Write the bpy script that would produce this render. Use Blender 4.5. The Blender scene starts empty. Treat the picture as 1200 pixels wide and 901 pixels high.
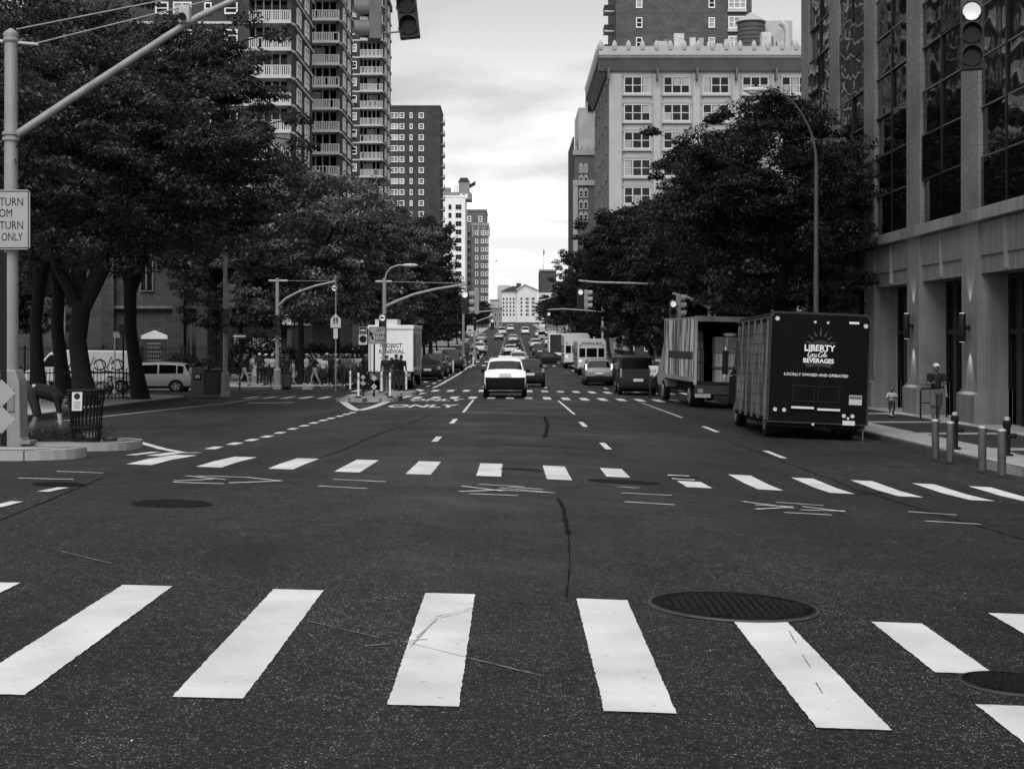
import bpy, bmesh, math, random
import numpy as np
from mathutils import Vector, Matrix, Euler
random.seed(7)
R = math.radians
scene = bpy.context.scene
COL = scene.collection

# ------------------------------------------------------------------ camera
F_PX, CX_PX, HOR_PX, CAM_H = 1750.0, 600.0, 395.0, 1.71
cam_d = bpy.data.cameras.new('camera')
cam = bpy.data.objects.new('camera', cam_d); COL.objects.link(cam)
cam.location = (0, 0, CAM_H); cam.rotation_euler = (R(90), 0, 0)
cam_d.sensor_width = 36.0; cam_d.lens = 36.0 * F_PX / 1200.0
cam_d.shift_y = -(450.5 - HOR_PX) / 1200.0
cam_d.clip_start = 0.1; cam_d.clip_end = 9000
scene.camera = cam

# ------------------------------------------------------------------ overcast sky
SUN_EL, SUN_AZ = R(50), R(190)
world = bpy.data.worlds.new('World'); scene.world = world
world.use_nodes = True
nt = world.node_tree; N = nt.nodes; LK = nt.links
N.clear()
w_out = N.new('ShaderNodeOutputWorld'); bg = N.new('ShaderNodeBackground')
sky = N.new('ShaderNodeTexSky'); sky.sky_type = 'NISHITA'; sky.sun_disc = False
sky.sun_elevation = SUN_EL; sky.sun_rotation = SUN_AZ
bw = N.new('ShaderNodeRGBToBW'); LK.new(sky.outputs[0], bw.inputs[0])
tc = N.new('ShaderNodeTexCoord')
sep = N.new('ShaderNodeSeparateXYZ'); LK.new(tc.outputs['Generated'], sep.inputs[0])
# cloud deck: noise on a flat layer overhead, stretched towards the horizon
den = N.new('ShaderNodeMath'); den.operation = 'MAXIMUM'; LK.new(sep.outputs['Z'], den.inputs[0]); den.inputs[1].default_value = 0.0
den2 = N.new('ShaderNodeMath'); den2.operation = 'ADD'; LK.new(den.outputs[0], den2.inputs[0]); den2.inputs[1].default_value = 0.07
dv = N.new('ShaderNodeVectorMath'); dv.operation = 'DIVIDE'; LK.new(tc.outputs['Generated'], dv.inputs[0])
cmb = N.new('ShaderNodeCombineXYZ')
for i in range(3): LK.new(den2.outputs[0], cmb.inputs[i])
LK.new(cmb.outputs[0], dv.inputs[1])
mp = N.new('ShaderNodeMapping'); mp.inputs['Scale'].default_value = (0.7, 0.8, 0.0); mp.inputs['Location'].default_value = (1.3, 0.35, 0)
LK.new(dv.outputs[0], mp.inputs[0])
nz = N.new('ShaderNodeTexNoise'); nz.inputs['Scale'].default_value = 1.0; nz.inputs['Detail'].default_value = 5; nz.inputs['Roughness'].default_value = 0.5
nz.inputs['Distortion'].default_value = 0.4
LK.new(mp.outputs[0], nz.inputs['Vector'])
cr = N.new('ShaderNodeMapRange'); cr.inputs['From Min'].default_value = 0.38; cr.inputs['From Max'].default_value = 0.62
cr.inputs['To Min'].default_value = 0.66; cr.inputs['To Max'].default_value = 1.12
LK.new(nz.outputs['Fac'], cr.inputs['Value'])
# thin bright band where the deck opens near the horizon
hz = N.new('ShaderNodeMapRange'); hz.inputs['From Min'].default_value = 0.02; hz.inputs['From Max'].default_value = 0.24
hz.inputs['To Min'].default_value = 7.2; hz.inputs['To Max'].default_value = 2.6; hz.interpolation_type = 'SMOOTHSTEP'
LK.new(sep.outputs['Z'], hz.inputs['Value'])
mixv = N.new('ShaderNodeMix'); mixv.data_type = 'FLOAT'; mixv.inputs[0].default_value = 0.85
LK.new(bw.outputs[0], mixv.inputs[2]); LK.new(hz.outputs[0], mixv.inputs[3])
mul = N.new('ShaderNodeMath'); mul.operation = 'MULTIPLY'
LK.new(mixv.outputs[0], mul.inputs[0]); LK.new(cr.outputs[0], mul.inputs[1])
LK.new(mul.outputs[0], bg.inputs['Color']); bg.inputs['Strength'].default_value = 0.1
LK.new(bg.outputs[0], w_out.inputs[0])

sun_d = bpy.data.lights.new('sun', 'SUN'); sun_d.energy = 1.5; sun_d.angle = R(50); sun_d.color = (1, 1, 1)
sun = bpy.data.objects.new('sun', sun_d); COL.objects.link(sun)
_sd = Vector((math.sin(SUN_AZ) * math.cos(SUN_EL), math.cos(SUN_AZ) * math.cos(SUN_EL), math.sin(SUN_EL)))
sun.rotation_euler = (-_sd).to_track_quat('-Z', 'Y').to_euler()

scene.view_settings.view_transform = 'Standard'
scene.view_settings.look = 'None'
scene.view_settings.exposure = 1.08
scene.view_settings.gamma = 1.0
scene.view_settings.use_curve_mapping = False
scene.render.engine = 'CYCLES'
scene.cycles.max_bounces = 6
scene.cycles.transparent_max_bounces = 6
scene.render.resolution_x = 1024; scene.render.resolution_y = 768
# ------------------------------------------------------------------ ground shape
def tab(t, v):
    if v <= t[0][0]: return t[0][1]
    for (a, p), (b, q) in zip(t, t[1:]):
        if v <= b: return p + (q - p) * (v - a) / (b - a)
    return t[-1][1]
L_TAB = [(-60,0),(10,0),(22.6,-.33),(30,-.45),(37,-.55),(45,-.65),(66,-.95),(80,-1.1),(92,-1.2),(120,-1.25),(155,-1.1),(200,-.6),(300,.8),(500,4),(900,11),(2000,22),(9000,22)]
CR_TAB = [(0,.7),(10,.75),(22.6,1),(37,.75),(66,.4),(100,.3),(200,0)]
CL_TAB = [(0,.7),(10,.75),(22.6,1),(27,.35),(40,0)]
def g(x, y):
    z = tab(L_TAB, y)
    if x > 0: return z - .05 * min(x, 10) * tab(CR_TAB, y)
    return z + .035 * min(-x, 6) * tab(CL_TAB, y)
def PX(px, Z): return (px - CX_PX) * Z / F_PX
def PZ(py, Z): return CAM_H + (HOR_PX - py) * Z / F_PX

# ------------------------------------------------------------------ materials (the photograph is black and white: all greys)
_M = {}
def mat(v, rough=.7, var=.18, scale=2.0, bump=0.0, bscale=40.0, metal=0.0, spec=.18, coat=0.0, streak=0.0, emit=0.0, trans=0.0, name=None):
    key = (v, rough, var, scale, bump, bscale, metal, spec, coat, streak, emit, trans)
    if key in _M: return _M[key]
    m = bpy.data.materials.new(name or 'surface'); m.use_nodes = True
    t = m.node_tree; n = t.nodes; l = t.links
    b = n['Principled BSDF']
    b.inputs['Roughness'].default_value = rough; b.inputs['Metallic'].default_value = metal
    b.inputs['Specular IOR Level'].default_value = spec; b.inputs['Coat Weight'].default_value = coat
    c = n.new('ShaderNodeTexCoord')
    if var > 0:
        z1 = n.new('ShaderNodeTexNoise'); z1.inputs['Scale'].default_value = scale; z1.inputs['Detail'].default_value = 6; z1.inputs['Roughness'].default_value = .65
        l.new(c.outputs['Object'], z1.inputs['Vector'])
        r = n.new('ShaderNodeMapRange'); r.inputs['From Min'].default_value = .25; r.inputs['From Max'].default_value = .75
        r.inputs['To Min'].default_value = max(0, v * (1 - var)); r.inputs['To Max'].default_value = v * (1 + var)
        l.new(z1.outputs['Fac'], r.inputs['Value']); out = r.outputs[0]
        if streak > 0:
            mp_ = n.new('ShaderNodeMapping'); mp_.inputs['Scale'].default_value = (3.0, 3.0, .12); l.new(c.outputs['Object'], mp_.inputs[0])
            z2 = n.new('ShaderNodeTexNoise'); z2.inputs['Scale'].default_value = 1.5; z2.inputs['Detail'].default_value = 4; l.new(mp_.outputs[0], z2.inputs['Vector'])
            r2 = n.new('ShaderNodeMapRange'); r2.inputs['From Min'].default_value = .35; r2.inputs['From Max'].default_value = .7
            r2.inputs['To Min'].default_value = 1; r2.inputs['To Max'].default_value = 1 - streak; l.new(z2.outputs['Fac'], r2.inputs['Value'])
            mm = n.new('ShaderNodeMath'); mm.operation = 'MULTIPLY'; l.new(out, mm.inputs[0]); l.new(r2.outputs[0], mm.inputs[1]); out = mm.outputs[0]
        cb = n.new('ShaderNodeCombineColor')
        for i in range(3): l.new(out, cb.inputs[i])
        l.new(cb.outputs[0], b.inputs['Base Color'])
    else:
        b.inputs['Base Color'].default_value = (v, v, v, 1)
    if bump > 0:
        z3 = n.new('ShaderNodeTexNoise'); z3.inputs['Scale'].default_value = bscale; z3.inputs['Detail'].default_value = 5
        l.new(c.outputs['Object'], z3.inputs['Vector'])
        bp = n.new('ShaderNodeBump'); bp.inputs['Strength'].default_value = bump; bp.inputs['Distance'].default_value = .02
        l.new(z3.outputs['Fac'], bp.inputs['Height']); l.new(bp.outputs[0], b.inputs['Normal'])
    if emit > 0:
        b.inputs['Emission Color'].default_value = (1, 1, 1, 1); b.inputs['Emission Strength'].default_value = emit
    if trans > 0:
        o = n['Material Output']; tr = n.new('ShaderNodeBsdfTranslucent'); mx = n.new('ShaderNodeMixShader'); mx.inputs[0].default_value = trans
        if var > 0: l.new(cb.outputs[0], tr.inputs[0])
        else: tr.inputs[0].default_value = (v, v, v, 1)
        l.new(b.outputs[0], mx.inputs[1]); l.new(tr.outputs[0], mx.inputs[2]); l.new(mx.outputs[0], o.inputs[0])
    _M[key] = m
    return m
def brick_mat(v, bw_=.22, bh=.075, mortar=1.35, axis='xz'):
    m = bpy.data.materials.new('brickwork'); m.use_nodes = True
    t = m.node_tree; n = t.nodes; l = t.links; b = n['Principled BSDF']; b.inputs['Roughness'].default_value = .9; b.inputs['Specular IOR Level'].default_value = .2
    c = n.new('ShaderNodeTexCoord'); s = n.new('ShaderNodeSeparateXYZ'); l.new(c.outputs['Object'], s.inputs[0])
    ad = n.new('ShaderNodeMath'); ad.operation = 'ADD'; l.new(s.outputs['X'], ad.inputs[0]); l.new(s.outputs['Y'], ad.inputs[1])
    cc = n.new('ShaderNodeCombineXYZ'); l.new(ad.outputs[0], cc.inputs[0]); l.new(s.outputs['Z'], cc.inputs[1])
    br = n.new('ShaderNodeTexBrick'); br.inputs['Scale'].default_value = 1; br.inputs['Brick Width'].default_value = bw_; br.inputs['Row Height'].default_value = bh
    br.inputs['Mortar Size'].default_value = .008
    v = v*.72
    br.inputs['Color1'].default_value = (v*.85,)*3 + (1,); br.inputs['Color2'].default_value = (v*1.2,)*3 + (1,); br.inputs['Mortar'].default_value = (v*mortar,)*3 + (1,)
    l.new(cc.outputs[0], br.inputs['Vector'])
    z = n.new('ShaderNodeTexNoise'); z.inputs['Scale'].default_value = .35; z.inputs['Detail'].default_value = 6; l.new(c.outputs['Object'], z.inputs['Vector'])
    r = n.new('ShaderNodeMapRange'); r.inputs['From Min'].default_value = .3; r.inputs['From Max'].default_value = .7; r.inputs['To Min'].default_value = .75; r.inputs['To Max'].default_value = 1.2
    l.new(z.outputs['Fac'], r.inputs['Value'])
    mx = n.new('ShaderNodeVectorMath'); mx.operation = 'SCALE'; l.new(br.outputs['Color'], mx.inputs[0]); l.new(r.outputs[0], mx.inputs['Scale'])
    l.new(mx.outputs[0], b.inputs['Base Color'])
    return m
GLASS = mat(.006, .06, 0, spec=.35, name='dark_glass')
CARGLASS = mat(.004, .12, 0, spec=.12, name='car_glass')
BLACK = mat(.006, .7, 0, name='black'); RUBBER = mat(.008, .9, .2, 8, name='rubber')
STEEL = mat(.32, .45, .15, 4, metal=.6, name='galvanised_steel'); CHROME = mat(.6, .15, 0, metal=1, name='chrome')
IRON = mat(.01, .65, .2, 6, name='black_iron'); WHITE = mat(.8, .6, .06, 1.5, name='white_paint')
PALEMETAL = mat(.3, .5, .12, 3, metal=.2, streak=.25, name='painted_metal')
LAMPW = mat(.8, .3, 0, emit=.7, name='lit_lens')

# ------------------------------------------------------------------ mesh helpers
class MB:
    def __init__(s): s.v = []; s.f = []; s.m = []; s.c = 0
    def add(s, vs, fs):
        o = len(s.v); s.v += [tuple(p) for p in vs]
        for f in fs: s.f.append(tuple(i + o for i in f)); s.m.append(s.c)
        return s
    def mi(s, c): s.c = c; return s
    def box(s, x0, x1, y0, y1, z0, z1):
        return s.add([(x0,y0,z0),(x1,y0,z0),(x1,y1,z0),(x0,y1,z0),(x0,y0,z1),(x1,y0,z1),(x1,y1,z1),(x0,y1,z1)],
                     [(0,3,2,1),(4,5,6,7),(0,1,5,4),(1,2,6,5),(2,3,7,6),(3,0,4,7)])
    def obox(s, c, sz, M):
        a, b, d = sz[0]/2, sz[1]/2, sz[2]/2; c = Vector(c)
        vs = [c + M @ Vector(p) for p in ((-a,-b,-d),(a,-b,-d),(a,b,-d),(-a,b,-d),(-a,-b,d),(a,-b,d),(a,b,d),(-a,b,d))]
        return s.add(vs, [(0,3,2,1),(4,5,6,7),(0,1,5,4),(1,2,6,5),(2,3,7,6),(3,0,4,7)])
    def tube(s, pts, rad, n=8, caps=True):
        pts = [Vector(p) for p in pts]
        if not hasattr(rad, '__len__'): rad = [rad] * len(pts)
        vs = []; u = None
        for i, p in enumerate(pts):
            d = (pts[min(i+1, len(pts)-1)] - pts[max(i-1, 0)]).normalized()
            if u is None:
                a = Vector((0,0,1)) if abs(d.z) < .9 else Vector((1,0,0)); u = a.cross(d).normalized()
            else:
                u = (u - d * u.dot(d)).normalized()
            w = d.cross(u)
            for k in range(n):
                t = 2 * math.pi * k / n; vs.append(p + (u * math.cos(t) + w * math.sin(t)) * rad[i])
        fs = []
        for i in range(len(pts) - 1):
            for k in range(n):
                fs.append((i*n+k, i*n+(k+1) % n, (i+1)*n+(k+1) % n, (i+1)*n+k))
        if caps:
            fs.append(tuple(range(n-1, -1, -1))); e = (len(pts)-1) * n; fs.append(tuple(range(e, e+n)))
        return s.add(vs, fs)
    def cyl(s, p0, p1, r0, r1=None, n=10): return s.tube([p0, p1], [r0, r0 if r1 is None else r1], n)
    def lathe(s, prof, n=16, c=(0,0,0), axis='z'):
        vs = []
        for r, h in prof:
            for k in range(n):
                t = 2*math.pi*k/n; a, b = r*math.cos(t), r*math.sin(t)
                p = (a, b, h) if axis == 'z' else ((h, a, b) if axis == 'x' else (b, h, a))
                vs.append((p[0]+c[0], p[1]+c[1], p[2]+c[2]))
        fs = [(i*n+k, i*n+(k+1) % n, (i+1)*n+(k+1) % n, (i+1)*n+k) for i in range(len(prof)-1) for k in range(n)]
        fs.append(tuple(range(n-1, -1, -1))); e = (len(prof)-1)*n; fs.append(tuple(range(e, e+n)))
        return s.add(vs, fs)
    def prism(s, poly, axis, lo, hi):
        n = len(poly)
        def P(a, b, h): return (h, a, b) if axis == 'x' else ((a, h, b) if axis == 'y' else (a, b, h))
        vs = [P(a, b, lo) for a, b in poly] + [P(a, b, hi) for a, b in poly]
        fs = [tuple(range(n-1, -1, -1)), tuple(range(n, 2*n))] + [(i, (i+1) % n, n+(i+1) % n, n+i) for i in range(n)]
        return s.add(vs, fs)
    def ell(s, c, r, nu=10, nv=7):
        vs = [(c[0], c[1], c[2]-r[2])]
        for j in range(1, nv):
            ph = math.pi * j / nv - math.pi/2
            for i in range(nu):
                t = 2*math.pi*i/nu; vs.append((c[0]+r[0]*math.cos(ph)*math.cos(t), c[1]+r[1]*math.cos(ph)*math.sin(t), c[2]+r[2]*math.sin(ph)))
        vs.append((c[0], c[1], c[2]+r[2])); fs = []
        for i in range(nu): fs.append((0, 1+(i+1) % nu, 1+i))
        for j in range(nv-2):
            for i in range(nu): a = 1+j*nu+i; b = 1+j*nu+(i+1) % nu; fs.append((a, b, b+nu, a+nu))
        T = len(vs)-1; o = 1+(nv-2)*nu
        for i in range(nu): fs.append((o+i, o+(i+1) % nu, T))
        return s.add(vs, fs)
    def mesh(s, name, mats, smooth=None):
        me = bpy.data.meshes.new(name); me.from_pydata(s.v, [], s.f)
        bm = bmesh.new(); bm.from_mesh(me); bmesh.ops.recalc_face_normals(bm, faces=bm.faces[:]); bm.to_mesh(me); bm.free()
        if not isinstance(mats, (list, tuple)): mats = [mats]
        for m_ in mats: me.materials.append(m_)
        me.polygons.foreach_set('material_index', s.m)
        if smooth is not None:
            me.polygons.foreach_set('use_smooth', [True]*len(me.polygons)); me.set_sharp_from_angle(angle=R(smooth))
        me.update(); return me
    def build(s, name, mats, parent=None, smooth=None, bevel=None, loc=None):
        return link(name, s.mesh(name, mats, smooth), parent, loc, bevel=bevel)
def link(name, data, parent=None, loc=None, rot=None, scale=None, bevel=None):
    o = bpy.data.objects.new(name, data); COL.objects.link(o)
    if parent is not None: o.parent = parent
    if loc is not None: o.location = loc
    if rot is not None: o.rotation_euler = rot
    if scale is not None: o.scale = scale
    if bevel:
        b = o.modifiers.new('bevel', 'BEVEL'); b.width = bevel; b.segments = 2; b.limit_method = 'ANGLE'; b.angle_limit = R(40)
    return o
def tag(o, label=None, cat=None, group=None, kind=None):
    if label: o['label'] = label
    if cat: o['category'] = cat
    if group: o['group'] = group
    if kind: o['kind'] = kind
    return o
def thing(name, label, cat, loc=(0,0,0), rz=0, group=None):
    o = bpy.data.objects.new(name, None); COL.objects.link(o); o.location = loc; o.rotation_euler = (0,0,rz); o.empty_display_size = .3
    return tag(o, label, cat, group)
def copy_tree(o, parent=None, loc=None, rz=None, label=None):
    c = o.copy(); COL.objects.link(c)
    if parent is not None: c.parent = parent
    if loc is not None: c.location = loc
    if rz is not None: c.rotation_euler = (0,0,rz)
    if label: c['label'] = label
    for ch in list(o.children): copy_tree(ch, c)
    return c
FONT_CACHE = {}
def text_mesh(txt, size, ext=.004, shear=0.0, bold=0.0, spacing=1.0, align='CENTER'):
    key = (txt, size, ext, shear, bold, spacing, align)
    if key in FONT_CACHE: return FONT_CACHE[key]
    c = bpy.data.curves.new('lettering', 'FONT'); c.body = txt; c.size = size; c.extrude = ext; c.shear = shear; c.offset = bold
    c.space_character = spacing; c.align_x = align; c.align_y = 'CENTER'; c.resolution_u = 3
    o = bpy.data.objects.new('lettering', c); COL.objects.link(o)
    dg = bpy.context.evaluated_depsgraph_get()
    me = bpy.data.meshes.new_from_object(o.evaluated_get(dg)); bpy.data.objects.remove(o); bpy.data.curves.remove(c)
    FONT_CACHE[key] = me; return me
def text(txt, size, m, parent, loc, rot=(R(90),0,0), fit=None, **kw):
    me = text_mesh(txt, size, **kw).copy(); me.materials.clear(); me.materials.append(m)
    if fit:
        xs = [v.co.x for v in me.vertices]; k = fit/(max(xs)-min(xs))
        for v in me.vertices: v.co.x *= k
    return link('lettering', me, parent, loc, rot)
# ------------------------------------------------------------------ asphalt
def asphalt_mat():
    m = bpy.data.materials.new('asphalt'); m.use_nodes = True
    t = m.node_tree; n = t.nodes; l = t.links; b = n['Principled BSDF']
    c = n.new('ShaderNodeTexCoord'); V = c.outputs['Object']
    def noise(scale, detail, rough=.6, mapscale=None, dist=0):
        z = n.new('ShaderNodeTexNoise'); z.inputs['Scale'].default_value = scale; z.inputs['Detail'].default_value = detail; z.inputs['Roughness'].default_value = rough
        z.inputs['Distortion'].default_value = dist
        if mapscale:
            mpn = n.new('ShaderNodeMapping'); mpn.inputs['Scale'].default_value = mapscale; l.new(V, mpn.inputs[0]); l.new(mpn.outputs[0], z.inputs['Vector'])
        else: l.new(V, z.inputs['Vector'])
        return z.outputs['Fac']
    def rng(s, a, b_, lo, hi):
        r = n.new('ShaderNodeMapRange'); r.inputs['From Min'].default_value = a; r.inputs['From Max'].default_value = b_; r.inputs['To Min'].default_value = lo; r.inputs['To Max'].default_value = hi
        l.new(s, r.inputs['Value']); return r.outputs[0]
    def op(a, b_, o='MULTIPLY'):
        q = n.new('ShaderNodeMath'); q.operation = o
        for i, s in enumerate((a, b_)):
            if isinstance(s, (int, float)): q.inputs[i].default_value = s
            else: l.new(s, q.inputs[i])
        return q.outputs[0]
    big = rng(noise(.16, 5, .6, (1, .5, 1), .6), .3, .7, .4, 1.8)
    wheel = rng(noise(.55, 4, .6, (1.3, .05, 1)), .35, .65, .72, 1.35)
    mid = rng(noise(2.2, 6, .7), .3, .7, .72, 1.3)
    fine = rng(noise(30, 3, .75), .34, .66, .05, 2.3)
    vo = n.new('ShaderNodeTexVoronoi'); vo.inputs['Scale'].default_value = 60; l.new(V, vo.inputs['Vector'])
    sp = rng(vo.outputs['Distance'], .10, .27, 17.0, .7)
    v2 = n.new('ShaderNodeTexVoronoi'); v2.inputs['Scale'].default_value = 14; l.new(V, v2.inputs['Vector'])
    chip = rng(v2.outputs['Distance'], .03, .09, 11.0, 1.0)
    dark = rng(noise(.33, 6, .65, (1, .8, 1), 1.2), .58, .72, 1.0, .55)
    mott = rng(noise(7.5, 4, .8), .32, .68, .5, 1.55)
    val = op(op(op(op(op(op(op(big, wheel), mid), fine), sp), chip), dark), mott)
    val = op(val, .0105)
    cb = n.new('ShaderNodeCombineColor')
    for i in range(3): l.new(val, cb.inputs[i])
    l.new(cb.outputs[0], b.inputs['Base Color'])
    l.new(rng(noise(.5, 4), .3, .7, .5, .8), b.inputs['Roughness'])
    b.inputs['Specular IOR Level'].default_value = .3
    bp = n.new('ShaderNodeBump'); bp.inputs['Strength'].default_value = .8; bp.inputs['Distance'].default_value = .008
    l.new(op(noise(60, 4, .7), noise(9, 3), 'ADD'), bp.inputs['Height']); l.new(bp.outputs[0], b.inputs['Normal'])
    return m
ASPH = asphalt_mat()
def paint_mat(v=.82, wear=.6):
    m = bpy.data.materials.new('road_paint'); m.use_nodes = True
    t = m.node_tree; n = t.nodes; l = t.links; b = n['Principled BSDF']; b.inputs['Roughness'].default_value = .75; b.inputs['Specular IOR Level'].default_value = .25
    c = n.new('ShaderNodeTexCoord'); V = c.outputs['Object']
    z = n.new('ShaderNodeTexNoise'); z.inputs['Scale'].default_value = 20; z.inputs['Detail'].default_value = 9; z.inputs['Roughness'].default_value = .75; l.new(V, z.inputs['Vector'])
    r = n.new('ShaderNodeMapRange'); r.inputs['From Min'].default_value = wear; r.inputs['From Max'].default_value = wear + .09; r.inputs['To Min'].default_value = 0; r.inputs['To Max'].default_value = 1; l.new(z.outputs['Fac'], r.inputs['Value'])
    z2 = n.new('ShaderNodeTexNoise'); z2.inputs['Scale'].default_value = 1.6; z2.inputs['Detail'].default_value = 7; l.new(V, z2.inputs['Vector'])
    r2 = n.new('ShaderNodeMapRange'); r2.inputs['From Min'].default_value = .3; r2.inputs['From Max'].default_value = .7; r2.inputs['To Min'].default_value = v*.76; r2.inputs['To Max'].default_value = v*1.06; l.new(z2.outputs['Fac'], r2.inputs['Value'])
    mx = n.new('ShaderNodeMix'); mx.data_type = 'FLOAT'; l.new(r.outputs[0], mx.inputs[0]); l.new(r2.outputs[0], mx.inputs[2]); mx.inputs[3].default_value = .09
    cb = n.new('ShaderNodeCombineColor')
    for i in range(3): l.new(mx.outputs[0], cb.inputs[i])
    l.new(cb.outputs[0], b.inputs['Base Color'])
    bp = n.new('ShaderNodeBump'); bp.inputs['Strength'].default_value = .25; bp.inputs['Distance'].default_value = .004
    z4 = n.new('ShaderNodeTexNoise'); z4.inputs['Scale'].default_value = 60; l.new(V, z4.inputs['Vector']); l.new(z4.outputs['Fac'], bp.inputs['Height']); l.new(bp.outputs[0], b.inputs['Normal'])
    return m
PAINT = paint_mat(.64, .61); PAINT_OLD = paint_mat(.5, .52); CHALK = paint_mat(.22, .5); CHALKW = paint_mat(.7, .6)
CONC = mat(.32, .85, .22, 1.3, bump=.3, bscale=30, spec=.2, name='concrete'); CONC_D = mat(.03, .8, .25, 1.2, bump=.3, bscale=30, spec=.3, name='dark_paving')
CONC_B = mat(.30, .85, .2, 1.7, bump=.2, bscale=25, spec=.2, name='pale_concrete')
KERB = mat(.075, .8, .3, 2.5, bump=.3, bscale=20, spec=.2, name='kerb_granite')
TAR = mat(.0055, .8, .3, 5, spec=.08, name='tar')

def grid_sheet(name, xs, ys, zf, m, parent=None, smooth=True):
    vs = [(x, y, zf(x, y)) for y in ys for x in xs]; nx = len(xs)
    fs = [(j*nx+i, j*nx+i+1, (j+1)*nx+i+1, (j+1)*nx+i) for j in range(len(ys)-1) for i in range(nx-1)]
    me = bpy.data.meshes.new(name); me.from_pydata(vs, [], fs); me.materials.append(m)
    if smooth: me.polygons.foreach_set('use_smooth', [True]*len(fs))
    return link(name, me, parent)
ys_far = [110,120,135,155,175,200,230,260,300,350,400,500,600,700,900,1200,2000,4000,8000]
gx = [-4000,-1000,-300,-120,-60,-30,-14,-6,0,5,10,14,30,60,120,300,1000,4000]
GND = mat(.06, .9, .3, .1, name='earth')
tag(grid_sheet('ground', gx, [-400,-60,0,5,10,22.6,27,30,37,40,45,66,80,92,100] + ys_far, lambda x, y: g(x, y) - .09, GND), kind='structure')
road = grid_sheet('road', [-90,-70,-50,-40,-30] + [-22+i for i in range(0, 45)] + [26,30,40,55,80],
                  [-40,-20,-10,-4] + [i*1.0 for i in range(0, 101)] + [110+5*i for i in range(0, 19)] + [220,240,260,300,350,400,500,600,700,900,1200], g, ASPH)
tag(road, kind='structure')

# ------------------------------------------------------------------ painted markings, parts of the road
def p2g(px, py):
    lo, hi = 3.0, 900.0
    for _ in range(60):
        mid = (lo+hi)/2; x = PX(px, mid)
        if CAM_H - g(x, mid) > (py - HOR_PX)*mid/F_PX: lo = mid
        else: hi = mid
    return PX(px, lo), lo
def patch(name, quad, m, h=.006, jit=.0035, step=.04, parent=road):
    """a four-cornered patch of paint (a, b, c, d in order) laid on the road surface, with slightly ragged edges"""
    a, b, c, d = [Vector((p[0], p[1])) for p in quad]
    nu = max(2, min(80, int((b-a).length/step)+1)); nv = max(2, min(80, int((d-a).length/step)+1))
    vs = []; rr = random.uniform
    for j in range(nv+1):
        for i in range(nu+1):
            u, v = i/nu, j/nv
            p = a*(1-u)*(1-v) + b*u*(1-v) + c*u*v + d*(1-u)*v
            if i in (0, nu) or j in (0, nv): p = p + Vector((rr(-jit, jit), rr(-jit, jit)))
            vs.append((p.x, p.y, g(p.x, p.y) + h))
    n1 = nu+1; fs = [(j*n1+i, j*n1+i+1, (j+1)*n1+i+1, (j+1)*n1+i) for j in range(nv) for i in range(nu)]
    me = bpy.data.meshes.new(name); me.from_pydata(vs, [], fs); me.materials.append(m)
    return link(name, me, parent)
def bar(name, x0, x1, y0, y1, m=PAINT, **k): return patch(name, [(x0,y0),(x1,y0),(x1,y1),(x0,y1)], m, **k)
def strip(name, pts, w, m=PAINT, h=.006, jit=.006, step=1.0, parent=road):
    P = [Vector(p) for p in pts]; Q = []
    for a, b in zip(P, P[1:]):
        n = max(1, int((b-a).length/step))
        for i in range(n): Q.append(a + (b-a)*(i/n))
    Q.append(P[-1]); vs = []; rr = random.uniform
    for i, p in enumerate(Q):
        d = (Q[min(i+1, len(Q)-1)] - Q[max(i-1, 0)]).normalized(); nn = Vector((-d.y, d.x))
        for s in (-1, 0, 1):
            q = p + nn*(s*w/2 + rr(-jit, jit)); vs.append((q.x, q.y, g(q.x, q.y)+h))
    fs = []
    for i in range(len(Q)-1):
        fs += [(3*i, 3*i+1, 3*i+4, 3*i+3), (3*i+1, 3*i+2, 3*i+5, 3*i+4)]
    me = bpy.data.meshes.new(name); me.from_pydata(vs, [], fs); me.materials.append(m)
    return link(name, me, parent)
for nbar in range(-4, 9):
    x0 = {3: 1.37, 4: 2.26, 5: 3.15, 6: 4.1}.get(nbar, -1.575 + nbar*1.0); y0, y1 = 6.9 + random.uniform(-.03, .03), 9.86 + random.uniform(-.02, .02)
    if nbar == 2: bar('crosswalk_stripe', x0, x0+.335, y0-.02, y1)
    elif nbar == 3: bar('crosswalk_stripe', x0, x0+.34, 6.72, 9.32)
    elif nbar == 4: bar('crosswalk_stripe', x0, x0+.32, 7.98, 9.4); bar('crosswalk_stripe', x0, x0+.32, 6.5, 7.28)
    else: bar('crosswalk_stripe', x0, x0+.33, y0, y1)
for i, xc in enumerate([-6.33,-5.33,-4.33,-3.32,-2.35,-1.34,-.335,.68,1.61,2.65,3.7,4.72,5.7,6.7,7.6]):
    if i == 0: continue
    y0, y1 = 21.35 + random.uniform(-.08, .08), 24.35 + random.uniform(-.1, .1)
    if i == 8: y0 = 22.6
    if i == 9:
        bar('crosswalk_stripe', xc-.18, xc+.18, y0-.3, 22.4); bar('crosswalk_stripe', xc-.2, xc+.14, 22.75, 23.6); continue
    bar('crosswalk_stripe', xc-.18, xc+.18, y0, y1)
for row, (ya, yb) in enumerate(((63.6, 67.0), (75.5, 79.0))):
    x = -11.6 if row == 0 else -8.2
    while x < 9.0:
        if not (row == 0 and -6.6 < x < -4.4): bar('crosswalk_stripe', x, x+.34, ya+random.uniform(-.2,.2), yb+random.uniform(-.2,.2), PAINT if random.random() < .7 else PAINT_OLD, step=.6)
        x += .81
for ya, yb in ((147, 151), (162, 166)):
    x = -6.0
    while x < 8.5: bar('crosswalk_stripe', x, x+.4, ya, yb, step=1.0); x += 1.0
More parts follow.
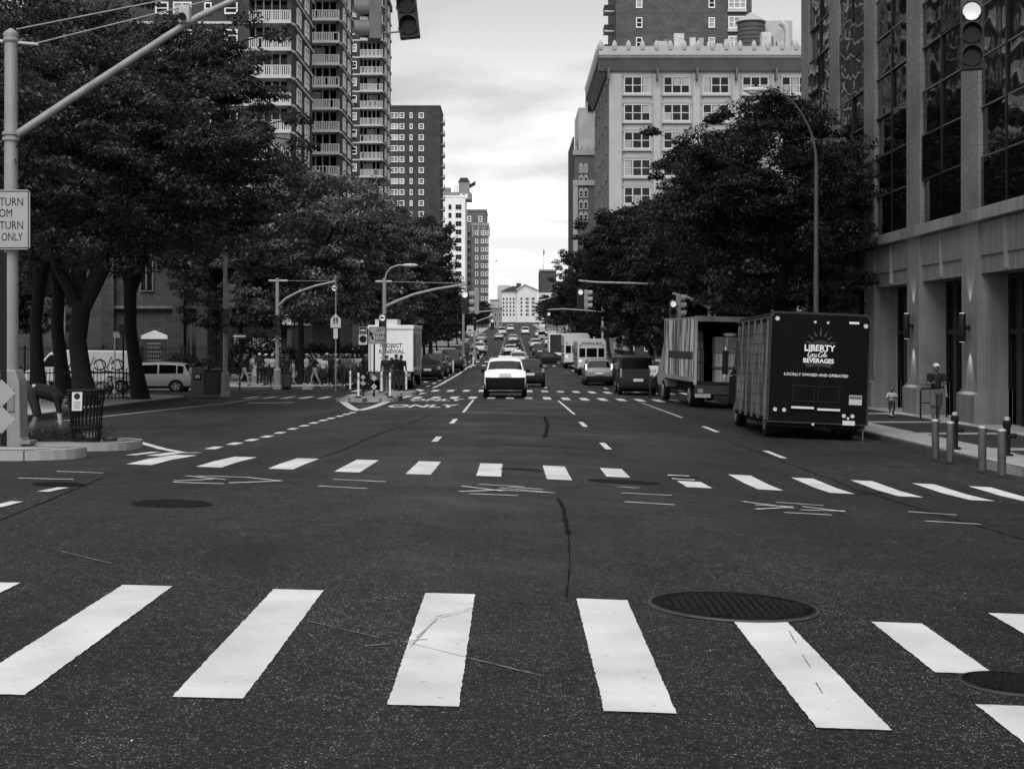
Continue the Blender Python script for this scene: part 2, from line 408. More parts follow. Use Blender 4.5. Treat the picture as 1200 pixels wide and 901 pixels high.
for (X_, segs) in ((-1.6, ((30.8,32.8),(39.6,42.4))), (1.93, ((29.8,32.0),(39.2,42.0))), (5.36, ((29.4,31.6),(39.0,41.8)))):
    for a, b in segs: bar('lane_dash', X_-.065, X_+.065, a, b, step=.4)
    strip('lane_line', [(X_+.05, 47.5), (X_, 61.8)], .09, PAINT_OLD if X_ > 5 else PAINT)
    for k in range(14):
        y = 84 + k*9.2
        if not 143 < y < 168: bar('lane_dash', X_-.07, X_+.07, y, y+3.0, step=1)
    for k in range(12):
        y = 205 + k*12; bar('lane_dash', X_-.1, X_+.1, y, y+4, step=2)
strip('edge_line', [p2g(507.6, 454.5), p2g(553, 427), (-3.9, 140)], .2)
strip('edge_line', [(-3.9, 170), (-3.9, 235)], .2)
strip('turn_bay_outline', [p2g(*q) for q in ((419,462),(405,464.5),(401.5,470.5),(412,478),(420,481.3),(435.5,477.6),(460,468.5),(497,460.5))], .3, step=.6)
strip('hatch_line', [p2g(418,472), p2g(447,471)], .22, PAINT_OLD); strip('hatch_line', [p2g(419,475.7), p2g(436,475.2)], .22, PAINT_OLD)
for q in ((251,525),(275,520),(295,515.7),(312.7,511.7),(328,507.3),(343,502.7),(356.7,499),(368,495.7),(379,492.7),(388,490.3),(398,487.7),(406,485.5),(413,483.6)):
    X_, Y_ = p2g(*q); bar('dotted_line_mark', X_-.1, X_+.1, Y_-.42, Y_+.42, step=.3)
strip('kerbside_line', [p2g(66,494), p2g(120,488.5), p2g(261,473), p2g(303,467)], .13, PAINT_OLD)
strip('stop_line', [p2g(290,472.2), p2g(345,471.8)], .42, PAINT)
strip('island_line', [p2g(160,517.5), p2g(216,531)], .17); strip('island_line', [p2g(216,531), p2g(234,530.5)], .16)
bar('crosswalk_stripe', *sorted((p2g(82,545)[0], p2g(82,545)[0]+.18)), 23.9, 25.6); bar('crosswalk_stripe', p2g(82,545)[0]+.36, p2g(82,545)[0]+.6, 23.8, 25.5)
# parking-lane dashes by the left parked cars
for q in ((586/4.504+360, 705/4.504+300),(625/4.504+360, 665/4.504+300)): 
    X_, Y_ = p2g(*q); bar('lane_dash', X_-.12, X_+.12, Y_-1, Y_+1, step=.5)
for k in range(5): bar('lane_dash', -5.0, -4.8, 86+k*7, 88.4+k*7, step=.6)
# pavement lettering read from upstream
def road_text(txt, px, py, width, depth):
    X_, Y_ = p2g(px, py); me = text_mesh(txt, 1.0, ext=0, bold=.03).copy(); me.materials.clear(); me.materials.append(PAINT)
    xs = [v.co.x for v in me.vertices]; ysv = [v.co.y for v in me.vertices]; w = max(xs)-min(xs); h = max(ysv)-min(ysv); cx = (max(xs)+min(xs))/2
    for v in me.vertices:
        x = X_ + (v.co.x-cx)/w*width; y = Y_ + v.co.y/h*depth; v.co = (x, y, g(x, y)+.012)
    link('pavement_lettering', me, road)
road_text('ONLY', 496, 476.2, 2.5, 3.4); road_text('ONLY', 512, 469.0, 2.2, 3.0)
X_, Y_ = p2g(523, 474); 
# utility mark-outs sprayed on the asphalt
UT = [((218,558),(265,562.5)),((233,558),(293,560)),((203,565.5),(263,567.5)),((204,564),(250,562)),((268,566.5),(330,564)),((290,560),(330,564)),
 ((66,552.8),(121,554.8)),((21,561),(86,562.3)),((390,562),(452,565)),((373,570),(430,573)),
 ((541,570),(589,576)),((560,568),(615,571)),((538,576.5),(592,574.5)),((550,579),(607,581.3)),((585,572),(649,578.2)),((596,571),(636,574)),
 ((724,571),(750,572.3)),((728,578),(787,581)),((732,588.5),(791,592)),
 ((870,588),(930,596)),((910,589),(965,593)),((885,597),(928,595)),((938,598),(990,599.3)),((918,601),(975,604)),((940,594),(990,600)),
 ((1064,600),(1121,604)),((1084,611),(1149,615)),((590,575),(640,577.5)),((885,592),(930,594.5))]
for a, b in UT: strip('utility_mark', [p2g(*a), p2g(*b)], .055, CHALKW, h=.009, step=.12, jit=.011)
for a, b in (((50,577),(75,572)),((-6,595),(20,588.5))): strip('utility_mark', [p2g(*a), p2g(*b)], .13, PAINT, h=.011, step=.2)
for a, b, w in (((70,646),(130,661),.014),((360,728),(445,748),.008),((470,752),(550,772),.006),((550,772),(635,793),.011),((428,758),(455,755),.018),((470,753),(500,750),.02)):
    strip('chalk_mark', [p2g(*a), p2g(*b)], w, CHALK, h=.007, step=.05, jit=w*.4)
# skid scuffs across a stripe, tar seams
SCUFF = mat(.42, .8, .5, 14, name='tyre_scuff')
for a, b in (((480,760),(508,729)),((484,756),(511,727)),((488,748),(513,726)),((503,728),(555,716)),((510,724),(556,713))): strip('tyre_scuff', [p2g(*a), p2g(*b)], .006, SCUFF, h=.009, step=.03, jit=.003)
for a, b in (((925,741),(933,755)),((940,768),(950,784)),((956,801),(964,814))): strip('tyre_scuff', [p2g(*a), p2g(*b)], .0045, mat(.12), h=.009, step=.03, jit=.002)
for line, w in ((((638.5,488),(642,500),(640,507),(638,513)),.09),(((653,584),(658,590),(661,599),(663,611),(666,627)),.045),(((503,487),(440,510),(395,530),(340,548)),.035),
                (((471,484.5),(560,486),(640,489),(735,494)),.12),(((850,515),(900,534),(990,568),(1090,600),(1199,632)),.03),(((1005,580),(1062,574)),.05),(((560,522),(640,523),(720,528)),.08),
                (((0,610),(120,560)),.02),(((666,627),(668,660),(664,700)),.012)):
    strip('tar_seam', [p2g(*q) for q in line], w, TAR, h=.0045, step=.18, jit=w*.28)

# ------------------------------------------------------------------ manholes
LID = mat(.014, .6, .35, 14, bump=1.0, bscale=55, metal=.3, name='cast_iron_lid'); RING = mat(.06, .6, .25, 9, metal=.2, name='cast_iron_ring')
def manhole(px, py, rad, label, ring=True, bumps=True):
    x, y = p2g(px, py); t = thing('manhole_cover', label, 'manhole cover', (x, y, g(x, y)), group='manhole covers in the roadway')
    dx = (g(x+.5, y)-g(x-.5, y)); dy = (g(x, y+.5)-g(x, y-.5)); t.rotation_euler = (math.atan(dy), -math.atan(dx), 0)
    if ring:
        MB().lathe([(rad*.86,.002),(rad*.87,.012),(rad*.99,.013),(rad,.002)], 48).build('ring', RING, t, 30)
        MB().lathe([(rad*.93,.0125),(rad*.935,.0155),(rad*.955,.0155),(rad*.96,.0125)], 48).build('rim', LID, t, 30)
    r = rad*(.86 if ring else 1); m = MB(); m.lathe([(r*.97,.0),(r*.97,.009),(r*.9,.010),(.01,.0105)], 48)
    if bumps:
        k = 0; st = r/9
        for i in range(-9, 10):
            for j in range(-9, 10):
                xx, yy = i*st, j*st
                if xx*xx+yy*yy < (r*.9)**2: m.box(xx-st*.3, xx+st*.3, yy-st*.3, yy+st*.3, .008, .0155)
    m.build('lid', LID, t)
manhole(859, 711, .56, 'large ringed manhole cover just above the foreground crosswalk')
manhole(1186, 802, .27, 'small manhole cover interrupting a foreground stripe at right edge')
manhole(731, 566, .56, 'large ringed manhole cover at the far crosswalk, right of centre')
manhole(611, 551, .33, 'manhole cover half under the central stripes of the far crosswalk')
manhole(201, 590.5, .43, 'dark unringed manhole cover left, below the zigzag spray marks', ring=False)
manhole(68, 568, .3, 'dark low manhole cover near the left traffic island', ring=False)
manhole(800, 560, .26, 'small manhole cover beside a broken stripe of the far crosswalk')

# ------------------------------------------------------------------ pavements
def ygrid(y0, y1, r):
    s = {y0, y1}
    for k in range(1, 7):
        s.add(y0 + r*(1-math.cos(k*math.pi/12))); s.add(y1 - r*(1-math.cos(k*math.pi/12)))
    y = math.ceil(y0)
    while y < y1: s.add(float(y)); y += 1 if y < 100 else 5
    return sorted(s)
def inset(y, y0, y1, r):
    d = min(y-y0, y1-y)
    return 0 if d >= r else r - math.sqrt(max(0, r*r - (r-d)**2))
def block(x0, x1, y0, y1, r, side, H=.15, stones=False, m=CONC, name='sidewalk', curb=None):
    """raised pavement between x0 and x1; side -1: the kerb is at x0, +1: the kerb is at x1, 0: both"""
    Y = ygrid(y0, y1, r); vs = []; fs = []; T = [0,.04,.1,.2,.35,.6,1] if side == -1 else ([0,.4,.65,.8,.9,.96,1] if side == 1 else [0,.25,.5,.75,1])
    for y in Y:
        i_ = inset(y, y0, y1, r); a = x0 + (i_ if side <= 0 else 0); b = x1 - (i_ if side >= 0 else 0)
        for t in T: x = a + (b-a)*t; vs.append((x, y, g(x, y)+H))
    n = len(T)
    for j in range(len(Y)-1):
        for i in range(n-1): fs.append((j*n+i, j*n+i+1, (j+1)*n+i+1, (j+1)*n+i))
    o = len(vs)                                   # skirts
    ring_ = [j*n for j in range(len(Y))] + [(len(Y)-1)*n+i for i in range(1, n)] + [j*n+n-1 for j in range(len(Y)-2, -1, -1)] + [i for i in range(n-2, 0, -1)]
    for q in ring_: v = vs[q]; vs.append((v[0], v[1], v[2]-H-.08))
    for i in range(len(ring_)): k = (i+1) % len(ring_); fs.append((ring_[i], o+i, o+k, ring_[k]))
    me = bpy.data.meshes.new(name); me.from_pydata(vs, [], fs); me.materials.append(m)
    ob = tag(link(name, me), kind='structure')
    for s in ((-1,) if side == -1 else ((1,) if side == 1 else (-1, 1))):
        line = [(x0 + inset(y, y0, y1, r) if s == -1 else x1 - inset(y, y0, y1, r), y) for y in Y]
        xin = x0+r+2.5 if s == -1 else x1-r-2.5
        if side == 0: xin = (x0+x1)/2
        line = [(xin, y0)] + line + [(xin, y1)]
        pts = [Vector(line[0])]
        for q in line[1:]:
            if (Vector(q)-pts[-1]).length > (1.2 if stones else .5) or q == line[-1]: pts.append(Vector(q))
        mm = MB()
        for i in range(len(pts)-1):
            a, b = pts[i], pts[i+1]
            if (b-a).length < .05: continue
            d = (b-a).normalized(); nn = Vector((-d.y, d.x)) * (1 if s == 1 else -1)
            gap = d*.006 if stones else d*0
            q = [a+gap-nn*.004, b-gap-nn*.004, b-gap+nn*.17, a+gap+nn*.17]
            V8 = [(p.x, p.y, g(p.x, p.y)-.03) for p in q] + [(p.x, p.y, g(p.x, p.y)+H+.006) for p in q]
            F6 = [(0,3,2,1),(4,5,6,7),(0,1,5,4),(1,2,6,5),(2,3,7,6),(3,0,4,7)]
            if stones: MB().add(V8, F6).build('kerb_stone', curb or KERB, ob, bevel=.012)
            else: mm.add(V8, F6)
        if not stones: mm.build('kerb', curb or KERB, ob)
    return ob
sw_r = block(9.2, 60, 24.6, 66, 3.5, -1, stones=True)
sw_l = block(-80, -13.3, 25.5, 65.5, 4.5, 1)
block(9.2, 60, 79.5, 146, 4, -1); block(-80, -9.2, 79.5, 146, 4, 1)
block(9.2, 60, 167, 235, 4, -1); block(-80, -8.5, 167, 235, 4, 1)
block(9.2, 60, 250, 330, 4, -1); block(-80, -8.5, 250, 330, 4, 1)
block(9.2, 60, 350, 700, 4, -1); block(-80, -8.5, 350, 700, 4, 1)
block(-80, -13.3, -30, 5, 4, 1); block(10.5, 60, -30, 5, 4, -1)
isl_nose = block(-10.2, -6.55, 21.9, 23.7, .8, 0, stones=True, name='traffic_island'); isl = block(-10.2, -6.85, 26.0, 28.5, .9, 0, stones=True, name='traffic_island')
block(-7.0, -4.55, 58.6, 63.0, .8, 0, name='traffic_island'); block(-6.9, -4.4, 67.5, 72, .8, 0, name='traffic_island')
block(-7.0, -4.6, 142, 146, .8, 0, name='traffic_island')
# slabs of the right-hand pavement: pale kerb strip, dark panels, pale bands
def slab(x0, x1, y0, y1, m, h):
    q = [(x0+.006,y0+.006),(x1-.006,y0+.006),(x1-.006,y1-.006),(x0+.006,y1-.006)]
    MB().add([(a, b, g(a, b)+.15) for a, b in q] + [(a, b, g(a, b)+.15+h) for a, b in q],
             [(0,3,2,1),(4,5,6,7),(0,1,5,4),(1,2,6,5),(2,3,7,6),(3,0,4,7)]).build('paving_slab', m, sw_r)
y = 28.0; k = 0
while y < 65.0:
    slab(9.45, 10.55, y, y+1.55, CONC_B if k % 3 else CONC, .008 + .003*(k % 2))
    slab(12.95, 13.38, y, y+1.55, CONC_B, .009)
    y += 1.55; k += 1
y = 27.2; k = 0
while y < 65:
    slab(10.56, 12.94, y, y+5.1, CONC_D, .010); slab(10.56, 12.94, y+5.1, y+5.85, CONC_B, .013)
    y += 5.85
# ------------------------------------------------------------------ office building on the right: stone base, brick piers, dark glass
def wavy_glass():
    m = bpy.data.materials.new('curtain_glass'); m.use_nodes = True
    t = m.node_tree; n = t.nodes; l = t.links; b = n['Principled BSDF']
    b.inputs['Base Color'].default_value = (.004,.004,.004,1); b.inputs['Roughness'].default_value = .03; b.inputs['Specular IOR Level'].default_value = .9
    c = n.new('ShaderNodeTexCoord'); z = n.new('ShaderNodeTexNoise'); z.inputs['Scale'].default_value = .55; z.inputs['Detail'].default_value = 1.5
    l.new(c.outputs['Object'], z.inputs['Vector'])
    bp = n.new('ShaderNodeBump'); bp.inputs['Strength'].default_value = .22; bp.inputs['Distance'].default_value = .12
    l.new(z.outputs['Fac'], bp.inputs['Height']); l.new(bp.outputs[0], b.inputs['Normal'])
    return m
WGLASS = wavy_glass()
STONE = mat(.21, .85, .2, .9, bump=.25, bscale=14, spec=.2, streak=.28, name='granite_cladding')
STONE_L = mat(.28, .85, .18, 1.1, bump=.2, bscale=14, spec=.2, streak=.3, name='limestone_ledge')
BRICK_R = brick_mat(.22); FRAME_D = mat(.02, .4, .1, 3, metal=.4, name='bronze_frame')
FX = 13.5; FRAME_T = mat(.12, .4, .1, 3, metal=.4, name='transom_metal')
ob = thing('office_building', 'dark glass office building with brick piers on a stone base at right', 'building', (FX, 24.7, -.8))
def oy(z): return z - 24.7
NB = 8; ZB = 4.35; ZP = 5.85; ZL = 6.2; ZT = 30.0             # local heights above -.8
piers = [24.7 + 6.2*i for i in range(NB)]
MB().box(2.2, 26, .3, oy(69.4), -.4, ZT-.3).build('core', mat(.012, .9, 0), ob)
for i, y in enumerate(piers):
    a, b = oy(y), oy(y+1.55)
    MB().box(0, 1.2, a, b, .9, ZP).build('stone_pier', STONE, ob, bevel=.015)
    MB().prism([(-.13,-.4),(1.25,-.4),(1.25,.98),(.02,.98),(-.0,.9),(-.13,.82)], 'y', a-.1, b+.1).build('pier_plinth', STONE, ob)
    MB().box(.0, 1.0, a-.06, b+.06, ZL+.002, ZT).build('brick_pier', BRICK_R, ob)
    y1 = piers[i+1] if i+1 < NB else None
    if y1 is None: continue
    c, d = b, oy(y1); mid = (c+d)/2
    MB().box(.1, 1.0, c, d, ZB, ZP).build('lintel_panel', STONE, ob)
    for (p, q) in ((c+.1, mid-.08), (mid+.08, d-.1)):
        MB().box(.05, .4, p, q, ZB+.5, ZP-.05).build('stone_panel', STONE, ob, bevel=.02)
    MB().box(.0, .35, mid-.055, mid+.055, ZB+.06, ZP-.02).build('rib', STONE_L, ob)
    # recessed entrance bay
    MB().box(.25, 1.2, c-.001, c+.05, -.3, ZB).build('reveal', STONE, ob); MB().box(.25, 1.2, d-.05, d+.001, -.3, ZB).build('reveal', STONE, ob)
    bayg = MB().box(.98, 1.03, c+.05, d-.05, -.3, ZB).build('bay_glazing', GLASS, ob)
    fr = MB(); fr.box(.88, .98, c+.05, d-.05, 2.6, 2.75); fr.box(.88, .98, c+.05, d-.05, ZB-.15, ZB)
    for s in range(5):
        yy = c+.05 + (d-c-.1)*s/4; fr.box(.87, .97, yy-.05, yy+.05, -.2, ZB-.01)
    fr.build('bay_frame', FRAME_D, bayg)
    for s in (0, 1, 2, 3):
        yy = c+.05 + (d-c-.1)*(s+.5)/4
        if s in (1, 2): MB().box(.8, .86, yy-.35, yy-.31, .9, 1.5).build('door_pull', CHROME, bayg)
    # curtain wall: panes between mullions and transoms
    zz = ZL + .05; row = 0
    while zz < ZT - .2:
        zt = min(zz + 1.45, ZT)
        for (p, q) in ((c+.06, mid-.05), (mid+.05, d-.06)):
            o = MB().add([(.1, p, zz+.02), (.1, q, zz+.02), (.1, q, zt-.02), (.1, p, zt-.02)], [(0,3,2,1)]).build('glass_pane', WGLASS, ob)
            o.rotation_euler = (0, 0, random.uniform(-.003, .003))
        MB().box(.07, .4, c+.06, d-.06, zz-.026, zz+.026).build('transom', FRAME_T, ob)
        zz = zt; row += 1
    MB().box(.05, .5, mid-.045, mid+.045, ZL+.003, ZT).build('mullion', FRAME_D, ob)
y = -.1; k = 0
while y < oy(69.7):
    w = min(2.07, oy(69.75)-y); MB().box(-.16, 1.1, y+.006, y+w-.006, ZP+.002, ZL).build('ledge_stone', STONE_L if k % 3 else STONE, ob, bevel=.015); y += w; k += 1
MB().box(.05, 26, -.15, oy(69.6), ZT+.001, ZT+.8).build('parapet', STONE, ob)

# wall lamps on the piers
def sconce(yw, z, label, lit):
    t = thing('wall_lamp', label, 'wall lamp', (FX, yw, z), group='cylinder lamps on the stone piers')
    MB().box(-.14, -.002, -.04, .04, -.06, .06).build('bracket', FRAME_D, t)
    MB().lathe([(.10,-.42),(.11,-.40),(.11,.40),(.10,.42)], 16, (-.24,0,0)).build('cylinder', FRAME_D, t, 40)
    for s in (-1, 1):
        MB().lathe([(.075,0),(.075,.006)], 12, (-.24, 0, s*.425)).build('lens', LAMPW, t)
        if lit:
            ld = bpy.data.lights.new('wall_lamp_beam', 'SPOT'); ld.energy = 40 if s < 0 else 22; ld.spot_size = R(55); ld.spot_blend = .6; ld.shadow_soft_size = .04
            lo = bpy.data.objects.new('wall_lamp_beam', ld); COL.objects.link(lo); lo.parent = t; lo.location = (-.16, 0, s*.46)
            lo.rotation_euler = (0, 0, 0) if s < 0 else (math.pi, 0, 0)
sconce(44.0, PZ(384, 44.0), 'lit cylinder lamp on the pier above the walking man', True)
sconce(50.2, PZ(384, 50.2)+.05, 'cylinder lamp on the pier behind the small child', True)
sconce(37.9, PZ(384, 37.9)-.05, 'cylinder lamp on the pier at the right edge', True)

# ------------------------------------------------------------------ brick balcony towers on the left
SLAB = mat(.46, .8, .1, 1, spec=.2, name='painted_slab'); PICK = mat(.5, .7, .08, 2, spec=.2, name='balcony_picket')
BRICK_T = brick_mat(.075, .6, .2, 1.15); FRAME_W = mat(.7, .6, .08, 2, name='white_frame'); WALLD = mat(.03, .8, .2, 1, name='recess_wall')
CURT = mat(.35, .8, .5, .9, name='curtains')
WIN_CACHE = {}
def window_mesh(w, h, kind, fm, gm=GLASS, fw=.09, dep=.12):
    key = (round(w,3), round(h,3), kind, fm.name, gm.name, fw)
    if key in WIN_CACHE: return WIN_CACHE[key]
    m = MB(); m.mi(0)
    m.box(-w/2, -w/2+fw, -dep, .05, 0, h); m.box(w/2-fw, w/2, -dep, .05, 0, h)
    m.box(-w/2+fw, w/2-fw, -dep, .05, 0, fw*1.3); m.box(-w/2+fw, w/2-fw, -dep, .05, h-fw, h)
    nx = {'double': 2, 'triple': 3}.get(kind, 1)
    for i in range(1, nx): x = -w/2 + w*i/nx; m.box(x-fw*.5, x+fw*.5, -dep*.8, .05, fw*1.3, h-fw)
    if kind != 'plain': m.box(-w/2+fw, w/2-fw, -dep*.7, .05, h*.5-fw*.35, h*.5+fw*.35)
    m.mi(1); m.add([(-w/2+fw*.5, -.02, fw*.5), (w/2-fw*.5, -.02, fw*.5), (w/2-fw*.5, -.02, h-fw*.5), (-w/2+fw*.5, -.02, h-fw*.5)], [(0,1,2,3)])
    WIN_CACHE[key] = m.mesh('window', [fm, gm]); return WIN_CACHE[key]
def add_window(par, x, y, z, w, h, kind='single', fm=FRAME_W, rz=0, gm=GLASS, **k):
    return link('window', window_mesh(w, h, kind, fm, gm, **k), par, (x, y, z), (0, 0, rz))
BLIND = mat(.3, .4, .3, .7, spec=.5, name='window_blind')
def tower(name, label, Zf, Zb, xr, xl, xbal, z0, zt, slab0, fh, wins=()):
    """front wall at Zf between xl and xr (balconies right of xbal, recessed), street side at xr from Zf to Zb"""
    t = thing(name, label, 'building', (xr, Zf, 0)); W = xl-xr; D = Zb-Zf; xb = xbal-xr
    MB().box(W, xb, 0, D, z0, zt).build('brick_wall', BRICK_T, t)
    MB().box(xb, -.002, 1.8, D, z0, zt).build('street_wall', BRICK_T, t)
    MB().box(-.45, -.003, .0, 1.8, z0, zt).build('corner_pier', BRICK_T, t)
    MB().box(W-.2, .3, -.25, D+.2, zt+.002, zt+1.0).build('parapet', BRICK_T, t)
    nf = int((slab0 - z0)/fh); n_up = int((zt - slab0)/fh)
    for k in range(-n_up, nf):
        z = slab0 - k*fh
        if z < 3: continue
        MB().box(W-.06, xb, -.08, -.002, z-.12, z+.12).build('floor_band', SLAB, t)
        b = MB().box(xb+.003, .02, -.5, 1.8, z-.14, z+.14).build('balcony', SLAB, t)
        r = MB(); n = int((-xb-.2)/.21); dx = (-xb-.16)/n
        for i in range(n+1):
            if random.random() < .94: r.box(xb+.08+i*dx-.055, xb+.08+i*dx+.055, -.47, -.43, z+.2, z+1.12)
        r.box(xb+.02, .0, -.49, -.41, z+1.12, z+1.2); r.box(xb+.02, .0, -.49, -.41, z+.14, z+.2)
        nseg = int(.9/.21)+3
        for i in range(4): r.box(-.06, -.02, -.3+i*.28, -.22+i*.28, z+.2, z+1.12)
        r.build('railing', PICK, b)
        # window wall at the back of the balcony
        ww = MB(); ww.mi(0).box(xb+.05, -.46, 1.72, 1.79, z+.16, z+fh-.15)
        ww.mi(1)
        npn = 4
        for i in range(npn+1):
            x = xb+.35 + (-.5-xb-.4)*i/npn; ww.box(x-.07, x+.07, 1.55, 1.7, z+.16, z+fh-.16)
        ww.build('window_wall', [GLASS, FRAME_W], b)
        if random.random() < .25:
            ww = random.uniform(.8, 1.6); x = xb+.4+random.random()*(-xb-2.6); MB().box(x, x+ww, 1.45, 1.52, z+.3, z+fh-.4).build('curtain', CURT, b)
        if random.random() < .05:
            MB().box(xb+.05, -.05, -.38, -.34, z+1.2, z+fh-.16).build('balcony_screen', mat(.15, .7, .4, .9), b)
        # street side: slab band and tall windows
        MB().box(.002, .22, .6, D, z-.11, z+.11).build('floor_band', SLAB, t)
        for yy in (D*.3, D*.68):
            o = add_window(t, .06, yy, z+.55, D*.17, 1.75, 'double', rz=R(90), gm=BLIND if random.random() < .45 else GLASS, fw=.2)
    for (x, w, h, kind) in wins:
        for k in range(-n_up, nf):
            z = slab0 - k*fh
            if z < 3: continue
            ww_ = add_window(t, x - xr, -.05, z + .85, w, h, kind, gm=BLIND if random.random() < .25 else GLASS, fw=.14)
            if random.random() < .3: MB().box(-.33, .33, -.45, -.13, .05, .45).build('air_conditioner', mat(.4, .6, .2, 3), ww_)
    return t
tower('brick_apartment_tower', 'nearest brick tower with picket balconies, rising behind the big left tree', 153, 169, -22.6, -50, -26.9, -1, 62, PZ(27, 153), 2.8,
      ((PX(244, 153), .75, 1.2, 'single'), (PX(271, 153), 1.35, 1.25, 'single'), (PX(214, 153), 1.9, 1.25, 'double'), (PX(190, 153), 1.35, 1.25, 'single')))
tower('brick_apartment_tower', 'second brick balcony tower, with one glazed-in balcony, behind the nearest one', 188, 203, -21.7, -33, -26.2, -1, 66, PZ(24, 188), 2.8)
tower('brick_apartment_tower', 'third brick balcony tower, the one touching the sky beside the hanging signals', 245, 261, -21.2, -33, -24.9, -1, 58.4, PZ(67.5, 245), 2.8,
      ((-25.9, .9, 1.3, 'single'),))
# dark slab block with plain windows
t4 = thing('brick_slab_block', 'dark flat-topped brick slab with rows of small white windows', 'building', (-18.4, 383, 0))
zt = PZ(126, 383)
MB().box(-16, 0, 0, 16, -2, zt).build('brick_wall', BRICK_T, t4); MB().box(-16.1, .1, -.1, 16, zt, zt+.5).build('coping', mat(.05), t4)
for k in range(19):
    zc = PZ(135.5 + 12.85*k, 383)
    if zc < 6: break
    for px, w, kind in ((462, 2.1, 'double'), (471, 1.25, 'single'), (481.8, .75, 'plain'), (493.7, 1.35, 'single')):
        add_window(t4, PX(px, 383)+18.4, -.05, zc-.75, w, 1.45, kind, gm=BLIND if random.random() < .35 else GLASS, fw=.22)
    bal = MB().box(.002, .9, 2, 8, zc-1.6, zc-1.4).build('balcony', SLAB, t4); MB().box(.82, .88, 2, 8, zc-1.4, zc-.5).build('railing', mat(.3), bal)
# white hotel-like block, its penthouse and flag
WHITEW = mat(.72, .85, .08, .2, name='white_render')
t5 = thing('white_apartment_block', 'white block with three columns of dark windows, behind the brick slab', 'building', (PX(545, 535), 535, 0))
zt = PZ(231.5, 535)
MB().box(-12, 0, 0, 20, -2, zt).build('wall', WHITEW, t5); MB().box(-12.1, .12, -.15, .3, zt, zt+.7).build('parapet', WHITEW, t5)
for k in range(13):
    zc = PZ(242.5 + 9.75*k, 535)
    for px, w, kind in ((517.5, 1.3, 'single'), (527.3, 1.1, 'single'), (537.3, 2.1, 'double')): add_window(t5, PX(px, 535)-PX(545, 535), -.05, zc-.95, w, 1.75, kind, fm=mat(.25))
PHM = mat(.2, .8, .3, .3)
ph = MB().box(-9.5, 2, 8, 20, zt, zt+2.6).box(-8.5, -5.6, 9, 14, zt+2.6, zt+4.4).box(-2.6, 1.2, 9, 16, zt+2.6, zt+6.5).build('penthouse', PHM, t5)
MB().box(-4.4, -3, 9, 12, zt+2.6, zt+5.4).build('chimney', WHITEW, t5)
MB().prism([(-2.8, zt+6.5), (1.4, zt+6.5), (.6, zt+8), (-2, zt+8)], 'y', 8.8, 16.2).build('roof', mat(.04), t5)
for x in (-1.6, .2): MB().box(x-.5, x+.5, 7.9, 7.98, zt+.5, zt+2).build('window', WHITEW, ph)
fpx = PX(556.5, 540)
fp = thing('flagpole', 'roof flagpole with a small dark flag above the white block', 'flagpole', (fpx, 550, zt+8))
MB().cyl((0,0,-1.6), (0,0,PZ(209, 540)-zt-8), .16, .09, 6).build('pole', mat(.4), fp)
zz = PZ(209, 540)-zt-8; MB().add([(-.05,0,zz),(-.05,.04,zz-1.5),(-1.8,.5,zz-2.4),(-3.2,.1,zz-3.0),(-3.1,.0,zz-1.9),(-1.7,.4,zz-.9)], [(0,1,2,5),(5,2,3,4)]).build('flag', mat(.03), fp)
# stepped grey block next to it
GREYB = brick_mat(.17, .8, .3, 1.1); t6 = thing('stepped_brick_block', 'stepped grey brick block right of the white block, nearest the street gap', 'building', (PX(570, 583), 583, 0))
za, zb_ = PZ(248, 583), PZ(266, 583); wL = PX(546, 583)-PX(570, 583)
MB().box(wL, 0, 0, 25, -2, za).build('wall', GREYB, t6); MB().box(wL*.7, .9, -6, -.003, -2, zb_).build('front_wing', GREYB, t6)
MB().box(wL*.7-.2, 1.1, -6.2, -.01, zb_+.001, zb_+1.1).build('cornice', STONE_L, t6); MB().box(wL-.1, .15, -.2, 25, za, za+.8).build('parapet', GREYB, t6)
for i in range(4): MB().box(wL*.7+.2+i*2.05, wL*.7+.9+i*2.05, -6.15, -6.01, zb_-4.2, zb_-.2).build('pilaster', STONE_L, t6)
for k in range(11):
    zc = PZ(273 + 9.6*k, 577)
    for px in (558.5, 565.5, 570.5): add_window(t6, PX(px, 577)-PX(570, 583), -6.06, zc-.9, 1.25, 1.7, 'single', fw=.25)
    add_window(t6, PX(549.5, 583)-PX(570, 583), -.05, zc-.9, 1.4, 1.7, 'single', fm=mat(.25))
for px in (550, 563): add_window(t6, PX(px, 583)-PX(570, 583), -.05, PZ(260, 583), 1.5, 2.2, 'single', fw=.3)

# ------------------------------------------------------------------ street end: gabled pale building, brick block with flag, small fronts
t7 = thing('gabled_civic_building', 'pale gabled building closing the far end of the street', 'building', (PX(606, 850), 850, 8))
def lx(px): return PX(px, 850)-PX(606, 850)
def lz(py): return PZ(py, 850)-8
END = mat(.6, .85, .1, .1, name='pale_stone'); ROOF = mat(.06, .8, .2, .1, name='slate_roof')
MB().box(lx(588), lx(606), 4, 30, lz(395), lz(341)).build('side_wing', END, t7)
MB().prism([(lx(606), lz(395)), (lx(630), lz(395)), (lx(630), lz(340)), (lx(615), lz(333.5)), (lx(606), lz(340))], 'y', 0, 30).build('gable_front', END, t7)
MB().prism([(lx(587), lz(341)), (lx(606.5), lz(341)), (lx(611), lz(335)), (lx(600), lz(335))], 'y', 3, 31).build('roof', ROOF, t7)
MB().prism([(lx(605), lz(339.6)), (lx(615), lz(332.4)), (lx(631), lz(339.4)), (lx(631), lz(340.3)), (lx(615), lz(333.5)), (lx(605), lz(340.6))], 'y', -1, 30).build('gable_coping', END, t7)
MB().box(lx(605), lx(611), 12, 18, lz(337), lz(331)).build('chimney', ROOF, t7); MB().box(lx(582), lx(598), 34, 50, lz(395), lz(331.5)).build('rear_block', mat(.45), t7)
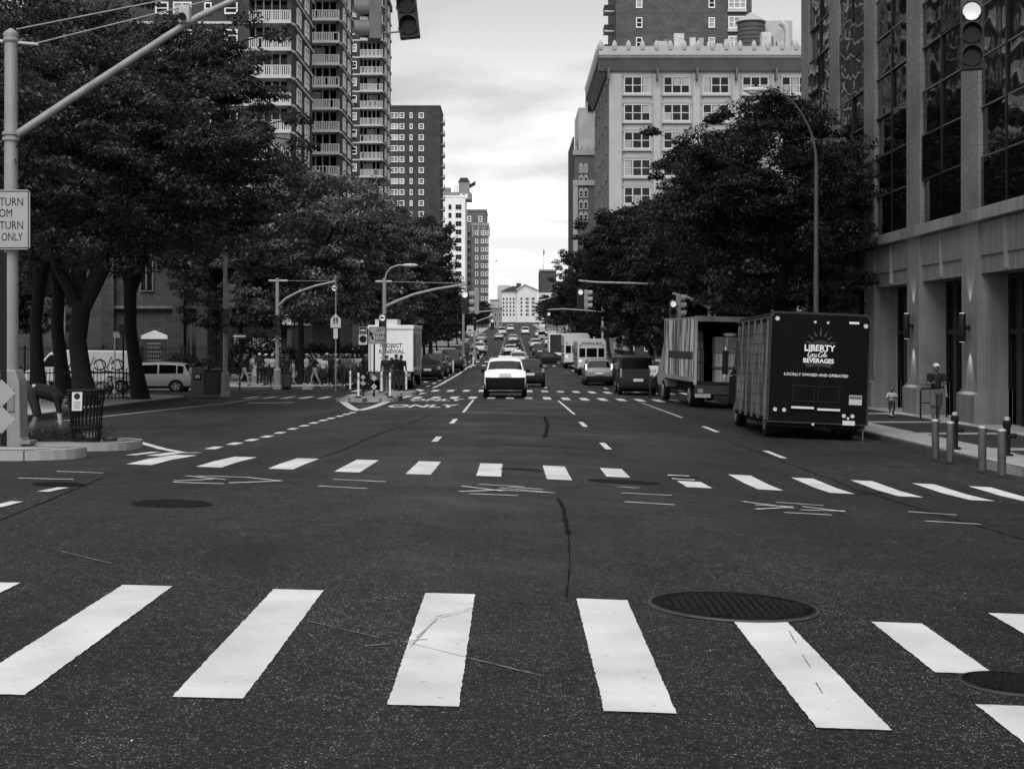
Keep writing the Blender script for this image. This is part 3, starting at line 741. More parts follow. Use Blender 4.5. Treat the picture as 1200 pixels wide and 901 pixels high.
for k in range(5):
    for px in (590, 594, 598, 602): add_window(t7, lx(px), 3.9, lz(351.5+4.6*k), 1.0, 1.4, 'plain', fm=END)
    for px in (611, 617, 618.5, 624, 625.5): add_window(t7, lx(px), -.1, lz(351.5+4.6*k), 1.1, 1.4, 'plain', fm=END)
t8 = thing('brick_corner_block', 'dark brick corner block with a roof flag at the street end', 'building', (PX(632, 600), 600, 4))
def l8(px): return PX(px, 600)-PX(632, 600)
def z8(py): return PZ(py, 600)-4
MB().box(0, l8(652), 0, 20, z8(343), z8(318)).build('brick_wall', brick_mat(.09, .8, .3), t8); MB().box(.003, l8(652), .05, 20, z8(395), z8(343.1)).build('lower_wall', END, t8)
MB().box(-.15, l8(652), -.4, .6, z8(318), z8(316)).build('cornice', STONE, t8)
for i in range(3): add_window(t8, l8(636+5*i), .0, z8(360), 1.2, 2, 'single')
fp2 = thing('flagpole', 'thin flagpole with a furled flag on the dark corner block', 'flagpole', (PX(637, 600), 604, PZ(317, 600)))
MB().cyl((0,0,-.5), (0,0,9), .14, .08, 6).build('pole', mat(.35), fp2); MB().prism([(0,8.6),(.5,8),(.4,6.4),(0,6)], 'y', -.05, .05).build('flag', mat(.03), fp2)
# low fronts left of the street end
for i, (pa, pb, pt, Z_, v, lab) in enumerate(((574, 584, 352, 640, .4, 'small pale house front beyond the stepped block'), (578, 588, 362, 560, .25, 'low grey house front in front of the street end'),
                                           (640, 662, 352, 480, .12, 'dark low house front half hidden by right-hand trees'))):
    t = thing('distant_house', lab, 'house', (PX(pa, Z_), Z_, 2)); w = PX(pb, Z_)-PX(pa, Z_); h = PZ(pt, Z_)-2
    MB().box(0, w, 0, 14, -3, h).build('wall', mat(v, .9, .2, .2), t); MB().box(-.2, w+.2, -.3, 14.2, h, h+.5).build('cornice', STONE_L, t)
    for r_ in range(int(h/3.2)):
        for c_ in range(int(w/1.6)): add_window(t, .9+1.6*c_, -.05, .8+3.2*r_, .9, 1.6, 'single')

# ------------------------------------------------------------------ loft building, tower behind it, gothic tower (right)
LOFT = mat(.42, .85, .14, .25, bump=.2, bscale=6, spec=.2, streak=.25, name='terracotta_face'); LOFT_L = mat(.40, .85, .12, .4, spec=.2, name='terracotta_trim')
BRICK_S = brick_mat(.26, .6, .2)
ZL_ = 207.0; t9 = thing('loft_building', 'pale loft building with scalloped cornice and water tank on its roof', 'building', (13.5, ZL_, 0)); KL = F_PX/ZL_
def q9(px): return PX(px, ZL_)-13.5
def z9(py): return PZ(py, ZL_)
ztop = z9(84)
MB().box(0, 34, 0, 36, -2, ztop).build('front_wall', LOFT, t9)
MB().box(-.05, -.002, .9, 36, -2, ztop-1).build('side_wall', BRICK_S, t9)
cols = [q9(650+311/3.22), q9(650+460/3.22), q9(650+608/3.22), q9(650+757/3.22), q9(650+757/3.22)+5.45, q9(650+757/3.22)+10.9]
for c_ in cols:
    MB().box(c_+1.95+.3, c_+5.45-1.95-.3, -.3, -.002, 4, ztop-.4).build('pilaster', LOFT_L, t9)
MB().box(-.05, 1.7, -.3, -.002, 4, ztop-.4).build('pilaster', LOFT_L, t9)
PANE_L = (GLASS, GLASS, GLASS, BLIND, mat(.35, .5, .2, .6, name='pale_blind'), GLASS)
for r_ in range(8):
    zc = z9(323/3.22 + 32.3*r_)
    for c_ in cols:
        w = link('window', window_mesh(3.7, 2.45, 'triple', mat(.5, .7, .1, 2, name='sash_white'), fw=.16), t9, (c_, -.06, zc-1.22))
        for i in range(3):
            for j in (0, 1):
                gm = random.choice(PANE_L); x0 = -1.85 + 1.233*i
                MB().add([(x0+.17,-.05,.2+j*1.1),(x0+1.07,-.05,.2+j*1.1),(x0+1.07,-.05,1.15+j*1.12),(x0+.17,-.05,1.15+j*1.12)], [(0,1,2,3)]).build('pane', gm, w)
        MB().box(c_-2.05, c_+2.05, -.45, -.004, zc-1.5, zc-1.26).build('sill', LOFT_L, t9)
        MB().box(c_-1.8, c_+1.8, -.12, -.004, zc-2.35, zc-1.62).build('spandrel', LOFT_L, t9)
        MB().box(c_-2.0, c_+2.0, -.22, -.004, zc+1.26, zc+1.4).build('lintel', LOFT_L, t9)
for yy in (6, 14, 22, 30):
    for r_ in range(7): add_window(t9, -.06, yy, z9(323/3.22 + 32.3*r_)-1.2, 2.0, 2.3, 'double', rz=R(-90), fm=mat(.2))
cz = ztop
MB().prism([(-.4, cz), (-1.4, cz+1.6), (-1.5, cz+1.6), (-1.5, cz+2.0), (1, cz+2.0), (1, cz)], 'x', -1.5, 34).build('cornice', mat(.17, .8, .2, .6), t9)
MB().prism([(-.4, cz), (-1.4, cz+1.6), (-1.5, cz+1.6), (-1.5, cz+2.0), (1, cz+2.0), (1, cz)], 'y', -.38, 36).build('cornice', mat(.17, .8, .2, .6), t9)
MB().box(-1.55, 34, -1.55, -.8, cz+2.002, cz+3.2).build('cornice_crown', LOFT_L, t9); MB().box(-1.55, -.8, -.798, 36, cz+2.002, cz+3.2).build('cornice_crown', LOFT_L, t9)
bk = MB().box(-.14, .14, -1.5, -.05, cz-1.3, cz+.3).mesh('bracket', mat(.12)); an = MB().lathe([(.1,0),(.32,.15),(.42,.6),(.3,1.1),(.06,1.45)], 8).mesh('antefix', LOFT_L, 40)
x = -1.3
while x < 33: link('antefix', an, t9, (x, -1.4, cz+2.6)); x += 1.92
for yy in range(1, 18): link('antefix', an, t9, (-1.4, yy*2.0-.4, cz+2.6))
for c_ in [-.2] + [c+2.72 for c in cols]: link('bracket', bk, t9, (c_, 0, 0))
# roof plant
rt = cz+2.0; MET = mat(.5, .6, .3, 1.2, metal=.2, name='roof_metal')
MB().box(8, 28, 8, 20, rt, rt+2.6).build('bulkhead', mat(.12, .9, .2, .3), t9)
random.seed(5)
for i in range(16): x = 8.2+i*1.25; MB().box(x, x+random.uniform(.5, 1.0), 6.5, 7.8, rt, rt+random.uniform(2.4, 4.2)).build('roof_unit', random.choice((MET, mat(.35), mat(.15))), t9)
for x, h in ((7.2, 3.3), (9.6, 4.4), (22, 4.6)): MB().box(x, x+1.4, 5.5, 7, rt, rt+h).build('roof_unit', MET, t9)
MB().tube([(25.6,5,rt),(25.6,5,rt+4.6),(25.2,5,rt+5.4),(24.6,5,rt+5.8)], .45, 8).build('duct', MET, t9, 40)
MB().box(24, 28, 14, 17, rt, rt+8).build('tank_bulkhead', mat(.4, .8, .2, .4), t9)
MB().box(36, 42, 6, 10, rt, rt+2.8).build('roof_unit', mat(.04), t9)
for i in range(4): MB().box(36+1.2*i, 36.8+1.2*i, 3, 5, rt-1, rt+1.4+.3*(i % 2)).build('roof_unit', MET, t9)
wt = thing('water_tank', 'round wooden rooftop water tank with conical roof on the loft building', 'water tank', (PX(880, 220), 220, rt))
tkz = PZ(60, 220)-rt; r_ = 15.2*220/F_PX; h_ = (60-27)*220/F_PX
for i in range(28):
    a = 2*math.pi*i/28; MB().obox((r_*math.cos(a), r_*math.sin(a), tkz+h_/2), (.1, 2*math.pi*r_/28*.94, h_), Matrix.Rotation(a, 3, 'Z')).build('stave', mat(.10, .8, .3, 2, name='weathered_wood'), wt)
MB().lathe([(r_*.97, tkz-.05), (r_*.97, tkz+h_)], 28).build('drum', mat(.06), wt)
for i in range(7): MB().lathe([(r_+.07, 0), (r_+.11, .02), (r_+.11, .1), (r_+.07, .12)], 28, (0, 0, tkz+.2+i*(h_-.5)/6)).build('hoop', mat(.05), wt, 30)
MB().lathe([(r_+.3, tkz+h_), (r_+.3, tkz+h_+.12), (.1, tkz+h_+1.5)], 28).build('roof', mat(.38, .7, .15, .5), wt)
for sx in (-1, 1):
    for sy in (-1, 1): MB().box(sx*1.2-.12, sx*1.2+.12, sy*1.2-.12, sy*1.2+.12, -1.5, tkz).build('leg', mat(.06), wt)
# tall brick tower behind
t10 = thing('brick_high_rise', 'tall brown brick high-rise rising behind the pale loft building', 'building', (PX(722, 300), 300, 0))
def q10(px): return PX(px, 300)-PX(722, 300)
BRT = brick_mat(.12, .6, .2)
MB().box(0, q10(881), 0, 20, -2, 82).build('brick_wall', BRT, t10); MB().box(-.35, -.002, .4, 20, -2, 82).build('side_wall', mat(.05), t10)
for k in range(26):
    zc = PZ(50 - 23.2*k if k < 3 else 50-23.2*k, 300) if k < 12 else PZ(50+23.2*(k-11), 300)
    if zc < 20 or zc > 80: continue
    for px in (749, 834): add_window(t10, q10(px), -.05, zc-1.1, 1.3, 2.1, 'single', gm=random.choice((GLASS, BLIND)), fw=.2)
    add_window(t10, q10(863.5), -.4, zc-1.3, 3.6, 2.5, 'triple', gm=BLIND, fw=.25)
    MB().box(q10(852.5), q10(874.5), -.6, -.003, zc-1.9, zc-1.35).build('bay_spandrel', SLAB, t10)
    b = MB().box(-2.3, -.36, 1, 5, zc-1.6, zc-1.35).build('balcony', SLAB, t10); MB().box(-2.28, -.4, .95, 1.02, zc-1.3, zc-.2).box(-2.3, -2.22, 1.03, 5, zc-1.3, zc-.2).build('railing', mat(.03), b)
for i in range(1, 9): MB().box(.01, q10(881), -.03, -.002, PZ(20+23.2*(i-4)-4, 300), PZ(20+23.2*(i-4)-5.2, 300)).build('floor_band', mat(.08), t10)
# gothic tower with its netted upper storeys
t11 = thing('gothic_tower', 'slender stone tower with arched windows and a netted top, left of the loft', 'building', (13.5, 323, 0)); 
def q11(px): return PX(px, 323)-13.5
def z11(py): return PZ(py, 323)
GST = mat(.13, .9, .25, .3, streak=.3, name='weathered_stone'); GTR = mat(.35, .85, .15, .5, name='carved_trim')
MB().box(0, 12, 0, 28, -2, z11(182)).build('wall', GST, t11); MB().box(-.3, -.002, 1, 28, -2, z11(160)).build('side_wall', mat(.06, .9, .2, .3), t11)
MB().box(.9, 12, .6, 20, z11(182)+1.0, z11(126)).build('netted_storeys', mat(.42, .95, .2, .35, bump=.6, bscale=2, name='scaffold_net'), t11)
MB().box(2.6, 4.6, 1, 5, z11(126), z11(113)).box(5.2, 9, 3, 8, z11(126), z11(118)).build('pinnacle', mat(.3, .9, .3, .4), t11)
MB().box(2.9, 4.2, .2, .55, z11(130), z11(122)).build('scaffold', BLACK, t11)
for py in (182, 217.5): MB().box(-.35, 12, -.4, -.003, z11(py), z11(py)+1.1).build('string_course', GTR, t11)
for i in range(8): MB().box(.1+i*1.3, .6+i*1.3, -.45, -.004, z11(182)+1.1, z11(182)+1.9).build('merlon', GTR, t11)
MB().box(-.3, .7, -.35, -.005, -2, z11(218)).build('buttress', GTR, t11)
for py in (199, 212.5, 228, 241.5, 256):
    for px in (681, 686.5):
        arch = py in (199,)
        w = add_window(t11, q11(px), -.05, z11(py+4), .95, 1.6, 'single', fm=GTR, gm=BLIND if arch else GLASS, fw=.2)
        MB().prism([(-.48,1.6),(.48,1.6),(.3,2.0),(0,2.2),(-.3,2.0)], 'y', -.12, .0).build('arch', GTR, w)
random.seed(11)
# rows of low houses behind the trees, both sides
def row_house(x, y, w, d, h, v, lab, face):
    t = thing('row_house', lab, 'house', (x, y, g(x, y)+.15)); s = 1 if face == 'right' else -1    # s: direction of the building away from the street
    MB().box(min(0, s*d), max(0, s*d), 0, w, -.3, h).build('wall', brick_mat(v), t)
    MB().box(min(s*-.4, s*d), max(s*-.4, s*d), -.1, w+.1, h+.001, h+.6).build('cornice', mat(v*1.3), t)
    for f in range(int(h/3.3)):
        for c_ in range(int(w/2.6)): add_window(t, -s*.05, 1.3+2.6*c_, .9+3.3*f, 1.1, 1.8, 'single', rz=R(-90)*s)
        for c_ in range(int(d/3)): add_window(t, s*(1.6+3*c_), -.05, .9+3.3*f, 1.1, 1.8, 'single')
    dr = MB().box(-.1*s-.04, -.1*s+.04, w*.5-.5, w*.5+.5, .1, 2.3).build('door', mat(.03), t)
row_house(14.2, 80, 22, 16, 10, .06, 'brick house hidden behind the trees past the office building', 'right')
row_house(14.2, 104, 30, 16, 13, .05, 'brick walk-up behind the right-hand trees above the buses', 'right')
row_house(14.0, 170, 34, 18, 16, .06, 'brick house below the pale loft building', 'right')
row_house(14.0, 252, 60, 18, 17, .06, 'long brick house past the loft building', 'right')
row_house(-21, 112, 24, 22, 11, .05, 'brick house with white window frames behind the crowd and trees', 'left')
row_house(-20, 272, 60, 18, 14, .06, 'brick house beyond the third balcony tower', 'left')
# church on the left
CH = brick_mat(.085, .75, .34, .55); CHL = mat(.15, .9, .2, .8, bump=.2, bscale=8, spec=.15, streak=.3, name='dressed_stone')
zc_ = 96.0; ch = thing('stone_church', 'weathered stone church tower with a tall pointed window behind the van', 'church', (PX(243, zc_), zc_, g(-20, 96)+.15))
MB().box(-6.6, -.7, .5, 8, -.4, 13.5).build('tower_wall', CH, ch); MB().box(-30, -6.61, 3, 20, -.4, 9).build('nave_wall', CH, ch)
MB().prism([(3,9),(20,9),(11.5,15)], 'x', -30, -6.62).build('nave_roof', mat(.05), ch)
MB().box(-.7, 0, 0, 1.3, -.4, 12).box(-.7, .001, 6.6, 8.2, -.4, 12).build('buttress', CHL, ch); MB().box(-2.2, -1.5, -.15, .5, -.4, 11.5).box(-6.8, -6, -.1, .6, -.4, 11.5).build('buttress', CH, ch)
for z in (4.6, 9.5): MB().box(-6.75, .08, .1, .495, z, z+.18).box(-.695, .1, 1.31, 6.59, z, z+.18).build('string_course', CHL, ch)
def lancet(x, y, z, w, h, rz):
    arch = [(-w/2,0),(w/2,0),(w/2,h*.72),(w*.36,h*.85),(w*.17,h*.95),(0,h),(-w*.17,h*.95),(-w*.36,h*.85),(-w/2,h*.72)]
    o = MB().prism([(a*1.25, b*1.04 if b > 0 else -.1) for a, b in arch], 'y', -.14, .02).build('lancet_surround', CHL, ch); o.location = (x, y, z); o.rotation_euler = (0,0,rz)
    MB().prism(arch, 'y', -.17, -.141).build('lancet_glass', GLASS, o); MB().box(-.05, .05, -.22, -.171, 0, h*.96).build('lancet_mullion', CHL, o)
lancet(-1.1, .48, .9, .55, 3.0, 0); lancet(-.68, 3.9, .6, 1.5, 3.6, R(90)); lancet(-.68, 3.9, 5.4, 1.1, 5.5, R(90)); lancet(-4, .48, 5.8, .7, 4.5, 0)
for x in (-10, -14, -18, -22, -26): lancet(x, 2.98, 1.5, 1.2, 5, 0)
# ------------------------------------------------------------------ trees
def leaf_mat(v, name):
    m = bpy.data.materials.new(name); m.use_nodes = True
    t = m.node_tree; n = t.nodes; l = t.links; b = n['Principled BSDF']; b.inputs['Roughness'].default_value = .42; b.inputs['Specular IOR Level'].default_value = .35
    gi = n.new('ShaderNodeNewGeometry'); r = n.new('ShaderNodeMapRange'); r.inputs['To Min'].default_value = v*.15; r.inputs['To Max'].default_value = v*2.9  # wide per-leaf tone range paints lit and shaded leaves into the colour
    l.new(gi.outputs['Random Per Island'], r.inputs['Value'])
    c = n.new('ShaderNodeTexCoord'); z = n.new('ShaderNodeTexNoise'); z.inputs['Scale'].default_value = .7; z.inputs['Detail'].default_value = 3; l.new(c.outputs['Object'], z.inputs['Vector'])
    r2 = n.new('ShaderNodeMapRange'); r2.inputs['From Min'].default_value = .35; r2.inputs['From Max'].default_value = .65; r2.inputs['To Min'].default_value = .45; r2.inputs['To Max'].default_value = 1.75; l.new(z.outputs['Fac'], r2.inputs['Value'])  # clump noise in the colour imitates lit sprays and dark crown gaps
    q = n.new('ShaderNodeMath'); q.operation = 'MULTIPLY'; l.new(r.outputs[0], q.inputs[0]); l.new(r2.outputs[0], q.inputs[1])
    cb = n.new('ShaderNodeCombineColor')
    for i in range(3): l.new(q.outputs[0], cb.inputs[i])
    l.new(cb.outputs[0], b.inputs['Base Color'])
    tr = n.new('ShaderNodeBsdfTranslucent'); l.new(cb.outputs[0], tr.inputs[0]); mx = n.new('ShaderNodeMixShader'); mx.inputs[0].default_value = .35
    l.new(b.outputs[0], mx.inputs[1]); l.new(tr.outputs[0], mx.inputs[2]); l.new(mx.outputs[0], n['Material Output'].inputs[0])
    return m
LEAF = leaf_mat(.026, 'leaves'); LEAF_L = leaf_mat(.065, 'pale_leaves'); LEAF_D = leaf_mat(.014, 'dark_leaves')
BARK = mat(.014, .9, .35, 5, bump=.9, bscale=18, spec=.2, name='bark')
def leaf_cloud(rng, centers, radii, per, size, flat=.45, droop=.35):
    """compound leaves: each spray is a fan of narrow leaflets; returns one mesh of quads"""
    n = len(centers)*per
    c = np.repeat(centers, per, 0); rr = np.repeat(radii, per)[:, None]
    d = rng.normal(size=(n, 3)); d /= np.linalg.norm(d, axis=1)[:, None]; d[:, 2] *= flat
    p = c + d*rr*np.cbrt(rng.random((n, 1)))
    p[:, 2] -= droop*rr[:, 0]*(np.hypot(d[:, 0], d[:, 1]))**2*.6
    out = d.copy(); out[:, 2] = rng.normal(size=n)*.35 - .25; out[:, :2] += rng.normal(size=(n, 2))*.55
    out /= np.linalg.norm(out, axis=1)[:, None]
    nrm = rng.normal(size=(n, 3))*.55; nrm[:, 2] += 1.0
    side = np.cross(out, nrm); side /= np.linalg.norm(side, axis=1)[:, None]
    L = size*(.6+.8*rng.random((n, 1))); W = L*(.22+.16*rng.random((n, 1)))
    tip = p + out*L; tip[:, 2] -= (L[:, 0]*.25)
    mid = p + out*L*.5
    V = np.stack([p, mid + side*W, tip, mid - side*W], 1).reshape(-1, 3)
    return V
def mesh_quads(name, V, m):
    nq = len(V)//4; me = bpy.data.meshes.new(name)
    me.vertices.add(len(V)); me.vertices.foreach_set('co', V.astype(np.float32).ravel())
    me.loops.add(nq*4); me.loops.foreach_set('vertex_index', np.arange(nq*4, dtype=np.int32))
    me.polygons.add(nq); me.polygons.foreach_set('loop_start', np.arange(0, nq*4, 4, dtype=np.int32)); me.polygons.foreach_set('loop_total', np.full(nq, 4, np.int32))
    me.materials.append(m); me.update(calc_edges=True); me.validate(); return me
def tree_meshes(seed, H, Rc, zlow, npad, per, leaf, padr, m, tr=.26, fork=.3, lean=0.0, dome=1.0):
    """H tree height, Rc crown radius, zlow lowest foliage"""
    rng = np.random.default_rng(seed); rnd = random.Random(seed)
    tb = MB(); zf = H*fork
    bx_, by_ = rnd.uniform(-.3, .3), rnd.uniform(-.3, .3)
    pts = [(0,0,-.3), (0,0,.0), (lean*.25*zf+bx_*.5, by_*.5, zf*.28), (lean*.6*zf+bx_, by_, zf*.62), (lean*zf+bx_*.4, by_*1.3, zf)]
    tb.tube(pts, [tr*2.0, tr*1.4, tr*.98, tr*.86, tr*.92], 10)
    F_ = Vector(pts[-1]); tips = []
    nl = 5
    for i in range(nl):
        az = 2*math.pi*i/nl + rnd.uniform(-.4, .4); rch = Rc*rnd.uniform(.45, .72); top = H*rnd.uniform(.68, .9)
        e = F_ + Vector((math.cos(az)*rch, math.sin(az)*rch, top-zf)); p = []; base = F_ + Vector((0, 0, -rnd.random()*zf*.12))
        for k in range(6):
            t_ = k/5; q = base.lerp(e, t_); q.z = base.z + (e.z-base.z)*(t_**.8); q += Vector((rnd.uniform(-.25,.25), rnd.uniform(-.25,.25), 0))*(1 if 0 < k else 0); p.append(q)
        tb.tube(p, [tr*.62*(1-.15*k)+.01 for k in range(6)], 7)
        for k in (2, 3, 4, 5):
            for s in range(3):
                a2 = az + rnd.uniform(-1.5, 1.5); L_ = Rc*rnd.uniform(.3, .6); q0 = p[k]
                q1 = q0 + Vector((math.cos(a2)*L_*.5, math.sin(a2)*L_*.5, L_*rnd.uniform(.05, .32))); q2 = q1 + Vector((math.cos(a2)*L_*.5, math.sin(a2)*L_*.5, L_*rnd.uniform(-.12, .22)))
                tb.tube([q0, q1, q2], [tr*.2, tr*.13, tr*.05], 5); tips += [q1, q2]
    # pads of foliage spread through an uneven dome
    C = []; Rr = []
    lob = [(rnd.uniform(0, 6.28), rnd.uniform(.75, 1.12), rnd.uniform(.8, 1.15)) for _ in range(9)]
    while len(C) < npad:
        az = rnd.uniform(0, 2*math.pi); lo = min(lob, key=lambda q: abs((q[0]-az+math.pi) % (2*math.pi)-math.pi))
        u = rnd.random()**.5; zz = rnd.random()
        prof = math.sqrt(max(0, 1-((zz-.32)/.70)**2)) if zz > .32 else (.72+.28*(zz/.32))
        rad = Rc*lo[1]*prof*(u*.92+.04)*(rnd.uniform(1.04, 1.14) if rnd.random() < .12 else 1); z = zlow + (H-zlow)*zz*(.9+.1*lo[2])
        C.append((math.cos(az)*rad + lean*z, math.sin(az)*rad, z)); Rr.append(padr*rnd.uniform(.6, 1.25)*(.8 if u > .8 else 1))
    for q in tips:
        if q.z > zlow*.9: C.append(tuple(q)); Rr.append(padr*rnd.uniform(.5, .9))
    V = leaf_cloud(rng, np.array(C), np.array(Rr), per, leaf)
    return tb.mesh('trunk', BARK, 50), mesh_quads('crown', V, m)
TV = {
 'broad':  tree_meshes(1, 12.0, 7.4, 4.7, 265, 330, .115, .74, LEAF, .30, .29),
 'broad2': tree_meshes(2, 12.0, 6.6, 5.0, 240, 330, .115, .74, LEAF, .25, .31),
 'lean':   tree_meshes(3, 12.0, 5.2, 3.9, 195, 320, .115, .72, LEAF_D, .20, .42, lean=-.06),
 'street': tree_meshes(4, 12.0, 5.6, 4.0, 165, 150, .2, .8, LEAF_D, .2, .34),
 'pale':   tree_meshes(5, 12.0, 4.8, 3.8, 165, 150, .19, .78, LEAF_L, .17, .36),
 'dark':   tree_meshes(6, 14.0, 5.2, 2.6, 220, 120, .23, .9, LEAF_D, .2, .3),
}
def tree(kind, label, x, y, s=1.0, sz=None, rz=None, cat='tree', group=None):
    t = thing('street_tree', label, cat, (x, y, g(x, y)+.12), random.uniform(0, 6.28) if rz is None else rz, group)
    t.scale = (s, s, sz or s); a, b = TV[kind]; link('trunk', a, t); link('crown', b, t); return t
G1, G2 = 'trees on the left pavement', 'trees along the right pavement'
tree('broad', 'thick-trunked broad tree behind the wire litter bin, its crown overhanging the road', PX(101, 50), 50, 1.16, 1.0, 0.4, group=G1)
tree('broad2', 'tree with a flared dark trunk beside the parked bicycle', PX(165, 57.5), 57.5, 1.1, 1.2, 2.2, group=G1)
tree('broad2', 'tall tree whose trunk stands just right of the left mast pole', PX(45, 61), 61, 1.15, 1.36, 4.0, group=G1)
tree('broad', 'tall slim-trunked tree between the mast pole and the thick trunk', PX(76, 63), 63, 1.0, 1.32, 1.1, group=G1)
tree('broad2', 'tree deep in the churchyard behind the iron fence', -27, 80, .95, 1.05, .7, group=G1)
tree('street', 'low churchyard tree left of the church tower', -29.5, 88, .7, .8, 2.7, group=G1)
tree('pale', 'pale-leaved tree with a crooked trunk standing in the crowd', PX(352, 86), 86, 1.05, 1.02, .3, group=G1)
tree('pale', 'pale-leaved tree behind the school crossing sign', PX(398, 99), 99, 1.15, 1.12, 1.9, group=G1)
tree('street', 'dark tree filling the gap right of the church tower', PX(285, 93), 93, .85, .92, 4.4, group=G1)
tree('pale', 'pale-leaved tree right above the white relief truck', PX(440, 118), 118, 1.1, 1.1, 3.3, group=G1)
tree('dark', 'dark dense tree behind the mast arm over the truck', PX(470, 134), 134, .9, .92, .9, group=G1)
tree('dark', 'darkest conical tree in front of the white block', PX(498, 150), 150, .72, 1.05, 2.9, group=G1)
LAB_L = ['tree just beyond the conical dark tree on the left', 'fourth tree back from the white truck on the left kerb', 'small far tree left of the street, below the white block', 'farther small tree below the stepped block', 'tiny left-hand tree near the end of the street', 'left-hand tree farthest down the street', 'last small tree before the gabled building, left', 'left-hand tree halfway to the street end']
for i, yy in enumerate((172, 190, 215, 262, 300, 350, 420, 240)):
    tree('dark' if i % 2 else 'street', LAB_L[i], -9.6 - (i % 3)*.6, yy, .72 if i < 2 else .6, .8 if i < 2 else .62, group=G1)
tree('lean', 'leaning dark tree by the street lamp, its leaves brushing the office building', PX(930, 56.5), 56.5, .98, .98, .0, group=G2)
tree('lean', 'dark tree behind the delivery truck, next to the leaning one', PX(886, 64), 64.0, .95, 1.0, 2.3, group=G2)
LAB_R = ['dark tree over the open box truck', 'second dark tree beyond the open box truck', 'dark tree above the parked dark van', 'dark tree over the silver minivan', 'dark tree over the school bus', 'dark tree behind the right-hand mast arm', 'dark tree below the slender gothic tower', 'right-hand tree at the edge of the sky gap', 'small far tree right of the street gap', 'farther right-hand tree before the corner block', 'tiny right-hand tree near the street end', 'right-hand tree farthest down the street']
for i, (yy, s, sz) in enumerate(((82, .9, .92), (93, .95, .98), (105, .95, 1.06), (118, 1.0, 1.15), (134, 1.0, 1.2), (171, .95, 1.15), (188, .95, 1.15), (208, .9, 1.1), (232, .85, 1.0), (262, .8, .95), (300, .8, .85), (370, .8, .8))):
    tree('street' if i % 3 else 'dark', LAB_R[i], 10.7 + (i % 2)*.5, yy, s, sz*(12/14 if i % 3 == 0 else 1), group=G2)
for lab, x, y in (('leafy tree in front of the gabled building, left side', -11, 560), ('leafy tree in front of the gabled building, right side', 12, 540), ('small tree at the far left beyond all cars', -9.5, 660)): tree('dark', lab, x, y, .8, .7)
# shrubs behind the iron fence and by the crowd
def shrub(label, x, y, r, h, m=LEAF, seed=1):
    rng = np.random.default_rng(seed); n = 30
    C = np.stack([rng.normal(size=n)*r*.45, rng.normal(size=n)*r*.4, h*(.15+.75*rng.random(n))], 1)
    t = thing('shrub', label, 'shrub', (x, y, g(x, y)+.12)); link('foliage', mesh_quads('foliage', leaf_cloud(rng, C, np.full(n, .38), 70, .17, .8), m), t)
    tb = MB()
    for i in range(5): a = i*1.3; tb.tube([(0,0,-.1), (math.cos(a)*.15, math.sin(a)*.15, h*.3), (math.cos(a)*.4*r, math.sin(a)*.4*r, h*.7)], [.03,.02,.01], 5)
    tb.build('stems', BARK, t)
shrub('round pale shrub behind the crowd by the crooked trunk', PX(372, 92), 92, 1.6, 2.6, LEAF_L, 3)
shrub('dark shrub left of the church pointed window', PX(222, 93), 93, 1.2, 2.0, LEAF_D, 4)
shrub('dark hedge shrub behind the standing pedestrians', PX(310, 97), 97, 2.2, 3.0, LEAF, 5)
shrub('dark shrub between crowd and white truck', PX(425, 96), 96, 2.0, 2.8, LEAF_D, 6)
shrub('speckled shrub beside the one-way sign', PX(283, 95), 95, 1.8, 3.4, LEAF_L, 7)
for i, (px, Z) in enumerate(((335, 90), (352, 91), (388, 90), (404, 92), (437, 92))):
    shrub(('dark hedge clump behind the small dark bin', 'dark hedge clump behind the crooked trunk', 'dark hedge clump behind the crowd front', 'dark hedge clump behind the school sign', 'dark hedge clump behind the turn lane sign')[i], PX(px, Z), Z, 2.0, 2.3, LEAF_D, 20+i)
# ------------------------------------------------------------------ vehicles (local frame: rear bumper at y=0, forward +y, wheels on z=0)
TAIL = mat(.25, .25, 0, spec=.6, coat=.5, name='tail_lamp'); TAIL_ON = mat(.7, .3, 0, emit=.3, name='lit_tail_lamp'); PLATE = mat(.6, .5, .2, 20, name='licence_plate')
PLAST = mat(.008, .75, .1, 4, name='dark_plastic'); RIM = mat(.35, .3, .1, 5, metal=.7, name='wheel_rim')
def paintm(v): return mat(v, .35, .05, 1.5, spec=.25 if v > .1 else .08, coat=.2 if v > .1 else .0, name='car_paint')
_W = {}
def wheel(parent, x, y, r=.34, w=.22):
    key = (r, w)
    if key not in _W:
        ty = MB().lathe([(r*.62,-w/2),(r*.92,-w/2),(r,-w*.36),(r,w*.36),(r*.92,w/2),(r*.62,w/2)], 20, axis='x').mesh('tyre', RUBBER, 40)
        rm = MB(); rm.c = 0
        rm.lathe([(r*.56,-w*.505),(r*.6,-w*.53),(r*.65,-w*.53),(r*.66,-w*.4),(r*.66,w*.4),(r*.65,w*.53),(r*.6,w*.53),(r*.56,w*.505)], 20, axis='x')
        for i in range(5):
            a = i*2*math.pi/5
            for s in (-1, 1): rm.obox((s*w*.5, math.cos(a)*r*.34, math.sin(a)*r*.34), (w*.1, r*.62, r*.17), Matrix.Rotation(a, 3, 'X'))
        hub = MB()
        _W[key] = (ty, rm.mesh('rim', RIM, 40))
    ty, rm = _W[key]; o = link('wheel', ty, parent, (x, y, r)); link('rim', rm, o); return o
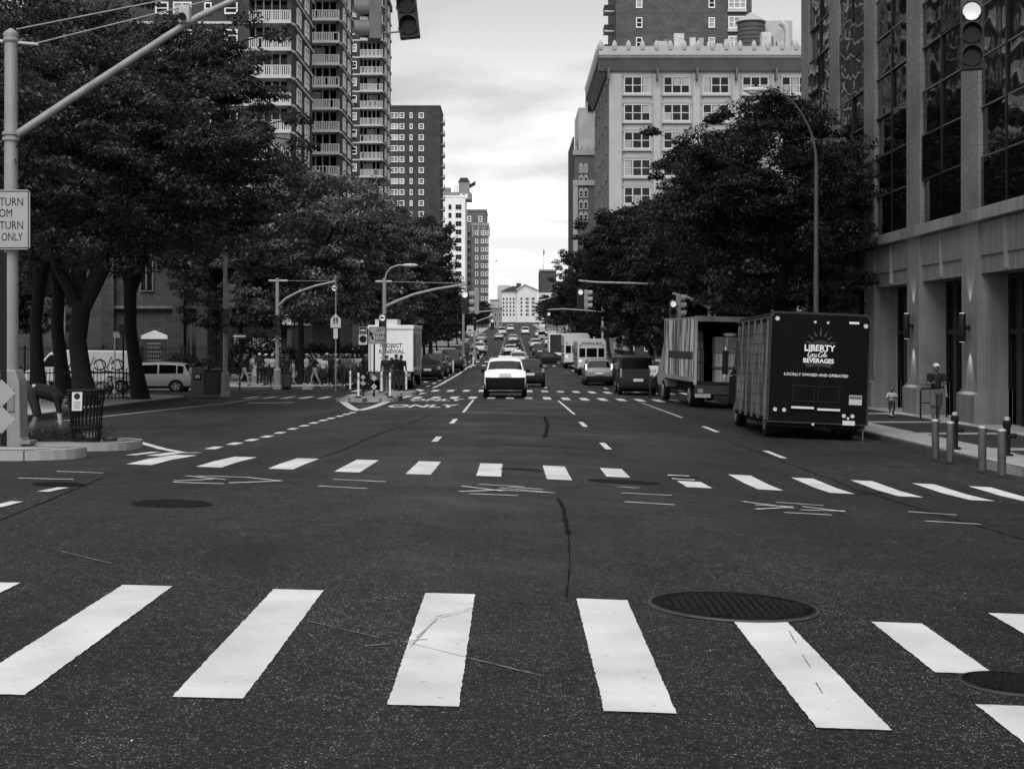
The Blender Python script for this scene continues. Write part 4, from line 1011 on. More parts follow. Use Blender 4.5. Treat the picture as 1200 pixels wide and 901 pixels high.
KIND = {
 'suv': dict(st=[(0,.45,.80,.83,.80,.70),(.06,.32,.93,.99,.88,.78),(.14,.30,1.0,1.07,.91,.79),(.42,.28,1.03,1.62,.92,.70),(.62,.28,1.03,1.69,.92,.70),(1.3,.28,1.02,1.73,.92,.71),(2.4,.28,1.0,1.71,.92,.71),(2.85,.28,.98,1.62,.92,.69),(3.5,.28,.96,1.03,.91,.78),(4.2,.28,.86,.93,.88,.76),(4.52,.34,.72,.78,.80,.7),(4.6,.45,.6,.64,.7,.6)], rw=2, ws=7, sw=((4,5),(5,6),(6,7)), wh=(.85, 3.65), r=.36, lamp=(.72,.9,.9,1.16), W=.92),
 'sedan': dict(st=[(0,.45,.74,.77,.8,.7),(.07,.3,.9,.97,.88,.76),(.2,.27,.93,1.02,.9,.77),(.85,.26,.94,1.04,.9,.77),(1.45,.26,.94,1.36,.9,.62),(2.0,.26,.93,1.45,.9,.64),(2.7,.26,.92,1.42,.9,.64),(3.0,.26,.92,1.36,.9,.63),(3.65,.26,.92,.98,.9,.78),(4.45,.27,.8,.87,.87,.74),(4.75,.36,.66,.7,.78,.66),(4.82,.45,.56,.6,.68,.58)], rw=3, ws=7, sw=((4,5),(5,6)), wh=(.95, 3.85), r=.33, lamp=(.68,.9,.72,.92), W=.9),
 'minivan': dict(st=[(0,.45,.8,.84,.8,.72),(.06,.3,.98,1.04,.88,.8),(.16,.28,1.04,1.12,.9,.8),(.45,.27,1.05,1.62,.9,.7),(.8,.27,1.05,1.70,.9,.71),(1.8,.27,1.04,1.74,.9,.72),(2.8,.27,1.02,1.70,.9,.72),(3.2,.27,1.0,1.58,.9,.69),(4.0,.27,.98,1.04,.9,.78),(4.5,.27,.84,.92,.86,.74),(4.75,.36,.68,.74,.78,.66),(4.82,.45,.58,.62,.68,.58)], rw=2, ws=7, sw=((3,4),(4,5),(5,6),(6,7)), wh=(.85, 3.75), r=.34, lamp=(.78,.9,1.0,1.42), W=.9),
 'van': dict(st=[(0,.5,.9,1.0,.9,.86),(.05,.36,1.15,1.3,.97,.92),(.12,.34,1.2,2.0,.98,.86),(.3,.33,1.2,2.08,.98,.86),(1.6,.33,1.2,2.1,.98,.86),(3.2,.33,1.18,2.08,.98,.86),(3.6,.33,1.15,1.98,.98,.84),(4.3,.33,1.1,1.16,.97,.84),(5.0,.33,.95,1.02,.93,.8),(5.3,.4,.8,.84,.85,.74),(5.36,.5,.7,.74,.8,.7)], rw=1, ws=6, sw=((4,5),(5,6)), wh=(1.1, 4.2), r=.36, lamp=(.86,.97,.95,1.4), W=.98),
}
def car(name, label, x, y, rz, kind, v, cat='car', group=None, sc=1.0, lower=None, lamps_on=False, wid=1.0, detail=True):
    K = KIND[kind]; t = thing(name, label, cat, (x, y, g(x, y)), rz, group); t.scale = (sc*wid, sc, sc); st = K['st']; P = paintm(v)
    rings = []
    for (yy, zb, zbelt, zt, wb, wt) in st:
        zm = (zb+zbelt)/2; cab = zt - zbelt > .25
        h = [(wb*.78, zb), (wb*.955, zb+.09), (wb, zm), (wb*.985, zbelt-.08), (wb*.955, zbelt), (wt*1.03, zt-.09 if cab else zt-.03), (wt*.93, zt-.02 if cab else zt-.01), (wt*.5, zt+.012), (0, zt+.018)]
        rings.append([(a, yy, b) for a, b in h] + [(-a, yy, b) for a, b in h[-2::-1]])
    n = len(rings[0]); m = MB(); vs = [p for r in rings for p in r]; fs = []
    for i in range(len(rings)-1):
        for k in range(n): fs.append((i*n+k, i*n+(k+1) % n, (i+1)*n+(k+1) % n, (i+1)*n+k))
    fs.append(tuple(range(n))); fs.append(tuple((len(rings)-1)*n+k for k in range(n-1, -1, -1)))
    m.add(vs, fs); body = m.build('body', P, t, 35)
    def lerpg(i, a, b, lo, hi, name, off, shrink=.93):
        """glass lying just proud of the body between ring points a..b of stations i, i+1"""
        A, B = [Vector(q) for q in rings[i][a:b+1]], [Vector(q) for q in rings[i+1][a:b+1]]; q = []
        for t_ in (lo, hi):
            row = [p1.lerp(p2, t_) for p1, p2 in zip(A, B)]; c = sum(row, Vector())/len(row); q.append([c + (p-c)*shrink + off for p in row])
        L_ = len(q[0]); MB().add(q[0]+q[1], [(k, k+1, L_+k+1, L_+k) for k in range(L_-1)]).build(name, CARGLASS, t, 60)
    lerpg(K['rw'], 5, 11, .3 if kind == 'suv' else .1, .93, 'rear_window', Vector((0, -.012, .012)), .95); lerpg(K['ws'], 5, 11, .08, .92, 'windshield', Vector((0, .012, .012)), .95)
    for (i, j) in K['sw']:
        for s in (0, 1):
            a, b = (4, 5) if s == 0 else (11, 12); lerpg(i, a, b, .05, .95, 'side_window', Vector((.012*(1 if s == 0 else -1), 0, 0)), .86)
    W = K['W']; x0, x1, z0, z1 = K['lamp']
    for s in (-1, 1):
        MB().box(min(s*x0, s*x1)*.985, max(s*x0, s*x1)*.985, -.015 if kind == 'van' else -.01, .16, z0, z1).build('tail_lamp', TAIL_ON if lamps_on else TAIL, t, bevel=.02)
        for yy in K['wh']:
            wheel(t, s*(W-.085), yy, K['r'])
            MB().lathe([(K['r']*1.16, -.03), (K['r']*1.16, .006)], 20, (s*W, yy, K['r']), 'x').build('wheel_arch', PLAST, t)
        MB().box(*sorted((s*(W-.02), s*(W+.2))), st[K['ws']][0]+.15, st[K['ws']][0]+.28, st[K['ws']][2]+.03, st[K['ws']][2]+.2).build('mirror', PLAST if lower is not None else P, t, bevel=.03)
        MB().lathe([(.09,0),(.1,.03),(.02,.05)], 10, (s*W*.72, st[-1][0]-.12, .66), 'y').build('headlight', mat(.7, .1, 0, name='headlamp'), t)
    lw = PLAST if lower is None else paintm(lower)
    zt_ = .62 if lower is None else .88
    MB().prism([(-.07,.36),(-.09,.5),(-.07,zt_),(.12,zt_+.02),(.2,.3)], 'x', -W*.93, W*.93).build('rear_bumper', lw, t, bevel=.02)
    MB().box(-.26, .26, -.1 if kind != 'van' else -.07, -.085 if kind != 'van' else -.055, (.72 if kind == 'sedan' else (.98 if lower is not None else .8))-.07, (.72 if kind == 'sedan' else (.98 if lower is not None else .8))+.08).build('licence_plate', PLATE, t)
    MB().box(-W*.85, W*.85, .3, st[-1][0]-.3, .2, .36).build('underbody', BLACK, t)
    if lower is not None:
        for s in (-1, 1): MB().box(*sorted((s*(W-.03), s*(W+.012))), .1, st[-1][0]-.3, .3, .62).build('side_cladding', PLAST, t)
    return t
# ------------- cars ahead, nearest first
suv = car('police_suv', 'white SUV with dark lower body, nearest vehicle in the middle lane', PX(592, 65), 65, 0, 'suv', .8, lower=.006, lamps_on=True)
MB().box(-.3, .3, 1.35, 1.55, 1.74, 1.82).build('roof_beacon', mat(.6, .3, 0), suv)
MB().tube([(-.62,.7,1.74),(-.62,.75,1.78),(-.62,2.3,1.78),(-.62,2.35,1.73)], .015, 6).build('roof_rail', CHROME, suv); MB().tube([(.62,.7,1.74),(.62,.75,1.78),(.62,2.3,1.78),(.62,2.35,1.73)], .015, 6).build('roof_rail', CHROME, suv)
text('POLICE', .13, mat(.05), suv, (0, .05, 1.0), (R(96), 0, 0), bold=.004) if False else None
car('sedan', 'dark sedan partly hidden behind the white SUV', PX(621.5, 86), 86, 0, 'suv', .03, sc=.92)
taxi = car('taxi', 'pale taxi sedan ahead of the dark sedan', PX(607, 138), 138, 0, 'suv', .45, sc=.9)
MB().box(-.3, .3, 1.4, 1.6, 1.74, 1.9).build('roof_sign', mat(.8, .4, 0), taxi)
car('minivan', 'silver minivan driving on the right near the kerb lane', PX(702, 92), 92, 0, 'minivan', .2, sc=.95, lamps_on=True)
car('parked_van', 'dark parked van beside the man in the white shirt', PX(748, 73), 73, R(-1), 'van', .03, cat='van', sc=.93)
car('parked_car', 'black car between silver minivan and dark parked van', PX(727, 96), 96, 0, 'suv', .025)
car('pickup', 'black car turning sideways across the lanes beyond the taxi', PX(665, 150), 150, R(90), 'sedan', .012, sc=.95)
# left kerb: parked cars past the white truck
car('parked_car', 'black sedan parked just past the white relief truck', PX(501, 101), 101, 0, 'sedan', .025, group='cars parked on the left')
car('parked_car', 'dark hatchback second past the white relief truck', PX(508.5, 110), 110, 0, 'suv', .05, group='cars parked on the left')
car('parked_car', 'grey car third past the white relief truck', PX(516, 120), 120, 0, 'sedan', .12, group='cars parked on the left')
car('parked_car', 'pale-roofed dark SUV parked fourth past the white truck', PX(528.5, 127), 127, 0, 'suv', .05, sc=1.08, group='cars parked on the left')
car('parked_car', 'dark car parked past the far left refuge island', PX(552, 172), 172, 0, 'sedan', .05, group='cars parked on the left')
car('parked_car', 'pale car parked far along the left kerb', PX(561, 195), 195, 0, 'suv', .5, group='cars parked on the left')
# traffic far along the avenue
FAR = [(-.2,190,'sedan',.6,'white sedan far ahead in the centre'),(3.4,182,'suv',.05,'black SUV far ahead right of the taxi'),(.4,232,'sedan',.03,'black sedan far ahead behind the white sedan'),
 (3.6,226,'minivan',.55,'pale minivan far ahead on the right'),(.2,275,'suv',.5,'pale SUV in the distance, centre lane'),
 (6.2,246,'suv',.6,'pale SUV parked far along the right kerb'),(6.3,205,'sedan',.08,'dark sedan parked right beyond the buses'),(-2.8,318,'sedan',.5,'tiny pale sedan left in the distance'),
 (-2.5,385,'van',.6,'pale van near the street end, left lane'),(3.5,392,'van',.8,'white van near the street end, right lane'),(6.2,300,'van',.4,'grey van parked far on the right'),
 (-5.8,225,'suv',.08,'dark SUV parked far along the left kerb'),(-5.8,250,'sedan',.6,'white sedan parked far along the left kerb'),(-5.9,290,'suv',.3,'grey SUV parked farthest on the left'),(6.3,345,'suv',.7,'white SUV parked farthest on the right'),(-.5,470,'van',.7,'speck-sized white van before the gabled building')]
for (x, y, k, v, lab) in FAR: car('car', lab, x, y, 0, k, v, group='traffic far along the avenue')
# ------------- cross street on the left
mp_ = car('minivan', 'silver minivan on the side street behind the newspaper box', PX(229, 76), 76.0, R(90), 'minivan', .3, sc=.95)
mp_.scale.z = .86
gv = thing('graffiti_van', 'white panel van covered in graffiti behind the thick tree trunk', 'van', (PX(153, 76.5), 77.2, g(-19, 76)), R(90))
VW = mat(.6, .45, .12, 1, spec=.4, name='van_white')
MB().prism([(.0,.45),(.0,1.9),(.12,2.05),(3.6,2.1),(4.1,1.95),(4.75,1.2),(5.3,1.05),(5.4,.5)], 'x', -.98, .98).build('body', VW, gv, bevel=.06)
for s in (-1, 1):
    for yy in (1.0, 4.3): wheel(gv, s*.86, yy, .35)
    MB().prism([(3.75,1.25),(3.8,1.85),(4.05,1.85),(4.55,1.25)], 'x', *sorted((s*.97, s*.992))).build('side_window', CARGLASS, gv)
MB().prism([(4.14,1.96),(4.78,1.22),(4.8,1.23),(4.17,1.98)], 'x', -.8, .8).build('windshield', CARGLASS, gv)
GRAF = mat(.02, .5, 0, name='spray_black')
def ribbon(pts, w, m, parent, name='graffiti', xoff=.99):
    mb = MB(); P = [Vector(p) for p in pts]
    for i, p in enumerate(P):
        d = (P[min(i+1, len(P)-1)]-P[max(i-1, 0)]).normalized(); nn = Vector((-d.y, d.x))*w/2
        mb.v += [(xoff, p.x+nn.x, p.y+nn.y), (xoff, p.x-nn.x, p.y-nn.y)]
    for i in range(len(P)-1): mb.f.append((2*i, 2*i+1, 2*i+3, 2*i+2)); mb.m.append(0)
    return mb.build(name, m, parent)
for base in (.35, 1.25, 2.3):
    ribbon([(base+.3*math.cos(a)+.25, 1.35+.26*math.sin(a)) for a in [k*.45 for k in range(14)]], .07, GRAF, gv, xoff=-.99)
    ribbon([(base, 1.1), (base+.2, 1.7), (base+.35, 1.2), (base+.55, 1.75), (base+.8, 1.15)], .06, GRAF, gv, xoff=-.993)
    ribbon([(base-.1, 1.0), (base+.4, .95), (base+.9, 1.05)], .08, GRAF, gv, xoff=-.991)
MB().box(-.2, .2, -.03, -.001, .7, .85).build('licence_plate', PLATE, gv); MB().box(-.9, .9, -.12, .02, .42, .6).build('rear_bumper', PLAST, gv)

# ------------- beverage truck on the right
def rrect(w, z0, z1, r, n=5):
    p = [(-w/2, z0), (w/2, z0)]
    for k in range(n+1): a = math.pi/2*k/n; p.append((w/2-r+r*math.cos(a), z1-r+r*math.sin(a)))
    for k in range(n+1): a = math.pi/2+math.pi/2*k/n; p.append((-w/2+r+r*math.cos(a), z1-r+r*math.sin(a)))
    return p
def stripes_mat(name, lo, hi, sx, sz, thr=.5, con=.08, rough=.35):
    m = bpy.data.materials.new(name); m.use_nodes = True
    t = m.node_tree; n = t.nodes; l = t.links; b = n['Principled BSDF']; b.inputs['Roughness'].default_value = rough
    c = n.new('ShaderNodeTexCoord'); mpn = n.new('ShaderNodeMapping'); mpn.inputs['Scale'].default_value = (sx, sx, sz); l.new(c.outputs['Object'], mpn.inputs[0])
    z = n.new('ShaderNodeTexNoise'); z.inputs['Scale'].default_value = 1; z.inputs['Detail'].default_value = 4; z.inputs['Roughness'].default_value = .55; l.new(mpn.outputs[0], z.inputs['Vector'])
    r = n.new('ShaderNodeMapRange'); r.inputs['From Min'].default_value = thr-con; r.inputs['From Max'].default_value = thr+con; r.inputs['To Min'].default_value = lo; r.inputs['To Max'].default_value = hi; l.new(z.outputs['Fac'], r.inputs['Value'])
    cb = n.new('ShaderNodeCombineColor')
    for i in range(3): l.new(r.outputs[0], cb.inputs[i])
    l.new(cb.outputs[0], b.inputs['Base Color']); return m
ART = stripes_mat('bottle_artwork', .015, .26, 3.6, 1.0, .56, .1); DRIP = stripes_mat('dripping_graffiti', .10, .8, 5.5, .5, .52, .07, .5)
TRK = mat(.004, .6, .4, 1.2, spec=.08, name='black_truck_paint'); DKG = mat(.05, .5, .1, 3, name='dark_grey_print'); LTX = mat(.75, .5, 0, name='white_print')
bx, by = PX(956.5, 36.8), 36.8
bt = thing('beverage_truck', 'black beverage delivery truck with white lettering, parked at the right kerb', 'truck', (bx, by, g(bx, by)), R(-.6)); bt.rotation_euler = (R(-.9), R(2.4), R(-.6))
MB().prism(rrect(2.48, .42, 3.12, .16), 'y', .0, 5.6).build('body', TRK, bt, 50, bevel=.012)
MB().prism(rrect(2.5, .40, 3.14, .16), 'y', -.012, .05).build('rear_rim', mat(.03, .4, .1, 4), bt, 50)
MB().prism(rrect(2.40, .44, 3.09, .13), 'y', -.016, .0).build('rear_panel', TRK, bt, 50)
for k in range(5):
    y0 = .25+1.06*k
    d = MB().box(-1.262, -1.235, y0, y0+.96, .52, 2.86).build('side_door', ART, bt)
    for j in range(9): MB().box(-1.275, -1.2625, y0, y0+.96, .55+.255*j, .565+.255*j).build('slat_joint', mat(.05), d)
    MB().box(-1.29, -1.23, y0-.085, y0-.015, .45, 2.95).build('door_post', mat(.12, .5, .2, 3), bt)
    MB().box(1.235, 1.262, y0, y0+.96, .52, 2.86).build('side_door', ART, bt)
MB().box(-1.27, 1.27, -.0, 5.6, 2.97, 2.985).build('roof_gutter', mat(.2), bt)
Y0 = -.02
def tx(px): return (px-867)/190.0
def tz(py): return 3.1-(py-190)/190.0
for k in range(7):
    a = math.pi*(k+.5)/7; r0, r1 = .24, .40+.08*(k == 3); c_ = (tx(868), tz(335)); dx, dz = math.cos(a), math.sin(a)
    w = .03
    MB().add([(c_[0]+r0*dx-w*dz, Y0, c_[1]+r0*dz+w*dx), (c_[0]+r0*dx+w*dz, Y0, c_[1]+r0*dz-w*dx), (c_[0]+r1*dx, Y0, c_[1]+r1*dz)], [(0,1,2)]).build('crown_ray', DKG, bt)
MB().prism([(tx(868)+.24*math.cos(math.pi*k/10), tz(340)+.16*math.sin(math.pi*k/10)) for k in range(11)], 'y', Y0-.002, Y0+.003).build('crown_band', mat(.03), bt)
MB().prism([(tx(795),tz(418)),(tx(928),tz(418)),(tx(920),tz(440)),(tx(866),tz(432)),(tx(866),tz(455)),(tx(862),tz(455)),(tx(862),tz(432)),(tx(808),tz(440))], 'y', Y0, Y0+.004).build('emblem_base', mat(.035), bt)
RX = (R(90), 0, 0)
text('LIBERTY', .205, LTX, bt, (tx(865), Y0-.004, tz(349)), RX, bold=.006, spacing=1.02, ext=.002)
for xx in (-.345, -.275, -.11): MB().box(xx-.035, xx+.035, Y0-.007, Y0-.001, tz(349)-.078, tz(349)-.066).build('serif', LTX, bt)
text('BEVERAGES', .148, LTX, bt, (tx(862), Y0-.004, tz(408.5)), RX, bold=.005, spacing=1.0, ext=.002)
text('LOCALLY OWNED AND OPERATED', .098, LTX, bt, (tx(853), Y0-.004, tz(475)), RX, bold=.001, shear=.1, ext=.002)
# flowing script drawn as pen strokes
def script(parent, cx, cz, S):
    def pen(pts, w):
        P = []
        pts = [Vector(p) for p in pts]; pts = [pts[0]] + pts + [pts[-1]]
        for i in range(1, len(pts)-2):
            for k in range(6):
                t_ = k/6; a, b, c, d = pts[i-1:i+3]
                P.append(.5*((2*b)+(c-a)*t_+(2*a-5*b+4*c-d)*t_*t_+(3*b-a-3*c+d)*t_**3))
        P.append(pts[-2]); mb = MB()
        for i, p in enumerate(P):
            d = (P[min(i+1, len(P)-1)]-P[max(i-1, 0)]); d = d.normalized() if d.length > 1e-6 else Vector((1, 0))
            ww = w*(.55+.6*abs(d.y)); nn = Vector((-d.y, d.x))*ww/2
            for q in (p+nn, p-nn): mb.v.append((cx+(q.x+.22*q.y)*S, Y0-.005, cz+q.y*S))
        for i in range(len(P)-1): mb.f.append((2*i, 2*i+1, 2*i+3, 2*i+2)); mb.m.append(0)
        mb.build('script_lettering', LTX, parent)
    def C_(x): pen([(x+.42,.72),(x+.28,.9),(x+.05,.6),(x,.15),(x+.2,-.05),(x+.45,.15)], .11)
    def o_(x): pen([(x+.18,.42),(x,.2),(x+.12,-.02),(x+.28,.2),(x+.16,.42),(x+.36,.32)], .08)
    def c_(x): pen([(x+.26,.36),(x+.1,.42),(x,.15),(x+.14,-.02),(x+.32,.14)], .08)
    def a_(x): pen([(x+.26,.38),(x+.05,.35),(x+.05,.02),(x+.24,.15),(x+.28,.4),(x+.27,.05),(x+.4,.08)], .08)
    def l_(x): pen([(x,.1),(x+.2,.6),(x+.22,.9),(x+.1,.85),(x+.08,.1),(x+.22,.02)], .08)
    C_(-1.6); o_(-1.18); c_(-.84); a_(-.52); C_(.1); o_(.52); l_(.86); a_(1.08)
    pen([(-1.45,-.05),(-1.1,-.22),(-.5,-.12),(-.1,-.05)], .07); pen([(.5,.78),(.85,1.0),(1.2,.92)], .07); pen([(-.12,.3),(.06,.3)], .08)
script(bt, tx(858), tz(389), .155)
ringm = MB().lathe([(.055,0),(.055,.02),(.035,.03),(.0,.03)], 14, axis='y').mesh('marker_lamp', mat(.5, .3, .1, 9, name='lamp_lens'), 40)
for (px, py, s) in ((663,217,1),(1077,237,1),(840,227,.6),(900,228,.6),(668,642,.9),(710,643,.9),(990,660,.9),(1030,660,.9),(1010,671,.6),(847,705,.6)):
    link('marker_lamp', ringm, bt, (tx(px), -.045, tz(py)), scale=(s, 1, s))
for x0, x1 in ((745,850),(865,968)):
    for a, b, c, d in ((x0,x1,524,530),(x0,x1,596,602),(x0,x0+5,530,596),(x1-5,x1,530,596)): MB().box(tx(a), tx(b), Y0-.008, Y0, tz(d), tz(c)).build('hatch_trim', mat(.009, .6, .1, 4), bt)
for a, b, z in ((742,848,629),(864,970,634)): MB().box(tx(a), tx(b), -.08, -.045, tz(z+5), tz(z-5)).build('grab_bar', mat(.6, .4, .1, 4), bt)
MB().box(tx(1000), tx(1046), Y0-.003, Y0, tz(229), tz(219)).build('maker_badge', LTX, bt)
st_ = MB().box(tx(1012), tx(1072), Y0-.004, Y0, tz(607), tz(562)).build('notice_sticker', mat(.45, .5, .3, 30), bt); MB().box(tx(1014), tx(1070), Y0-.007, Y0-.0045, tz(580), tz(566)).build('sticker_print', mat(.12), st_)
MB().box(tx(985), tx(1042), -.05, -.02, tz(703), tz(682)).build('licence_plate', PLATE, bt)
MB().box(-1.2, 1.2, .1, .3, .3, .42).build('rear_sill', BLACK, bt); MB().box(-1.0, 1.0, .3, 5.4, .3, .5).build('chassis', BLACK, bt)
for s in (-1, 1):
    for xx in (.98, .68): wheel(bt, s*xx, 1.15, .46, .25)
    wheel(bt, s*.98, 6.3, .46, .28); MB().box(*sorted((s*.55, s*1.12)), .55, .57, .14, .5).build('mud_flap', BLACK, bt)
MB().prism([(5.65,.6),(5.65,2.55),(6.7,2.55),(7.25,1.75),(8.1,1.5),(8.2,.6)], 'x', -1.1, 1.1).build('cab', TRK, bt, bevel=.06)
for s in (-1, 1):
    MB().prism([(5.95,1.65),(5.95,2.35),(6.6,2.35),(6.95,1.65)], 'x', *sorted((s*1.095, s*1.112))).build('cab_window', CARGLASS, bt)
    mr = MB().tube([(s*1.1,6.9,2.25),(s*1.42,6.8,2.3),(s*1.42,6.8,1.4),(s*1.1,6.9,1.5)], .018, 6).build('mirror_arm', CHROME, bt)
    MB().box(*sorted((s*1.33, s*1.5)), 6.72, 6.8, 1.5, 2.2).build('mirror', BLACK, mr, bevel=.02)
MB().box(-1.18, -1.1, 6.0, 6.4, .5, .6).build('cab_step', CHROME, bt)
MB().cyl((1.16,.1,.4), (1.17,.12,.02), .02, n=6).build('prop_rod', mat(.1), bt)

# ------------- open box truck in front of it
ox, oy_ = PX(850, 57), 57.0
bt2 = thing('box_truck', 'grimy box truck with its rear door open and graffiti on its side', 'truck', (ox, oy_, g(ox, oy_)), R(4.2)); bt2.rotation_euler = (0, R(1.2), R(4.2))
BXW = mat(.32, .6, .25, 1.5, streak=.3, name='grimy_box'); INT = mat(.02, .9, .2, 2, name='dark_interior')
MB().box(-1.22, -1.17, 0, 6.8, 1.0, 3.42).build('side_panel', DRIP, bt2); MB().box(1.17, 1.22, 0, 6.8, 1.0, 3.42).build('side_panel', DRIP, bt2)
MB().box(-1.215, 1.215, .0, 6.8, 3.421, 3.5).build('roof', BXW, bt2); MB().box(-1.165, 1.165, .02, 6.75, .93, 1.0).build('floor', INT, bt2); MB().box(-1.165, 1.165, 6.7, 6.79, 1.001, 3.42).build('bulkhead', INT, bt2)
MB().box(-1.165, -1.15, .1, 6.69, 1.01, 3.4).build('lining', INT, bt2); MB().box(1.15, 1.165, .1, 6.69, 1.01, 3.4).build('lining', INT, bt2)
MB().box(-1.25, -1.14, -.05, -.001, .9, 3.52).build('door_frame', BXW, bt2); MB().box(1.14, 1.25, -.05, -.001, .9, 3.52).build('door_frame', BXW, bt2); MB().box(-1.139, 1.139, -.05, -.001, 3.32, 3.52).build('door_frame', BXW, bt2)
MB().box(-1.23, -1.221, .0, 6.8, 1.0, 1.16).build('side_rail', BXW, bt2); MB().box(-1.226, -1.2215, .4, 5.6, 1.85, 2.15).build('side_band', mat(.05), bt2)
MB().box(-1.2, 1.2, -.1, .1, .55, .9).build('tail_sill', mat(.04), bt2); MB().box(-.6, .6, .3, 9, .5, .92).build('chassis', BLACK, bt2)
MB().box(-1.2, -.6, -.12, .0, .42, .56).build('step_bumper', mat(.3), bt2); MB().box(.6, 1.2, -.12, .0, .42, .56).build('step_bumper', mat(.3), bt2)
for s in (-1, 1):
    for xx in (.96, .66): wheel(bt2, s*xx, 1.7, .44, .25)
    wheel(bt2, s*.96, 7.6, .44, .27); MB().box(*sorted((s*.9, s*1.1)), -.13, -.1, .6, .75).build('tail_lamp', TAIL, bt2)
MB().prism([(6.95,.6),(6.95,2.5),(7.8,2.55),(8.5,1.8),(9.0,1.5),(9.1,.6)], 'x', -1.05, 1.05).build('cab', BXW, bt2, bevel=.06)
CART = mat(.24, .8, .2, 2.5, bump=.2, bscale=6, name='cardboard'); CARTD = mat(.08, .8, .2, 2.5, name='dark_cardboard'); TAPE = mat(.35, .4, 0, name='packing_tape')
def carton(x, y, z, w, d, h, lab, m=CART, rz=0):
    M_ = bt2.matrix_basis.copy(); M_ = Matrix.Translation(bt2.location) @ bt2.rotation_euler.to_matrix().to_4x4(); p = M_ @ Vector((x, y, z))
    t = thing('carton', lab, 'box', p, 0, 'cartons in the open box truck'); t.rotation_euler = (0, R(1.2), R(4.2)+rz)
    MB().box(-w/2, w/2, -d/2, d/2, 0, h).build('box', m, t, bevel=.012); MB().box(-.03, .03, -d/2-.004, -d/2-.0005, .02, h-.02).build('tape', TAPE, t)
for i, (zz, hh, mm, lab) in enumerate(((1.01, .5, CART, 'bottom'), (1.52, .06, CARTD, 'flat dark'), (1.59, .52, CART, 'middle'))):
    if hh < .1: carton(.05, .45, zz, .95, .6, hh, 'flat dark carton tray between the pale cartons in the truck', mm); continue
    carton(-.17, .45, zz, .42, .5, hh, '%s left pale carton of the stack at the truck tail' % lab, mm); carton(.27, .45, zz, .42, .5, hh, '%s right pale carton of the stack at the truck tail' % lab, mm)
carton(.05, .48, 2.12, .9, .55, .62, 'large dull wrapped carton on top of the pale cartons', mat(.14, .6, .3, 3, bump=.4, bscale=5))
carton(-.92, 1.0, 1.01, .42, .5, .72, 'lowest dark carton against the left truck wall', CARTD); carton(-.92, 1.0, 1.75, .42, .5, .5, 'second dark carton against the left truck wall', CARTD)
carton(-.94, 1.0, 2.26, .38, .5, .34, 'grey carton near the top by the left truck wall', mat(.12)); carton(-.94, 1.0, 2.61, .36, .45, .36, 'topmost small carton by the left truck wall', mat(.1))
carton(.85, .9, 1.01, .5, .6, .9, 'tall dark carton by the right truck wall', CARTD)
bagp = Matrix.Translation(bt2.location) @ bt2.rotation_euler.to_matrix().to_4x4() @ Vector((.22, .42, 2.75))
bag = thing('white_sack', 'folded white sack lying on top of the carton stack', 'sack', bagp, R(4)); MB().ell((0,0,.08), (.27,.2,.085), 12, 6).build('sack', mat(.6, .7, .1, 6, bump=.5, bscale=8), bag, 60); MB().tube([(-.2,-.1,.1),(-.1,-.18,.14),(.1,-.18,.13),(.2,-.1,.1)], .012, 5).build('cord', BLACK, bag)
# ------------- white relief truck on the left
rx, ry = PX(458, 80), 80.0
rtk = thing('relief_truck', 'white box truck with lettering on its rear, behind the left turn lane sign', 'truck', (rx, ry, g(rx, ry)), 0)
RW = mat(.72, .5, .08, 1, spec=.4, name='white_truck'); ph_ = 3.35
MB().box(-1.2, 1.2, 0, 7.5, .95, ph_).build('box', RW, rtk, bevel=.03); MB().box(-1.24, 1.24, -.06, 7.56, ph_-.12, ph_+.1).build('roof_cap', RW, rtk, bevel=.03)
MB().box(1.201, 1.215, .3, 6.8, 1.2, 3.0).build('side_print', stripes_mat('side_print', .06, .6, 1.2, .8, .5, .1), rtk); MB().box(-.9, .3, .6, 3, ph_+.1, ph_+.42).build('roof_air_unit', mat(.5, .6, .2, 2), rtk)
MB().box(-1.15, -1.05, -.03, -.001, 1.0, 3.1).build('door_edge', mat(.4), rtk); MB().box(1.05, 1.19, -.04, -.001, .98, 3.2).build('door_edge', RW, rtk)
text('PROJECT', .30, mat(.06), rtk, (.02, -.012, 2.35), RX, bold=.004, ext=.003); text('RENEWAL', .30, mat(.06), rtk, (.04, -.012, 2.03), RX, bold=.004, ext=.003); text('health care van', .15, mat(.25), rtk, (0, -.012, 1.75), RX, ext=.003) if False else MB().box(-.6, .65, -.01, -.001, 1.66, 1.71).build('small_print', mat(.3), rtk)
MB().box(-1.1, 1.1, -.15, .0, .5, .94).build('rear_step', mat(.05), rtk); MB().box(-.6, .6, .2, 9, .5, .94).build('chassis', BLACK, rtk)
for s in (-1, 1):
    wheel(rtk, s*.95, 1.6, .44, .3); wheel(rtk, s*.95, 8.2, .44, .27); MB().box(*sorted((s*.85, s*1.05)), -.17, -.15, .7, .85).build('tail_lamp', TAIL, rtk)
MB().prism([(7.6,.6),(7.6,2.4),(8.3,2.5),(9,1.8),(9.6,1.5),(9.7,.6)], 'x', -1.05, 1.05).build('cab', RW, rtk, bevel=.06)
